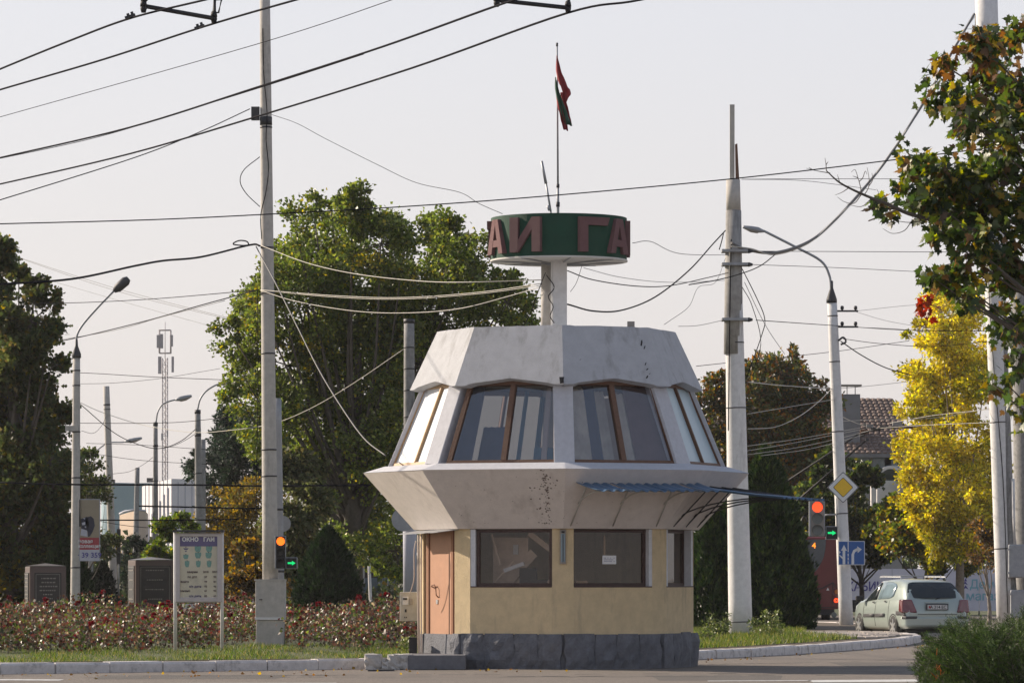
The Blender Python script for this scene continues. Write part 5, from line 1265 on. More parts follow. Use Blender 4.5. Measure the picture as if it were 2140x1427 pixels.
# banner fence with lettering
YF = 170.0
bf = empty('banner_fence', (PX(1930, YF), YF, 0), 'long pale printed banner fence behind the car and shrubs', 'banner')
for i, (x0, x1) in enumerate(((1774, 1864), (1865, 1955), (1956, 2046), (2047, 2150))):
    brect(x0, 1188, x1, 1276, YF, .05, m_bnr, 'banner_panel', bf)
brect(1760, 1253, 1858, 1278, YF - .1, .04, m_blk, 'dark_panel', bf)
for x in (1774, 1864, 1955, 2046):
    b = MB(); b.tube([(PX(x, YF + .1), YF + .1, 0), (PX(x, YF + .1), YF + .1, P(0, 1186, YF).z)], .04, 6); b.build('fence_post', m_metal, bf)
text_mesh('lettering', 'КАБИНЕТ', .50, m_bnrt, bf, tuple(P(1769, 1226, YF - .012)), align='LEFT', sx_=.86, bold=.008)
text_mesh('lettering', 'Демса', .48, m_bnrc, bf, tuple(P(2026, 1221, YF - .012)), align='LEFT', sx_=.95, bold=.006)
text_mesh('lettering', 'магаз', .48, m_bnrc, bf, tuple(P(2018, 1246, YF - .012)), align='LEFT', sx_=1.0, bold=.006)
flat([[(2012, 1232), (2018, 1222), (2024, 1231), (2018, 1228)], [(2010, 1224), (2017, 1214), (2023, 1222), (2017, 1219)], [(2015, 1214), (2018, 1207), (2021, 1214)]], YF - .012, m_bnrt, 'leaf_emblem', bf, .004)
# shop front glimpsed behind the rose bed
sh = empty('shop_front', (PX(790, 165), 165, 0), 'dim glazed shop front behind the shrubs left of the police post', 'building')
brect(700, 1195, 870, 1290, 165, 3, m_interd, 'wall', sh)
for i in range(6): 
    x0 = 756 + i * 18.5; brect(x0, 1207, x0 + 16, 1272, 164.9, .05, m_shop, 'window', sh); brect(x0 - 2, 1203, x0 - .2, 1276, 164.8, .08, m_farws, 'mullion', sh)
ysn = empty('yellow_sign', pp(752, 1200, 150.5), 'small black and yellow chevron sign under the poplar', 'road sign')
brect(742, 1135, 762, 1225, 150.5, .05, m_metal, 'plate', ysn); brect(743, 1137, 761, 1185, 150.49, .004, m_yelsg, 'yellow_field', ysn); brect(746, 1140, 759, 1162, 150.48, .004, m_blk, 'black_mark', ysn)
b = MB(); b.tube([(PX(752, 150.6), 150.6, 0), pp(752, 1140, 150.6)], .03, 6); b.build('post', m_metal, ysn)
# ---------------------------------------------------------------- foliage
NR = np.random.default_rng(11)
def unit(a): return a / np.maximum(np.linalg.norm(a, axis=1, keepdims=True), 1e-9)
SHAPES = {
 'leaf': (np.array([(0, 0, 0), (.32, .42, .06), (0, 1, 0), (-.32, .42, .06)]), [(0, 1, 2, 3)]),
 'wide': (np.array([(0, 0, 0), (.48, .35, .08), (.0, 1, -.05), (-.48, .35, .08)]), [(0, 1, 2, 3)]),
 'blade': (np.array([(-.06, 0, 0), (.06, 0, 0), (.0, 1, .1)]), [(0, 1, 2)]),
 'needle': (np.array([(-.07, 0, 0), (.07, 0, 0), (.04, .6, .05), (0, 1, .0), (-.04, .6, .05)]), [(0, 1, 2, 3, 4)]),
 'spray': (np.array([(0, 0, 0), (.22, .45, .03), (.06, .6, 0), (0, 1, -.03), (-.06, .6, 0), (-.22, .45, .03)]), [(0, 1, 2, 3, 4, 5)]),
 'compound': (np.array([(0, 0, 0), (.05, .5, 0), (0, 1, 0), (-.05, .5, 0), (.34, .52, .02), (.30, .36, 0), (-.34, .52, .02), (-.30, .36, 0), (.28, .84, .02), (.26, .68, 0), (-.28, .84, .02), (-.26, .68, 0)]), [(0, 1, 2, 3), (0, 5, 4, 1), (0, 3, 6, 7), (1, 9, 8, 2), (3, 2, 10, 11)]),
}
def maple_shape():
    o = [(0, -.12), (.12, .03), (.42, -.02), (.33, .14), (.56, .30), (.40, .36), (.42, .50), (.20, .44), (.16, .70), (.07, .74), (0, 1.0)]
    pts = o + [(-x, y) for x, y in reversed(o[1:-1])]
    V = [(0, .28, .0)] + [(x, y, .10 * abs(x) - .10 * (y - .3) ** 2) for x, y in pts]; n = len(pts)
    return np.array(V), [(0, 1 + i, 1 + (i + 1) % n) for i in range(n)]
SHAPES['maple'] = maple_shape()
def leaf_mesh(name, pos, dirs, size, col, mt, parent=None, shape='leaf', spin=True):
    S, F = SHAPES[shape]; N = len(pos); nv = len(S)
    y = unit(dirs); r = NR.normal(size=(N, 3)); x = unit(np.cross(y, r)); z = np.cross(x, y)
    V = pos[:, None, :] + size[:, None, None] * (S[None, :, 0:1] * x[:, None, :] + S[None, :, 1:2] * y[:, None, :] + S[None, :, 2:3] * z[:, None, :])
    off = np.array(ORG.get(parent.name, Vector((0, 0, 0)))) if parent is not None else np.zeros(3)
    V = (V - off).reshape(-1, 3)
    me = bpy.data.meshes.new(name); lens = [len(f) for f in F]; L = sum(lens); nf = len(F)
    base = np.concatenate([np.array(f) for f in F])
    li = (base[None, :] + (np.arange(N) * nv)[:, None]).ravel().astype(np.int32)
    st = (np.concatenate([[0], np.cumsum(lens)[:-1]])[None, :] + (np.arange(N) * L)[:, None]).ravel().astype(np.int32)
    me.vertices.add(N * nv); me.vertices.foreach_set('co', V.ravel().astype(np.float32))
    me.loops.add(N * L); me.loops.foreach_set('vertex_index', li)
    me.polygons.add(N * nf); me.polygons.foreach_set('loop_start', st)
    try: me.polygons.foreach_set('loop_total', np.tile(np.array(lens, dtype=np.int32), N))
    except Exception: pass
    me.update(calc_edges=True)
    ca = me.attributes.new('leaf_colour', 'FLOAT_COLOR', 'POINT')
    cc = np.ones((N, nv, 4), dtype=np.float32); cc[:, :, :3] = col[:, None, :]
    ca.data.foreach_set('color', cc.ravel()); me.materials.append(mt)
    o = link_mesh(name, me, parent); ORG[o.name] = Vector(off.tolist()); return o
def palette(pal, w, n, jit=.36):
    pal = np.array(pal); w = np.array(w, float); i = NR.choice(len(pal), n, p=w / w.sum()); return pal[i] * (1 + NR.normal(size=(n, 1)) * jit).clip(.35, 1.9)
GR = [(.080, .115, .026), (.12, .155, .032), (.18, .20, .045), (.38, .31, .04)]
def circles3(cl, Y, dep):
    C = []; 
    for c in cl:
        p = P(c[0], c[1], Y); r = c[2] * Y / FPX; C.append((p.x, Y + NR.uniform(-dep, dep) * (1 if len(c) < 4 else c[3]), p.z, r))
    return np.array(C)
def tree(name, label, px_base, Y, cl, n, size, pal, w, pal2=None, seed=1, dep=2.0, mt=None, shape='leaf', trunk_r=.2, trunk_top=None, group=None, cat='tree', sub=1.0, spread=.17, patch=None, barkm=None, droop=0.0, ground=.1, limbs=True, crown='crown'):
    """cl: crown lobes as photo circles placed at depth Y; each lobe is filled with leafy twigs ends and joined to the trunk by a limb"""
    root = empty(name, (PX(px_base, Y), Y, ground), label, cat, group)
    C = circles3(cl, Y, dep); rr = C[:, 3]; wt = rr ** 2.2; wt = wt / wt.sum()
    # twig clusters
    K = int(max(20, sub * (rr ** 2).sum() * 26)); ci = NR.choice(len(C), K, p=wt)
    d = unit(NR.normal(size=(K, 3))); rad = rr[ci] * NR.uniform(.15, 1.0, K) ** .45
    cen = C[ci, :3] + d * rad[:, None] * np.array([1, 1.15, .95])
    csz = NR.uniform(.55, 1.3, K)
    out = (NR.random(K) < .16) & (d[:, 2] > -.25); cen[out] += (d[out] * .22 + np.array([0, 0, .16])) * rr[ci][out][:, None] * NR.uniform(.5, 1.4, (int(out.sum()), 1)); csz = np.where(out, csz * .45, csz)
    ki = NR.choice(K, n, p=csz / csz.sum()); sp = spread * (rr[ci][ki] ** .5) * csz[ki]
    off = NR.normal(size=(n, 3)) * sp[:, None] * np.where(out[ki][:, None], np.array([.8, .8, 1.5]), np.array([1, 1, .75]))
    pos = cen[ki] + off; pos[:, 2] = np.maximum(pos[:, 2], ground + .05)
    dirs = unit(off + d[ki] * sp[:, None] * 1.0) + NR.normal(size=(n, 3)) * .55 + np.array([0, 0, -droop])
    col = palette(pal, w, n)
    tint = (1 + NR.normal(size=(K, 1)) * .16)[ki]; col = col * tint
    if pal2 is not None:   # whole twigs of another colour
        fr, p2, zlo, zhi = pal2; zz = cen[:, 2]; prob = np.full(K, fr)
        if zhi is not None: prob = np.where((zz > zlo) & (zz < zhi), fr, fr * .12)
        sel = (NR.random(K) < prob)[ki] & (NR.random(n) < .8); col[sel] = palette(p2, [1] * len(p2), int(sel.sum()))
    sz = size * NR.uniform(.65, 1.25, n)
    o = leaf_mesh(crown, pos, dirs, sz, col, mt or m_leaf, root, shape); o['kind'] = 'stuff'
    bm = barkm or m_bark
    zc = C[:, 2]; ztop = zc.max(); zt0 = trunk_top if trunk_top is not None else ground + (ztop - ground) * .3
    x0 = PX(px_base, Y); cx = float((C[:, 0] * wt).sum()); b = MB(); up = zc.max() - .5 * (zc.max() - zt0)
    tp_ = spline([(x0, Y, ground - .05), (x0 + .02, Y, ground + (zt0 - ground) * .5), (x0 * .8 + cx * .2, Y, zt0), (x0 * .35 + cx * .65, Y + .1, zt0 + (up - zt0) * .6), (cx, Y, up)], 5)
    m_ = len(tp_); b.tube(tp_, [trunk_r * (1.12 - .85 * i / (m_ - 1)) for i in range(m_)], 10); b.build('trunk', bm, root)
    if limbs:
        order = np.argsort(-rr); tw = MB()
        for q, i in enumerate(order):
            c = Vector(C[i, :3]); s0 = Vector(tp_[min(m_ - 1, max(4, int(m_ * min(.95, max(.3, (c.z - ground) / max(.1, ztop - ground) * .62)))))])
            md_ = s0.lerp(c, .5) + Vector((NR.uniform(-.2, .2), NR.uniform(-.2, .2), -.12 * (c - s0).length * .5)); rl = trunk_r * (.42 if q < 10 else .25)
            pts = spline([s0, md_, c], 4); t_ = [rl * (1 - .8 * j / (len(pts) - 1)) for j in range(len(pts))]
            if q < 12: lb = MB(); lb.tube(pts, t_, 6); lb.build('limb', bm, root)
            else: tw.tube(pts, t_, 5)
            ks = np.where(ci == i)[0][:14]
            for kk in ks: tw.tube([c, c.lerp(Vector(cen[kk]), .5) + Vector((0, 0, -.03)), Vector(cen[kk])], [rl * .22, rl * .14, .006], 3, False, False)
        if tw.v: tag(tw.build('twigs', bm, root), kind='stuff')
    return root
PO = [(622, 480, 48), (655, 440, 34), (690, 430, 30), (742, 432, 34), (745, 470, 55), (690, 520, 85), (800, 520, 80), (850, 500, 50), (900, 480, 40), (948, 470, 42), (980, 540, 50), (930, 550, 75), (600, 545, 52), (585, 600, 60), (545, 640, 50), (500, 615, 30), (530, 665, 40), (640, 640, 120), (780, 650, 130), (920, 640, 110), (1015, 610, 60), (1060, 640, 48), (1085, 668, 32), (1045, 600, 40), (1080, 590, 20), (525, 725, 60), (482, 692, 26), (600, 760, 115), (740, 800, 140), (515, 790, 45), (880, 760, 110), (560, 870, 85), (490, 815, 25), (680, 920, 115), (800, 930, 110), (860, 900, 70), (620, 960, 50), (660, 1040, 40), (770, 1060, 100), (830, 1150, 60), (740, 1150, 60)]
tree('poplar_tree', 'large green poplar with scattered yellow leaves filling the sky behind the police post', 735, 122, PO, 135000, .105, GR, [3, 5, 3, .45], pal2=(.02, [(.40, .31, .02), (.30, .24, .02)], -9, None), dep=2.2, mt=m_leafx, trunk_r=.32, spread=.17, shape='wide', sub=1.0)
LT = [(0, 545, 34), (28, 590, 34), (60, 610, 30), (20, 650, 60), (80, 690, 60), (120, 700, 25), (0, 760, 100), (85, 770, 60), (125, 770, 28), (40, 850, 90), (100, 880, 50), (50, 960, 100), (130, 960, 38), (150, 935, 20), (0, 1020, 110), (100, 1050, 70), (160, 1010, 30), (20, 1120, 110), (90, 1150, 70), (10, 1210, 90)]
tree('walnut_tree', 'dark green broad tree cut by the left edge of the photo', 10, 118, [(x - 6, y - 12 if y < 700 else y, r) for x, y, r in LT], 72000, .17, [(.048, .066, .024), (.072, .084, .026), (.10, .08, .03), (.18, .14, .025)], [4, 4, 1.2, .35], dep=2.0, mt=m_leaf, trunk_r=.34, spread=.17, sub=.6, shape='compound', pal2=(.12, [(.17, .13, .02), (.12, .10, .02)], .5, 3.6))
tree('small_tree', 'loose light green young tree behind the left lamp post', 178, 150, [(185, 960, 26), (195, 1000, 30), (180, 1040, 40), (215, 1060, 25), (200, 1110, 40), (170, 1130, 40), (225, 1140, 30)], 6000, .14, [(.05, .07, .02), (.09, .09, .03)], [2, 1], dep=1.2, trunk_r=.07)
tree('pine_tree', 'dark bluish pine left of the tall concrete pole, below the poplar', 470, 160, [(500, 870, 30), (480, 900, 40), (520, 920, 60), (460, 950, 40), (430, 980, 34), (500, 990, 60), (560, 960, 50), (410, 1010, 22), (450, 1030, 40)], 17000, .20, [(.020, .036, .022), (.03, .05, .028)], [1, 1], dep=2.0, mt=m_leafn, shape='spray', trunk_r=.16)
tree('ash_tree', 'autumn ochre tree behind the notice board and tall concrete pole', 520, 148, [(470, 1040, 30), (500, 1060, 45), (450, 1080, 35), (540, 1040, 45), (590, 1010, 40), (520, 1110, 60), (460, 1130, 40), (600, 1100, 40), (560, 1170, 60), (480, 1190, 50), (420, 1150, 25)], 17000, .13, [(.20, .13, .02), (.14, .10, .025), (.09, .09, .02), (.26, .17, .02)], [2, 2, 2, 1], dep=1.8, trunk_r=.12)
tree('willow_tree', 'pale sage green tree between the steel post and the poplar base', 625, 119, [(610, 960, 40), (640, 1000, 45), (600, 1030, 45), (655, 1060, 40), (610, 1100, 50), (640, 1150, 45), (600, 1180, 40)], 15000, .15, [(.12, .13, .055), (.08, .095, .035), (.17, .15, .06)], [2, 2, 1], dep=1.2, trunk_r=.12, droop=.5)
tree('persimmon_tree', 'small bush with orange leaves right behind the tall concrete pole base', 520, 112, [(505, 1150, 28), (500, 1190, 34), (520, 1230, 40), (490, 1250, 34), (550, 1200, 34), (610, 1230, 24), (480, 1215, 26)], 3600, .12, [(.28, .15, .02), (.18, .13, .02), (.10, .09, .03), (.08, .05, .02)], [2.2, 1.5, 2, 2], dep=.7, trunk_r=.05, shape='wide', mt=m_leafx)
tree('green_bush', 'bright green leafy bush left of the notice board behind the stele', 355, 132, [(370, 1090, 22), (345, 1110, 28), (385, 1120, 28), (350, 1150, 36), (390, 1160, 30), (400, 1110, 18), (330, 1160, 20)], 5200, .12, [(.10, .14, .02), (.07, .10, .02), (.2, .18, .02)], [3, 2, .6], dep=.7, trunk_r=.05, shape='wide', mt=m_leafx, cat='shrub')
tree('spruce_tree', 'small dark spruce in front of the beige building', 283, 160, [(283, 1110, 7), (283, 1130, 12), (282, 1150, 17), (284, 1175, 22), (283, 1205, 26)], 4200, .18, [(.018, .032, .018)], [1], dep=.3, mt=m_leafn, shape='spray', trunk_r=.05)
tree('dark_bush', 'dark round bush right of the small spruce', 315, 158, [(318, 1150, 14), (312, 1175, 20), (322, 1205, 24), (300, 1210, 20)], 3600, .13, [(.03, .045, .02), (.12, .09, .02)], [4, 1], dep=.4, trunk_r=.04, cat='shrub')
# right-hand trees
RT = [(1500, 815, 34), (1475, 850, 30), (1540, 800, 30), (1590, 790, 48), (1640, 790, 50), (1680, 820, 38), (1715, 860, 34), (1560, 850, 60), (1640, 860, 70), (1500, 890, 45), (1590, 930, 75), (1680, 930, 60), (1500, 960, 50), (1640, 1000, 60), (1540, 1010, 60), (1720, 910, 22)]
tree('sumac_tree', 'rounded green tree turning rust brown behind the thick white pole', 1610, 172, RT, 36000, .19, [(.045, .058, .016), (.07, .075, .018), (.17, .075, .02), (.20, .13, .02)], [3, 3, 1.6, .9], dep=2.4, trunk_r=.2, spread=.19, mt=m_leafx)
YT_ = [(1965, 650, 42), (2010, 640, 50), (1930, 700, 34), (1980, 720, 60), (2040, 720, 60), (1920, 790, 42), (1980, 810, 65), (2050, 820, 60), (1905, 850, 36), (1945, 880, 55), (2020, 910, 70), (1900, 940, 34), (1950, 960, 60), (2060, 990, 55), (1930, 1020, 50), (2000, 1040, 70), (1900, 1000, 30), (2070, 1080, 50), (1945, 1105, 50), (2010, 1130, 45), (1915, 1060, 34), (1960, 1160, 34), (2035, 1165, 32)]
tree('yellow_ash_tree', 'bright golden yellow autumn tree left of the leaning pole', 2005, 152, YT_, 62000, .14, [(.56, .47, .06), (.48, .42, .05), (.30, .32, .05), (.42, .30, .04)], [4, 3, 1.4, 1], dep=2.0, trunk_r=.16, spread=.17, barkm=m_barkl, pal2=(.5, [(.22, .24, .03), (.30, .28, .03)], .0, 3.4), mt=m_leaf)
SH = [(1788, 960, 14), (1786, 1000, 24), (1815, 1000, 16), (1730, 990, 34), (1745, 950, 20), (1720, 1040, 44), (1785, 1050, 44), (1840, 1090, 34), (1730, 1100, 50), (1800, 1110, 50), (1870, 1115, 50), (1740, 1150, 30), (1830, 1150, 30), (1680, 1060, 40), (1690, 1110, 40), (1900, 1100, 40)]
tree('lilac_shrub', 'tall dark green shrub with upright shoots behind the priority sign', 1800, 158, SH, 34000, .16, [(.032, .050, .016), (.055, .075, .018), (.16, .14, .02)], [4, 3, .7], dep=1.8, trunk_r=.10, mt=m_leafx, cat='shrub', shape='wide', pal2=(.06, [(.22, .18, .02)], -9, None))
tree('plum_tree', 'leafy tree turning yellow over the car with its crown above the banner fence', 1925, 154, [(1950, 1172, 26), (2000, 1168, 26), (1900, 1060, 40), (1950, 1080, 50), (2010, 1090, 50), (1890, 1130, 45), (1950, 1140, 45), (2030, 1130, 45), (1860, 1110, 40)], 22000, .15, [(.055, .08, .018), (.12, .14, .02), (.32, .25, .03), (.22, .10, .02)], [3, 3, 1.8, .5], dep=1.6, trunk_r=.09, mt=m_leafx, shape='wide', ground=.0)
tree('young_tree', 'young brownish tree with a thin bare trunk beside the leaning pole', 2067, 135, [(2050, 1110, 24), (2075, 1130, 26), (2060, 1160, 26), (2040, 1150, 18), (2070, 1180, 20)], 1500, .13, [(.10, .06, .03), (.07, .06, .025), (.3, .16, .03)], [3, 2, 1], dep=.5, trunk_r=.07, barkm=m_barkl, ground=.0)
# far backing wood
def mass(name, x0, x1, Y, ytop, n, size, pal, w, seed=0, mt=None, dep=6, label=None, rough=14):
    xs = NR.uniform(x0, x1, n); top = ytop + rough * np.sin(xs * .031 + Y) + rough * .8 * np.sin(xs * .083 + 1.7 * Y) + rough * .5 * np.sin(xs * .21)
    f = NR.random(n) ** .8; ys = top + f * (1300 - top); Yd = Y + NR.uniform(0, dep, n); X = (xs - 1070) * Yd / FPX; Z = np.maximum(.1, EYE + (HOR - ys) * Y / FPX)
    Z = Z + NR.normal(size=n) * .05; pos = np.stack([X, Yd, Z], 1); lump = np.sin(X * 2.1) * np.sin(Z * 2.7 + X); keep = NR.random(n) < .62 + .38 * lump
    pos = pos[keep]; n = len(pos)
    o = leaf_mesh(name, pos, NR.normal(size=(n, 3)), size * NR.uniform(.6, 1.3, n), palette(pal, w, n), mt or m_leaf, None, 'wide'); o['kind'] = 'stuff'; return o
mass('far_woods', -150, 860, 205, 1132, 26000, .34, [(.035, .048, .018), (.06, .065, .02), (.14, .10, .02)], [4, 3, 1])
mass('far_woods', 430, 1100, 180, 1085, 20000, .30, [(.035, .05, .018), (.07, .07, .02), (.10, .085, .03)], [4, 3, 1.2])
mass('hedge', -60, 860, 160, 1215, 20000, .20, [(.022, .032, .012), (.04, .05, .016), (.10, .07, .02)], [4, 2, .6])
mass('far_woods', 1400, 2300, 250, 1150, 18000, .36, [(.035, .048, .018), (.06, .065, .02)], [4, 3])
# conifers made of upright sprays
def conifer(name, label, cones, Y, n, size, pal, w, cat='conifer', group=None, ground=.15):
    """cones: (px centre, top y, base y, half width px)"""
    root = empty(name, (PX(cones[0][0], Y), Y, ground), label, cat, group); P_, D_ = [], []; tot = sum(c[3] * (c[2] - c[1]) for c in cones)
    for (cx_, yt, yb, hw) in cones:
        m = int(n * hw * (yb - yt) / tot); z0, z1 = P(0, yb, Y).z, P(0, yt, Y).z; R_ = hw * Y / FPX
        h = NR.random(m) ** .85; prof = np.interp(h, [0, .12, .35, .7, .9, 1], [.80, .97, 1.0, .66, .30, .03]); a = NR.uniform(0, 2 * math.pi, m)
        lob = 1 + .12 * np.sin(a * 5 + h * 9) + .11 * np.sin(a * 11 - h * 21) + .08 * np.sin(a * 3 + h * 37) + .05 * np.sin(a * 17 + h * 53); r = R_ * prof * lob * NR.uniform(.62, 1.08, m) ** .6
        x = PX(cx_, Y) + r * np.cos(a); y = Y + r * np.sin(a); z = z0 + (z1 - z0) * h + NR.normal(size=m) * .05; P_.append(np.stack([x, y, z], 1)); D_.append(np.stack([np.cos(a) * .55, np.sin(a) * .55, np.full(m, 1.0)], 1) + NR.normal(size=(m, 3)) * .32)
    pos = np.concatenate(P_); d = np.concatenate(D_); m = len(pos)
    o = leaf_mesh('foliage', pos, d, size * NR.uniform(.6, 1.3, m), palette(pal, w, m, .28), m_leafn, root, 'spray'); o['kind'] = 'stuff'
    for (cx_, yt, yb, hw) in cones[:1]:
        b = MB(); b.tube([(PX(cx_, Y), Y, ground - .1), (PX(cx_, Y), Y, P(0, yt, Y).z * .8)], [.09, .02], 8); b.build('trunk', m_bark, root)
    return root
conifer('thuja', 'large dark green thuja hiding the front of the trolleybus, right of the thick pole', [(1600, 945, 1325, 82), (1640, 1050, 1325, 54), (1490, 1060, 1325, 58), (1545, 990, 1330, 60), (1660, 1130, 1320, 40)], 112, 64000, .19, [(.018, .038, .012), (.036, .064, .016), (.07, .105, .022)], [4, 3, 1])
conifer('thuja', 'dark conical thuja standing alone behind the roses right of the tall concrete pole', [(686, 1110, 1300, 62), (650, 1180, 1300, 30), (725, 1180, 1300, 28)], 108, 26000, .14, [(.012, .026, .010), (.024, .044, .014)], [4, 3])
conifer('thuja', 'dark thuja between the two granite stelae', [(128, 1120, 1300, 36), (152, 1150, 1300, 40), (108, 1165, 1300, 26)], 116, 16000, .14, [(.014, .028, .010), (.03, .055, .015)], [3, 2])
conifer('thuja', 'low dark thuja right of the leaning pole base', [(215, 1180, 1300, 30), (190, 1205, 1300, 24)], 150, 6000, .17, [(.010, .018, .009)], [1])

# ---------------------------------------------------------------- the near maple
YMa = 45.0
MC = [(1972, 112, 24), (1985, 150, 34), (1970, 195, 30), (2005, 215, 34), (2045, 105, 40), (2100, 90, 45), (2135, 70, 30), (2085, 165, 55), (2130, 200, 55), (2060, 250, 45), (2010, 265, 26), (2110, 290, 55), (1915, 325, 24), (1950, 340, 34), (1990, 370, 45), (2050, 350, 50), (2110, 380, 55), (1905, 385, 22), (1935, 420, 34), (1870, 425, 18), (1840, 440, 20), (1822, 455, 11), (1990, 450, 48), (2060, 450, 55), (2130, 470, 50), (1960, 500, 34), (2020, 530, 50), (2090, 550, 55), (2135, 590, 45), (1940, 590, 16), (1965, 575, 22), (1990, 590, 32), (2040, 600, 32), (2000, 630, 20), (2130, 670, 40), (2095, 700, 22), (2135, 740, 35), (2120, 800, 26), (2085, 800, 10), (2135, 850, 30), (2128, 900, 14)]
mp = empty('maple_tree', (PX(2330, YMa), YMa, 0), 'near maple with green and rust leaves entering from the right edge', 'tree')
C = circles3(MC, YMa, .8); rr_ = C[:, 3]; wt = rr_ ** 2; wt /= wt.sum(); NM = 4500
K = 640; ci = NR.choice(len(C), K, p=wt); d = unit(NR.normal(size=(K, 3))); cen = C[ci, :3] + d * (rr_[ci] * NR.uniform(.2, 1, K) ** .5)[:, None]
ki = NR.integers(0, K, NM); offs = NR.normal(size=(NM, 3)) * .055; pos = cen[ki] + offs
dirs = unit(offs) * .7 + NR.normal(size=(NM, 3)) * .35 + np.array([-.15, 0, -.55])
col = palette([(.032, .055, .014), (.06, .085, .016), (.16, .17, .02), (.12, .07, .03), (.26, .18, .02)], [4, 3, 1.3, 1.1, .5], NM)
topm = pos[:, 2] > P(0, 170, YMa).z; sel = topm & (NR.random(NM) < .38); col[sel] = palette([(.15, .07, .025), (.22, .15, .03)], [1, 1], int(sel.sum()))
rp_ = P(1936, 645, YMa); nred = 26; pos_r = np.array(rp_) + NR.normal(size=(nred, 3)) * np.array([.05, .1, .06]); dr = NR.normal(size=(nred, 3)) * .5 + np.array([0, 0, -.5])
pos = np.concatenate([pos, pos_r]); dirs = np.concatenate([dirs, dr]); col = np.concatenate([col, palette([(.26, .03, .015), (.15, .04, .02)], [1, 1], nred)]); NM += nred
sz = NR.uniform(.075, .135, NM)
fr_i = np.argsort(pos[:, 1] - sz * 6)[:290]; mask = np.ones(NM, bool); mask[fr_i] = False
cr_ = leaf_mesh('crown', pos[mask], dirs[mask], sz[mask], col[mask], m_leafx, mp, 'maple'); cr_['kind'] = 'stuff'
for i in fr_i: leaf_mesh('leaf', pos[i:i + 1], dirs[i:i + 1], sz[i:i + 1], col[i:i + 1], m_leafx, mp, 'maple')
b = MB(); tpts = spline([(PX(2330, YMa), YMa, -.1), (PX(2325, YMa), YMa, 2.0), (PX(2300, YMa), YMa, 4.0), (PX(2270, YMa), YMa, 6.5), (PX(2230, YMa), YMa, 8.5)], 6)
b.tube(tpts, [.17 * (1.1 - .8 * i / (len(tpts) - 1)) for i in range(len(tpts))], 10); b.build('trunk', m_bark, mp)
tw = MB()
for q, i in enumerate(np.argsort(-rr_)):
    if MC[i][0] < 1900:
        for kk in np.where(ci == i)[0][:12]: tw.tube([Vector(C[i, :3]), Vector(cen[kk])], [.007, .003], 3, False, False)
        tw.tube([Vector(C[i, :3]), P(1880, 436, YMa - .2)], [.008, .012], 4, False, False); continue
    c = Vector(C[i, :3]); s0 = min(tpts, key=lambda t: abs(t.z - (c.z - .5 - .25 * abs(c.x - t.x)))); md_ = s0.lerp(c, .55) + Vector((0, 0, -.08)); pts = spline([s0, md_, c], 5)
    if q < 10: lb = MB(); lb.tube(pts, [.045 * (1 - .75 * j / (len(pts) - 1)) for j in range(len(pts))], 6); lb.build('limb', m_bark, mp)
    else: tw.tube(pts, [.02 * (1 - .7 * j / (len(pts) - 1)) for j in range(len(pts))], 5)
    for kk in np.where(ci == i)[0][:12]: tw.tube([c, Vector(cen[kk])], [.007, .003], 3, False, False)
tag(tw.build('twigs', m_bark, mp), kind='stuff')
b = MB(); q = lambda x, y: P(x, y, YMa - .3)
b.tube(spline([q(2030, 482), q(1960, 462), q(1900, 447), q(1850, 425), q(1800, 405), q(1755, 382), q(1727, 357)], 4), [.030 - .024 * i / 24 for i in range(25)], 6)
def twig(pts, r=.005): b.tube(spline([q(*p) for p in pts], 4), [r * (1 - .6 * i / ((len(pts) - 1) * 4)) for i in range((len(pts) - 1) * 4 + 1)], 4)
twig([(1727, 357), (1726, 342), (1724, 330)]); twig([(1726, 345), (1731, 338)]); twig([(1735, 362), (1710, 358), (1685, 352)]); twig([(1700, 356), (1690, 350)])
twig([(1800, 405), (1798, 390), (1793, 372), (1787, 355), (1779, 360)]); twig([(1795, 380), (1803, 372), (1808, 358), (1812, 365)]); twig([(1793, 372), (1782, 368)]); twig([(1806, 408), (1815, 392), (1816, 372), (1812, 350)]); twig([(1815, 390), (1824, 376), (1822, 362)])
twig([(1775, 392), (1760, 402), (1745, 408)]); twig([(1800, 407), (1785, 425), (1765, 422), (1750, 412)]); twig([(1820, 416), (1800, 432), (1770, 427)]); twig([(1755, 382), (1750, 365)]); twig([(1830, 420), (1836, 405), (1832, 395)])
twig([(1940, 460), (1900, 465), (1870, 462), (1850, 470)]); twig([(1905, 462), (1890, 482), (1865, 488), (1845, 478)]); twig([(1925, 462), (1918, 440), (1905, 430)], .006); twig([(1920, 445), (1930, 430)])
b.build('bare_branch', m_bark, mp)

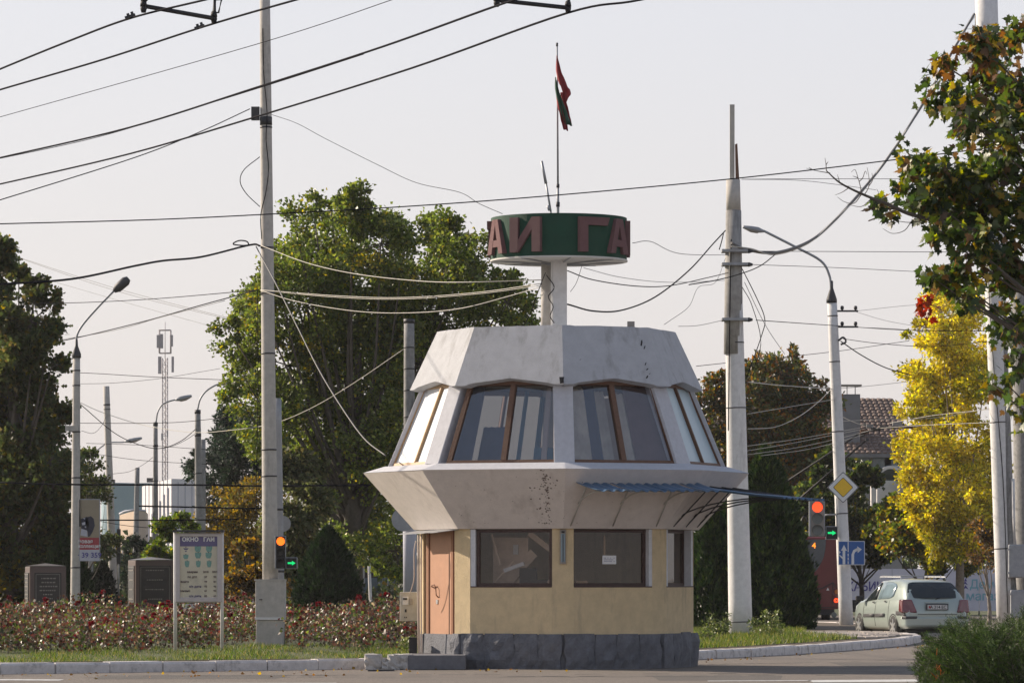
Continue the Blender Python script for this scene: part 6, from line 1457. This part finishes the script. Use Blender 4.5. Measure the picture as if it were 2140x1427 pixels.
# ---------------------------------------------------------------- juniper in the foreground
YJ = 40.0
jn = empty('juniper_bush', (PX(2100, YJ), YJ, 0), 'dark green spreading juniper in the bottom right foreground', 'shrub')
JP, JD, JS = [], [], []; tw = MB()
tips = [(1905, 1395, 0), (1915, 1362, 0), (1930, 1335, 0), (1960, 1318, 0), (1985, 1300, 0), (2015, 1292, 0), (2045, 1296, 0), (2075, 1300, 0), (2110, 1290, 0), (2140, 1275, 0), (2170, 1280, 0), (1920, 1415, 0), (1900, 1440, 0)]
cb = Vector((PX(2110, YJ), YJ, .0))
for i in range(2600):
    if i < 120: t = tips[i % len(tips)]; tip = P(t[0] + NR.uniform(-10, 14), t[1] + NR.uniform(-4, 16), YJ + NR.uniform(-.5, .5))
    else:
        u = NR.random(); px = 1915 + 340 * u + NR.uniform(-10, 10); ytop = np.interp(px, [1900, 1930, 1985, 2045, 2090, 2140, 2260], [1400, 1345, 1305, 1305, 1310, 1285, 1300]); ytop += 9 * math.sin(px * .11) + 6 * math.sin(px * .37)
        tip = P(px, ytop + 6 + (1500 - ytop) * NR.random() ** 1.1, YJ + NR.uniform(-1.3, 1.2)); 
    dv = Vector(((tip.x - cb.x) * .75 + NR.normal() * .28, NR.normal() * .35 - .12, .30 + NR.uniform(-.12, .28)))
    L = NR.uniform(.22, .42); st = tip - dv.normalized() * L; n = 60; f = NR.random(n) ** .7; bend = np.array([0, 0, 1.0]) * .0
    ax = np.array(dv.normalized()); p = np.array(st)[None] + ax[None] * (f * L)[:, None] + np.array([0, 0, .06])[None] * (f ** 2)[:, None]; sd_ = unit(np.cross(NR.normal(size=(n, 3)), ax[None]))
    JP.append(p + sd_ * .008); JD.append(ax[None] * 1.0 + sd_ * .85 + np.array([0, 0, .1])); JS.append(NR.uniform(.026, .060, n) * (1.15 - .6 * f))
    if i % 3 == 0: tw.tube([st, tip], [.004, .002], 3, False, False)
pos = np.concatenate(JP); d = np.concatenate(JD); s_ = np.concatenate(JS); m = len(pos)
clus = np.repeat(1 + NR.normal(size=(2600, 1)) * .36, 60, axis=0).clip(.5, 1.7)
col = palette([(.028, .055, .014), (.050, .085, .018), (.09, .125, .03)], [3, 3, 1.0], m) * clus
o = leaf_mesh('foliage', pos, d, s_, col, m_leafn, jn, 'needle'); o['kind'] = 'stuff'
tag(tw.build('twigs', m_bark, jn), kind='stuff')
p0 = P(1960, 1408, YJ - 1.2); n = 16; o = leaf_mesh('dead_sprig', np.array(p0) + NR.normal(size=(n, 3)) * np.array([.012, .02, .05]), NR.normal(size=(n, 3)) + np.array([0, 0, .8]), NR.uniform(.04, .08, n), palette([(.35, .09, .01)], [1], n), m_leafn, jn, 'needle'); o['kind'] = 'stuff'

# ---------------------------------------------------------------- grass, weeds and roses
LP_ = [Vector((x, y)) for x, y in lawn]
def kerb_y(x):   # front lawn edge
    return np.interp(x, [p.x for p in LP_[:8]], [p.y for p in LP_[:8]])
def grass(name, X, Y, h, pal, w, z=.155):
    n = len(X); pos = np.stack([X, Y, np.full(n, z)], 1); d = NR.normal(size=(n, 3)) * .38 + np.array([0, 0, 1]); o = leaf_mesh(name, pos, d, h, palette(pal, w, n, .3), m_leaf, None, 'blade'); o['kind'] = 'stuff'; return o
GP = [(.04, .075, .014), (.09, .13, .02), (.15, .16, .03), (.24, .20, .08)]
n = 52000; X = NR.uniform(-12.5, .5, n); yk = kerb_y(X); Y = yk + NR.random(n) ** 1.3 * 15 + .02; lump = (np.sin(X * 2.3) + np.sin(X * 5.1 + Y)) * .25 + 1; grass('grass', X, Y, NR.uniform(.02, .085, n) * lump, GP, [4, 3, 1.0, 1.6])
n = 36000; X = NR.uniform(1.8, 8.4, n); yk = kerb_y(X); Y = yk + NR.random(n) ** 1.2 * 26 + .02; ok = X < np.interp(Y, [90, 96, 104, 118], [8.0, 7.3, 7.0, 8.2]); X, Y = X[ok], Y[ok]; n = len(X); grass('grass', X, Y, NR.uniform(.05, .15, n), GP, [3, 3, 1.5, 1.4])
def weeds(label, cx_, cy_, rx_, ry_, n, hmax, pal, w, z=.155):
    K_ = max(6, n // 60); a = NR.normal(size=(K_, 2)); stx = cx_ + a[:, 0] * rx_ * .5; sty = cy_ + a[:, 1] * ry_ * .5; hh = hmax * NR.uniform(.4, 1, K_); k = NR.integers(0, K_, n); f = NR.random(n) ** .7
    pos = np.stack([stx[k] + NR.normal(size=n) * .05 + f * NR.normal(size=K_)[k] * .05, sty[k] + NR.normal(size=n) * .05, z + f * hh[k]], 1)
    root = empty('weed_plant', (cx_, cy_, z), label, 'plant'); o = leaf_mesh('foliage', pos, NR.normal(size=(n, 3)) + np.array([0, 0, .5]), NR.uniform(.035, .08, n), palette(pal, w, n, .3), m_leafr, root, 'leaf'); o['kind'] = 'stuff'
    b = MB()
    for i in range(K_): b.tube([(stx[i], sty[i], z - .02), (stx[i], sty[i], z + hh[i])], [.006, .003], 4, True, False)
    tag(b.build('stems', m_lawn, root), kind='stuff')
WP = [(.06, .09, .02), (.12, .15, .04), (.22, .22, .10)]
weeds('leafy weeds at the left foot of the thick white pole', PX(1500, 97), 97, .45, .5, 900, .55, WP, [2, 3, 1]); weeds('tall sparse weeds at the right foot of the thick white pole', PX(1610, 97.5), 97.5, .5, .6, 800, .62, WP, [2, 3, 1]); weeds('low weeds beside the right corner of the police post', PX(1470, 92), 92, .3, .4, 350, .28, WP, [2, 3, 1])
weeds('low weeds under the small meter box', PX(850, 76), 76, .25, .3, 260, .3, WP, [2, 3, 1])
# rose bed: canes, leaves, blooms
RX = lambda n: NR.uniform(-13.2, .6, n)
n = 70000; nb_ = 1150; bx = NR.uniform(-13.4, .4, nb_); by = 78.8 - 2.8 * (bx < -5.2) + .5 * np.sin(bx * 3) + NR.random(nb_) ** 1.15 * 33; bh = NR.uniform(.26, .78, nb_) * (1 + .18 * np.sin(bx * 1.7) + .1 * np.sin(bx * 4.3))
ok = ~((np.abs(bx - PX(565, 84)) < .8) & (by < 85.6)) & ~((np.abs(bx - PX(414, 78.5)) < .7) & (by < 80)); bx, by, bh = bx[ok], by[ok], bh[ok]; nb_ = len(bx)
bw = NR.uniform(.3, 1.7, nb_); k = NR.choice(nb_, n, p=bw / bw.sum()); f = NR.random(n) ** .6; pos = np.stack([bx[k] + NR.normal(size=n) * .17 * (.5 + f), by[k] + NR.normal(size=n) * .20, .16 + bh[k] * f], 1)
rc = palette([(.075, .038, .024), (.045, .065, .016), (.09, .11, .025), (.22, .17, .11), (.10, .028, .022)], [3.8, 3, 1.4, 1.2, 2.4], n, .3) * (1 + NR.normal(size=(nb_, 1)) * .4)[k].clip(.5, 1.6)
o = leaf_mesh('rose_foliage', pos, NR.normal(size=(n, 3)), NR.uniform(.035, .085, n), rc, m_leafr, None, 'wide'); o['kind'] = 'stuff'
b = MB()
for i in range(nb_):
    for j in range(3):
        t_ = Vector((bx[i] + NR.normal() * .16, by[i] + NR.normal() * .1, .16 + bh[i] * NR.uniform(.7, 1))); b.tube([(bx[i], by[i], .12), t_], [.006, .003], 3, False, False)
tag(b.build('rose_canes', m_bark), kind='stuff')
NBL = 240; bl = NR.choice(nb_, NBL); 
S_, D_, Z_, Cc = [], [], [], []
bxk = np.where(NR.random(NBL) < .8, 1.0, NR.uniform(.5, .9, NBL))
for i, j in enumerate(bl):
    c = np.array([bx[j] + NR.normal() * .12, by[j] + NR.normal() * .12, .17 + bh[j] * bxk[i] + .02]); m = 26; dd = unit(NR.normal(size=(m, 3)) * np.array([1, 1, .8]) + np.array([0, 0, .35])); S_.append(c + dd * .012); D_.append(dd); Z_.append(NR.uniform(.05, .075, m)); Cc.append(palette([(.22, .010, .016), (.14, .007, .012), (.08, .005, .009)], [3, 3, 1], m))
o = leaf_mesh('rose_blooms', np.concatenate(S_), np.concatenate(D_), np.concatenate(Z_), np.concatenate(Cc), leafmat('petals', .6, .25, .3), None, 'wide'); o['kind'] = 'stuff'
# fallen leaves on the road edge
n = 520; X = NR.uniform(-8, 9, n); Y = kerb_y(X) - .30 - NR.random(n) ** 3.2 * 6; o = leaf_mesh('fallen_leaves', np.stack([X, Y, np.full(n, .012)], 1), NR.normal(size=(n, 3)) * np.array([1, 1, .15]), NR.uniform(.03, .07, n), palette([(.2, .10, .03), (.25, .17, .03), (.12, .07, .03)], [1, 1, 1], n), m_leaf, None, 'wide'); o['kind'] = 'stuff'

# ---------------------------------------------------------------- overhead wires
def wire(label, pts, r, m=m_cable, group=None, sub=8, name='overhead_wire', cat='wire', n=5):
    b = MB(); r = r * (.72 if m is m_cablel else .9); b.tube(spline([P(*p) for p in pts], sub), r, n); return tag(b.build(name, m), label, cat, group)
def hw(label, pts, z, r, m=m_cable):   # a contact wire at constant height z
    b = MB(); q = [(x, y, (z - EYE) * FPX / (HOR - y)) for x, y in pts]; b.tube(spline([P(*p) for p in q], 8), r, 6); return tag(b.build('contact_wire', m), label, 'wire')
hw('topmost trolley contact wire crossing the upper left corner', [(-60, 172), (0, 145), (150, 84), (275, 38), (430, 0), (640, -50)], 5.9, .0085)
hw('second trolley contact wire below the bracket at upper left', [(-60, 208), (0, 188), (215, 125), (430, 55), (620, 0), (840, -60)], 5.9, .0085)
hw('third trolley contact wire running up to the bracket at top centre', [(-60, 345), (0, 330), (270, 267), (540, 182), (800, 98), (1040, 12), (1200, -40)], 6.1, .0095)
hw('fourth trolley contact wire passing right of the bracket at top centre', [(-60, 398), (0, 385), (270, 322), (540, 243), (860, 143), (1185, 28), (1340, 0), (1600, -60)], 6.1, .0095)
wire('thin wire sagging under the third trolley wire', [(-30, 338, 46), (200, 288, 44), (420, 222, 42), (600, 166, 40), (760, 114, 38)], .004)
wire('hair-thin wire between the upper trolley wires', [(-40, 256, 60), (0, 245, 60), (540, 92, 52), (820, 0, 48), (900, -30, 47)], .0055)
wire('cable rising from the left edge to the clamp on the tall concrete pole', [(-40, 429, 70), (0, 418, 71), (280, 330, 77), (420, 275, 80), (522, 228, 84)], .011)
wire('long straight cable crossing the whole picture in front of the flagpole', [(-60, 470, 60), (0, 468, 60), (300, 460, 60), (540, 449, 60), (860, 431, 60), (1165, 408, 60), (1540, 373, 60), (1880, 333, 60), (2200, 292, 60)], .0095)
wire('thick black cable from the left edge to the loop on the tall pole', [(-40, 598, 72), (0, 594, 72), (150, 583, 74), (280, 556, 77), (340, 545, 79), (420, 537, 81), (522, 512, 84), (544, 514, 84)], .022)
wire('small black cable loop left of the tall concrete pole', [(524, 512, 84), (505, 513, 84), (487, 510, 84), (500, 503, 84), (516, 505, 84), (521, 514, 84)], .015)
wire('pale cable sagging from the tall pole to the sign column, top of three', [(545, 513, 84), (640, 549, 81), (740, 572, 78), (860, 586, 75), (960, 590, 73), (1135, 585, 72.1)], .011, m_cablel)
wire('pale nearly straight cable from the tall pole to the sign column, middle of three', [(545, 606, 84), (700, 618, 79), (840, 622, 76), (1000, 611, 74), (1135, 592, 72.1)], .010, m_cablel)
wire('second pale cable hugging the middle one toward the sign column', [(545, 607, 84.1), (700, 621, 79), (840, 625, 76), (1000, 614, 74), (1135, 596, 72.1)], .008, m_cablel)
wire('deepest sagging pale cable from the tall pole to the sign column', [(545, 607, 84), (620, 630, 82), (740, 650, 78), (850, 654, 76), (960, 645, 74), (1060, 620, 73), (1135, 598, 72.1)], .010, m_cablel)
wire('brownish cable falling steeply from the tall pole to the left upper window', [(535, 515, 84), (548, 540, 83.6), (575, 590, 82), (620, 680, 79), (665, 770, 77), (710, 845, 75), (760, 915, 73), (806, 952, 71.5)], .014, m_cableb)
wire('thin horizontal wire reaching the tall pole above the poplar', [(60, 634, 110), (180, 632, 108), (330, 624, 104), (540, 606, 84)], .010)
wire('dark cable rising to the tall pole from the left lamp', [(100, 717, 120), (160, 706, 115), (300, 672, 104), (420, 638, 94), (535, 607, 84)], .014)
wire('thin wire beside the dark rising cable', [(110, 713, 121), (240, 690, 110), (340, 662, 100), (470, 628, 90)], .008, m_cableb)
wire('faint upper strand of the double wire slanting across the left sky', [(15, 530, 200), (240, 602, 190), (490, 668, 180)], .011, m_cableb)
wire('faint double wire slanting across the left sky, lower strand', [(15, 531, 201), (240, 607, 191), (480, 668, 181)], .011, m_cableb)
wire('faintest slanting wire in the left sky', [(110, 588, 210), (280, 637, 200), (450, 684, 190)], .009, m_cableb)
for i, (pts, r, lb) in enumerate((
    ([(40, 778, 130), (170, 779, 128), (330, 788, 124), (560, 797, 118)], .010, 'level wire from the left lamp post under the mast antennas'),
    ([(165, 802, 128), (240, 800, 128), (340, 790, 130), (460, 770, 132)], .007, 'thin wire rising rightward behind the telecom mast'),
    ([(160, 884, 128), (300, 884, 126), (400, 880, 124), (560, 860, 120)], .010, 'level wire crossing the lamp posts at mid height'),
    ([(165, 840, 128), (215, 862, 130), (300, 888, 130), (400, 903, 126), (480, 899, 118), (570, 885, 110), (650, 853, 104), (740, 800, 100), (846, 728, 98)], .012, 'twisted cable from left lamp post to the pole behind the post'),
    ([(165, 842, 128), (240, 905, 130), (300, 932, 132), (340, 936, 134), (380, 920, 135), (412, 894, 136)], .014, 'dark cable sagging between left lamp post and the next lamp'),
    ([(420, 896, 136), (395, 915, 137), (360, 932, 140), (325, 938, 150)], .010, 'short slack cable at the lamp post over the notice board'),
    ([(170, 900, 128), (195, 905, 135), (212, 890, 145), (222, 870, 152)], .008, 'slack loop between left lamp post and leaning pole'),
    ([(180, 926, 140), (300, 930, 140), (470, 940, 140), (600, 930, 140)], .009, 'low thin wire above the far buildings'),
    ([(185, 946, 140), (300, 962, 140), (480, 971, 140), (640, 968, 140)], .009, 'lowest thin wire above the far buildings'),
    ([(235, 990, 152), (270, 985, 160), (300, 970, 155), (326, 950, 150)], .009, 'slack wire between the leaning pole and the short bent pole'),
    ([(0, 1008, 110), (150, 1012, 110), (400, 1013, 110), (540, 1015, 110), (775, 1013, 110)], .026, 'upper dark horizontal span bar crossing behind the tall pole'),
    ([(290, 1057, 120), (430, 1060, 120), (540, 1062, 120), (700, 1060, 120)], .026, 'middle dark horizontal span bar behind the tall pole'),
    ([(0, 1082, 125), (200, 1086, 125), (400, 1086, 125), (500, 1084, 125)], .022, 'lower dark horizontal span bar behind the notice board'),
    ([(0, 1040, 130), (250, 1096, 130), (420, 1104, 130)], .010, 'thin wire dropping across the advertising banner'),
    ([(497, 1064, 190), (530, 1080, 180), (600, 1078, 170), (668, 1052, 175)], .012, 'slack pale wire between the two far small poles'),
    ([(674, 1035, 175), (700, 1037, 170), (760, 1060, 160), (850, 1020, 150)], .010, 'pale wire from the right far pole to the police post flare'))):
    wire(lb, pts, r, m_cablel if i in (3, 14, 15) else m_cable)
wire('thin slack wire from the tall pole clamp to the green sign drum', [(568, 240, 84), (620, 258, 83), (680, 290, 81), (790, 345, 78), (870, 382, 76), (960, 402, 74), (1000, 425, 73), (1050, 447, 72.3)], .006)
wire('dark cable hanging from the sign column over the roof', [(1140, 570, 72), (1128, 600, 72), (1108, 655, 72), (1090, 690, 72)], .008)
wire('coiled loose cable on the sign column', [(1142, 575, 71.9), (1158, 600, 71.7), (1146, 620, 71.8), (1156, 640, 71.7), (1150, 660, 71.8), (1158, 675, 71.7)], .009)
wire('cable from under the sign drum to the thick pole, upper', [(1186, 566, 72.5), (1240, 585, 76), (1330, 598, 83), (1400, 597, 90), (1480, 580, 95), (1522, 570, 99.8)], .011)
wire('heavy twisted cable sagging from the sign column up to the thick pole', [(1186, 636, 72.5), (1240, 650, 77), (1300, 648, 83), (1370, 620, 88), (1440, 565, 93), (1490, 510, 98), (1516, 482, 99.8)], .017)
wire('thin drooping wire under the sign drum', [(1216, 556, 72.4), (1205, 590, 72.6), (1192, 610, 72.6)], .005)
wire('thin pale wire from the sign drum toward the right', [(1220, 560, 73), (1300, 580, 78), (1400, 590, 86), (1515, 586, 99)], .006, m_cableb)
wire('thin wire from behind the sign drum to the thick pole', [(1322, 508, 73), (1360, 505, 76), (1420, 530, 82), (1518, 533, 99)], .007, m_cableb)
wire('short dangling cable end left of the thick pole', [(1512, 488, 99.7), (1508, 505, 99.7), (1503, 522, 99.7)], .014)
wire('fine drooping wire right of the roof', [(1516, 540, 99), (1495, 590, 96), (1460, 600, 90), (1440, 640, 84), (1400, 670, 78), (1388, 678, 75)], .006, m_cableb)
wire('thick twisted cable bundle from the thick pole up to the leaning pole', [(1528, 508, 99.5), (1560, 522, 100), (1620, 528, 102), (1690, 505, 105), (1740, 465, 108), (1800, 400, 111), (1860, 325, 114), (1930, 215, 118), (1990, 110, 121), (2036, 30, 124)], .040, m_cableb)
wire('second strand wrapped on the thick twisted bundle', [(1528, 515, 99.4), (1570, 520, 100), (1620, 532, 102), (1690, 508, 105), (1745, 458, 108), (1800, 404, 111), (1862, 318, 114), (1930, 219, 118), (1988, 108, 121), (2036, 36, 124)], .022, m_cablel)
wire('dark cable branching from the twisted bundle down to the post', [(1620, 532, 102), (1590, 555, 100.5), (1555, 570, 99.6), (1500, 585, 96), (1440, 595, 90)], .014)
for lb, pts, r, mm in (
    ('level wire leaving the top of the thick pole', [(1550, 375, 100), (1700, 374, 108), (1890, 374, 118)], .008, m_cable),
    ('slightly dropping wire from the top of the thick pole', [(1550, 375, 100), (1680, 378, 108), (1830, 397, 116)], .007, m_cable),
    ('level wire at the upper bracket of the thick pole', [(1572, 525, 100), (1800, 526, 110), (2040, 527, 120)], .009, m_cable),
    ('dropping wire at the middle bracket of the thick pole', [(1572, 553, 100), (1760, 560, 112), (1960, 570, 122)], .008, m_cable),
    ('wire from the lower bracket of the thick pole to the right lamp', [(1580, 669, 100), (1740, 680, 120), (1900, 690, 122), (2080, 692, 124)], .011, m_cable),
    ('thin wire left of the lower bracket of the thick pole', [(1516, 668, 100), (1460, 680, 95), (1418, 682, 90)], .007, m_cableb),
    ('wire crossing behind the thick pole above the rust tree', [(1455, 765, 115), (1530, 757, 118), (1740, 735, 130), (1900, 712, 140)], .010, m_cable),
    ('diagonal thin wire right of the thick pole', [(1556, 590, 102), (1600, 680, 112), (1640, 740, 120)], .008, m_cable),
    ('bright cable over the rust tree to the right lamp post', [(1562, 798, 100), (1640, 806, 110), (1736, 812, 121)], .017, m_cablel),
    ('pale wire rising over the rust tree', [(1562, 865, 100), (1650, 850, 110), (1740, 835, 121)], .010, m_cablel),
    ('slack pale cable across the rust tree', [(1562, 896, 100), (1620, 892, 106), (1670, 870, 112), (1710, 840, 117), (1735, 815, 121)], .012, m_cablel),
    ('black twisted cable from the right lamp toward the yellow tree', [(1757, 713, 121), (1800, 742, 122), (1850, 768, 123), (1905, 784, 124)], .018, m_cable),
    ('pale twisted wire from the right lamp to the leaning pole', [(1762, 708, 121), (1840, 718, 122), (1950, 724, 124), (2066, 713, 125)], .010, m_cable),
    ('thin wire from the upper insulators to the right', [(1790, 650, 121), (1880, 640, 124), (1960, 634, 126)], .006, m_cableb),
    ('thin crossing wire from the upper insulators to the right', [(1790, 652, 121), (1860, 672, 124), (1970, 690, 126)], .006, m_cableb),
    ('thin wire from the lower insulators to the right', [(1790, 684, 121), (1880, 688, 124), (1990, 700, 126)], .007, m_cableb),
    ('fan wire to the trolley switch, top of four', [(1560, 932, 105), (1660, 918, 115), (1735, 905, 125), (1800, 893, 133)], .010, m_cablel),
    ('fan wire to the trolley switch, second of four', [(1560, 942, 105), (1660, 925, 115), (1735, 910, 125), (1800, 897, 133)], .010, m_cablel),
    ('fan wire to the trolley switch, third of four', [(1560, 950, 105), (1660, 936, 115), (1735, 920, 125), (1805, 903, 133)], .010, m_cablel),
    ('fan wire to the trolley switch, lowest of four', [(1590, 952, 105), (1680, 940, 115), (1745, 925, 125), (1805, 908, 133)], .010, m_cablel),
    ('wire from the right lamp post down to the trolley switch', [(1750, 866, 121), (1780, 880, 127), (1812, 892, 133)], .016, m_cablel),
    ('upper wire right of the trolley switch', [(1860, 884, 133), (1950, 868, 130), (2070, 855, 126)], .011, m_cablel),
    ('lower wire right of the trolley switch', [(1830, 895, 133), (1940, 888, 130), (2085, 882, 126)], .011, m_cablel),
    ('wire over the tiled roof to the leaning pole', [(1755, 880, 121), (1850, 876, 124), (1960, 872, 125), (2084, 850, 125)], .010, m_cablel),
    ('thin wire above the chimney to the yellow tree', [(1750, 812, 121), (1820, 806, 130), (1900, 797, 140)], .008, m_cableb),
    ('wire through the maple to the leaning pole', [(1960, 665, 124), (2020, 650, 124), (2080, 615, 124), (2150, 600, 124)], .012, m_cable),
    ('far wire behind the maple crown', [(1452, 842, 160), (1500, 838, 160), (1560, 836, 160)], .009, m_cable)):
    wire(lb, pts, r, mm)
# trolley switch with fittings
sw = empty('trolley_switch', pp(1830, 895, 133), 'rusty trolley wire switch fitting hanging before the tiled roof', 'fitting')
for (x, y, w, h, mm) in ((1806, 902, 16, 9, m_wood), (1818, 890, 14, 8, m_concd), (1830, 897, 20, 5, m_dmetal), (1848, 892, 18, 5, m_dmetal), (1876, 885, 20, 9, m_concd), (1862, 893, 20, 4, m_dmetal), (1898, 893, 18, 4, m_wood), (1912, 891, 10, 3, m_dmetal), (1802, 909, 10, 8, m_dmetal)):
    brect(x - w / 2, y - h / 2, x + w / 2, y + h / 2, 133 + rnd.uniform(-.2, .2), .15, mm, 'switch_fitting', sw)
b = MB(); b.tube([P(1800, 905, 133), P(1850, 893, 133), P(1925, 889, 133)], .03, 5); b.tube([P(1805, 885, 133), P(1840, 900, 133)], .03, 5); b.build('switch_rail', m_dmetal, sw)
# contact-wire hangers at the top
def hanger(label, xa, ya, xb, yb, z, loops):
    Ya, Yb = (z - EYE) * FPX / (HOR - ya), (z - EYE) * FPX / (HOR - yb); root = empty('wire_hanger', tuple(P((xa + xb) / 2, (ya + yb) / 2, (Ya + Yb) / 2)), label, 'fitting')
    a, c = P(xa, ya - 14, Ya), P(xb, yb - 10, Yb); ext = (c - a).normalized() * .02
    b = MB(); b.tube([a - ext, c + ext], .018, 8); b.build('spreader_bar', m_blk, root)
    for (x, y, Y_) in ((xa, ya, Ya), (xb, yb, Yb)):
        b = MB(); p = P(x, y, Y_); b.tube([p + Vector((0, 0, .0)), p + Vector((0, 0, .03)), p + Vector((0, 0, .055))], [.018, .026, .02], 8); b.tube([p + Vector((0, 0, .05)), p + Vector((0, 0, .09))], [.028, .022], 8); b.build('clamp', m_blk, root)
        b = MB(); d_ = .055 if x < 700 else .02
        b.tube([p + Vector((0, 0, .085)), p + Vector((0.004, 0, .10)), p + Vector((.008, 0, .22))], [.02, .032 if x == xa else .014, .030 if x == xa else .012], 8); b.build('insulator', m_blk, root)
    if loops:
        p = P(xb + 4, yb - 22, Yb); b = MB(); b.tube([p + Vector((-.02, 0, 0)), p + Vector((-.008, 0, .10)), p + Vector((.045, 0, .10)), p + Vector((.022, 0, 0)), p + Vector((-.02, 0, 0))], .009, 6); b.build('shackle', m_blk, root)
    return root
hanger('black spreader bar with insulators between the two upper left trolley wires', 300, 27, 447, 49, 5.9, True)
hanger('black spreader bar with insulators at the top centre of the picture', 1038, 15, 1187, 27, 6.1, False)
for lb, x, y in (('small wire splice on the topmost trolley wire', 273, 38), ('small wire splice on the second trolley wire', 418, 60)):
    Y_ = 4.4 * FPX / (HOR - y); root = empty('wire_splice', pp(x, y, Y_), lb, 'fitting'); p = P(x, y, Y_); b = MB(); b.box(p + Vector((0, 0, .012)), (.085, .03, .022), 0); b.box(p + Vector((-.012, 0, .03)), (.022, .02, .02), 0); b.box(p + Vector((.022, 0, .032)), (.022, .02, .022), 0); b.M = None; o = b.build('splice_body', m_dmetal, root); o.rotation_euler = (0, R(-18), 0)
# ---------------------------------------------------------------- haze
HAZE = True
if HAZE:
    b = MB(); b.box((0, 270, 20), (700, 640, 44)); hz = tag(b.build('haze', m_white), kind='stuff')
    hm = bpy.data.materials.new('haze_volume'); hm.use_nodes = True; n, l = hm.node_tree.nodes, hm.node_tree.links; n.remove(n['Principled BSDF'])
    pv = n.new('ShaderNodeVolumePrincipled'); pv.inputs['Color'].default_value = (.93, .92, .95, 1); pv.inputs['Density'].default_value = .00012; pv.inputs['Anisotropy'].default_value = .3
    l.new(pv.outputs[0], n['Material Output'].inputs['Volume']); hz.data.materials[0] = hm
for o in list(bpy.data.objects):
    if o.type == 'MESH' and o.parent is None and 'label' not in o.keys() and 'kind' not in o.keys(): print('UNTAGGED', o.name)
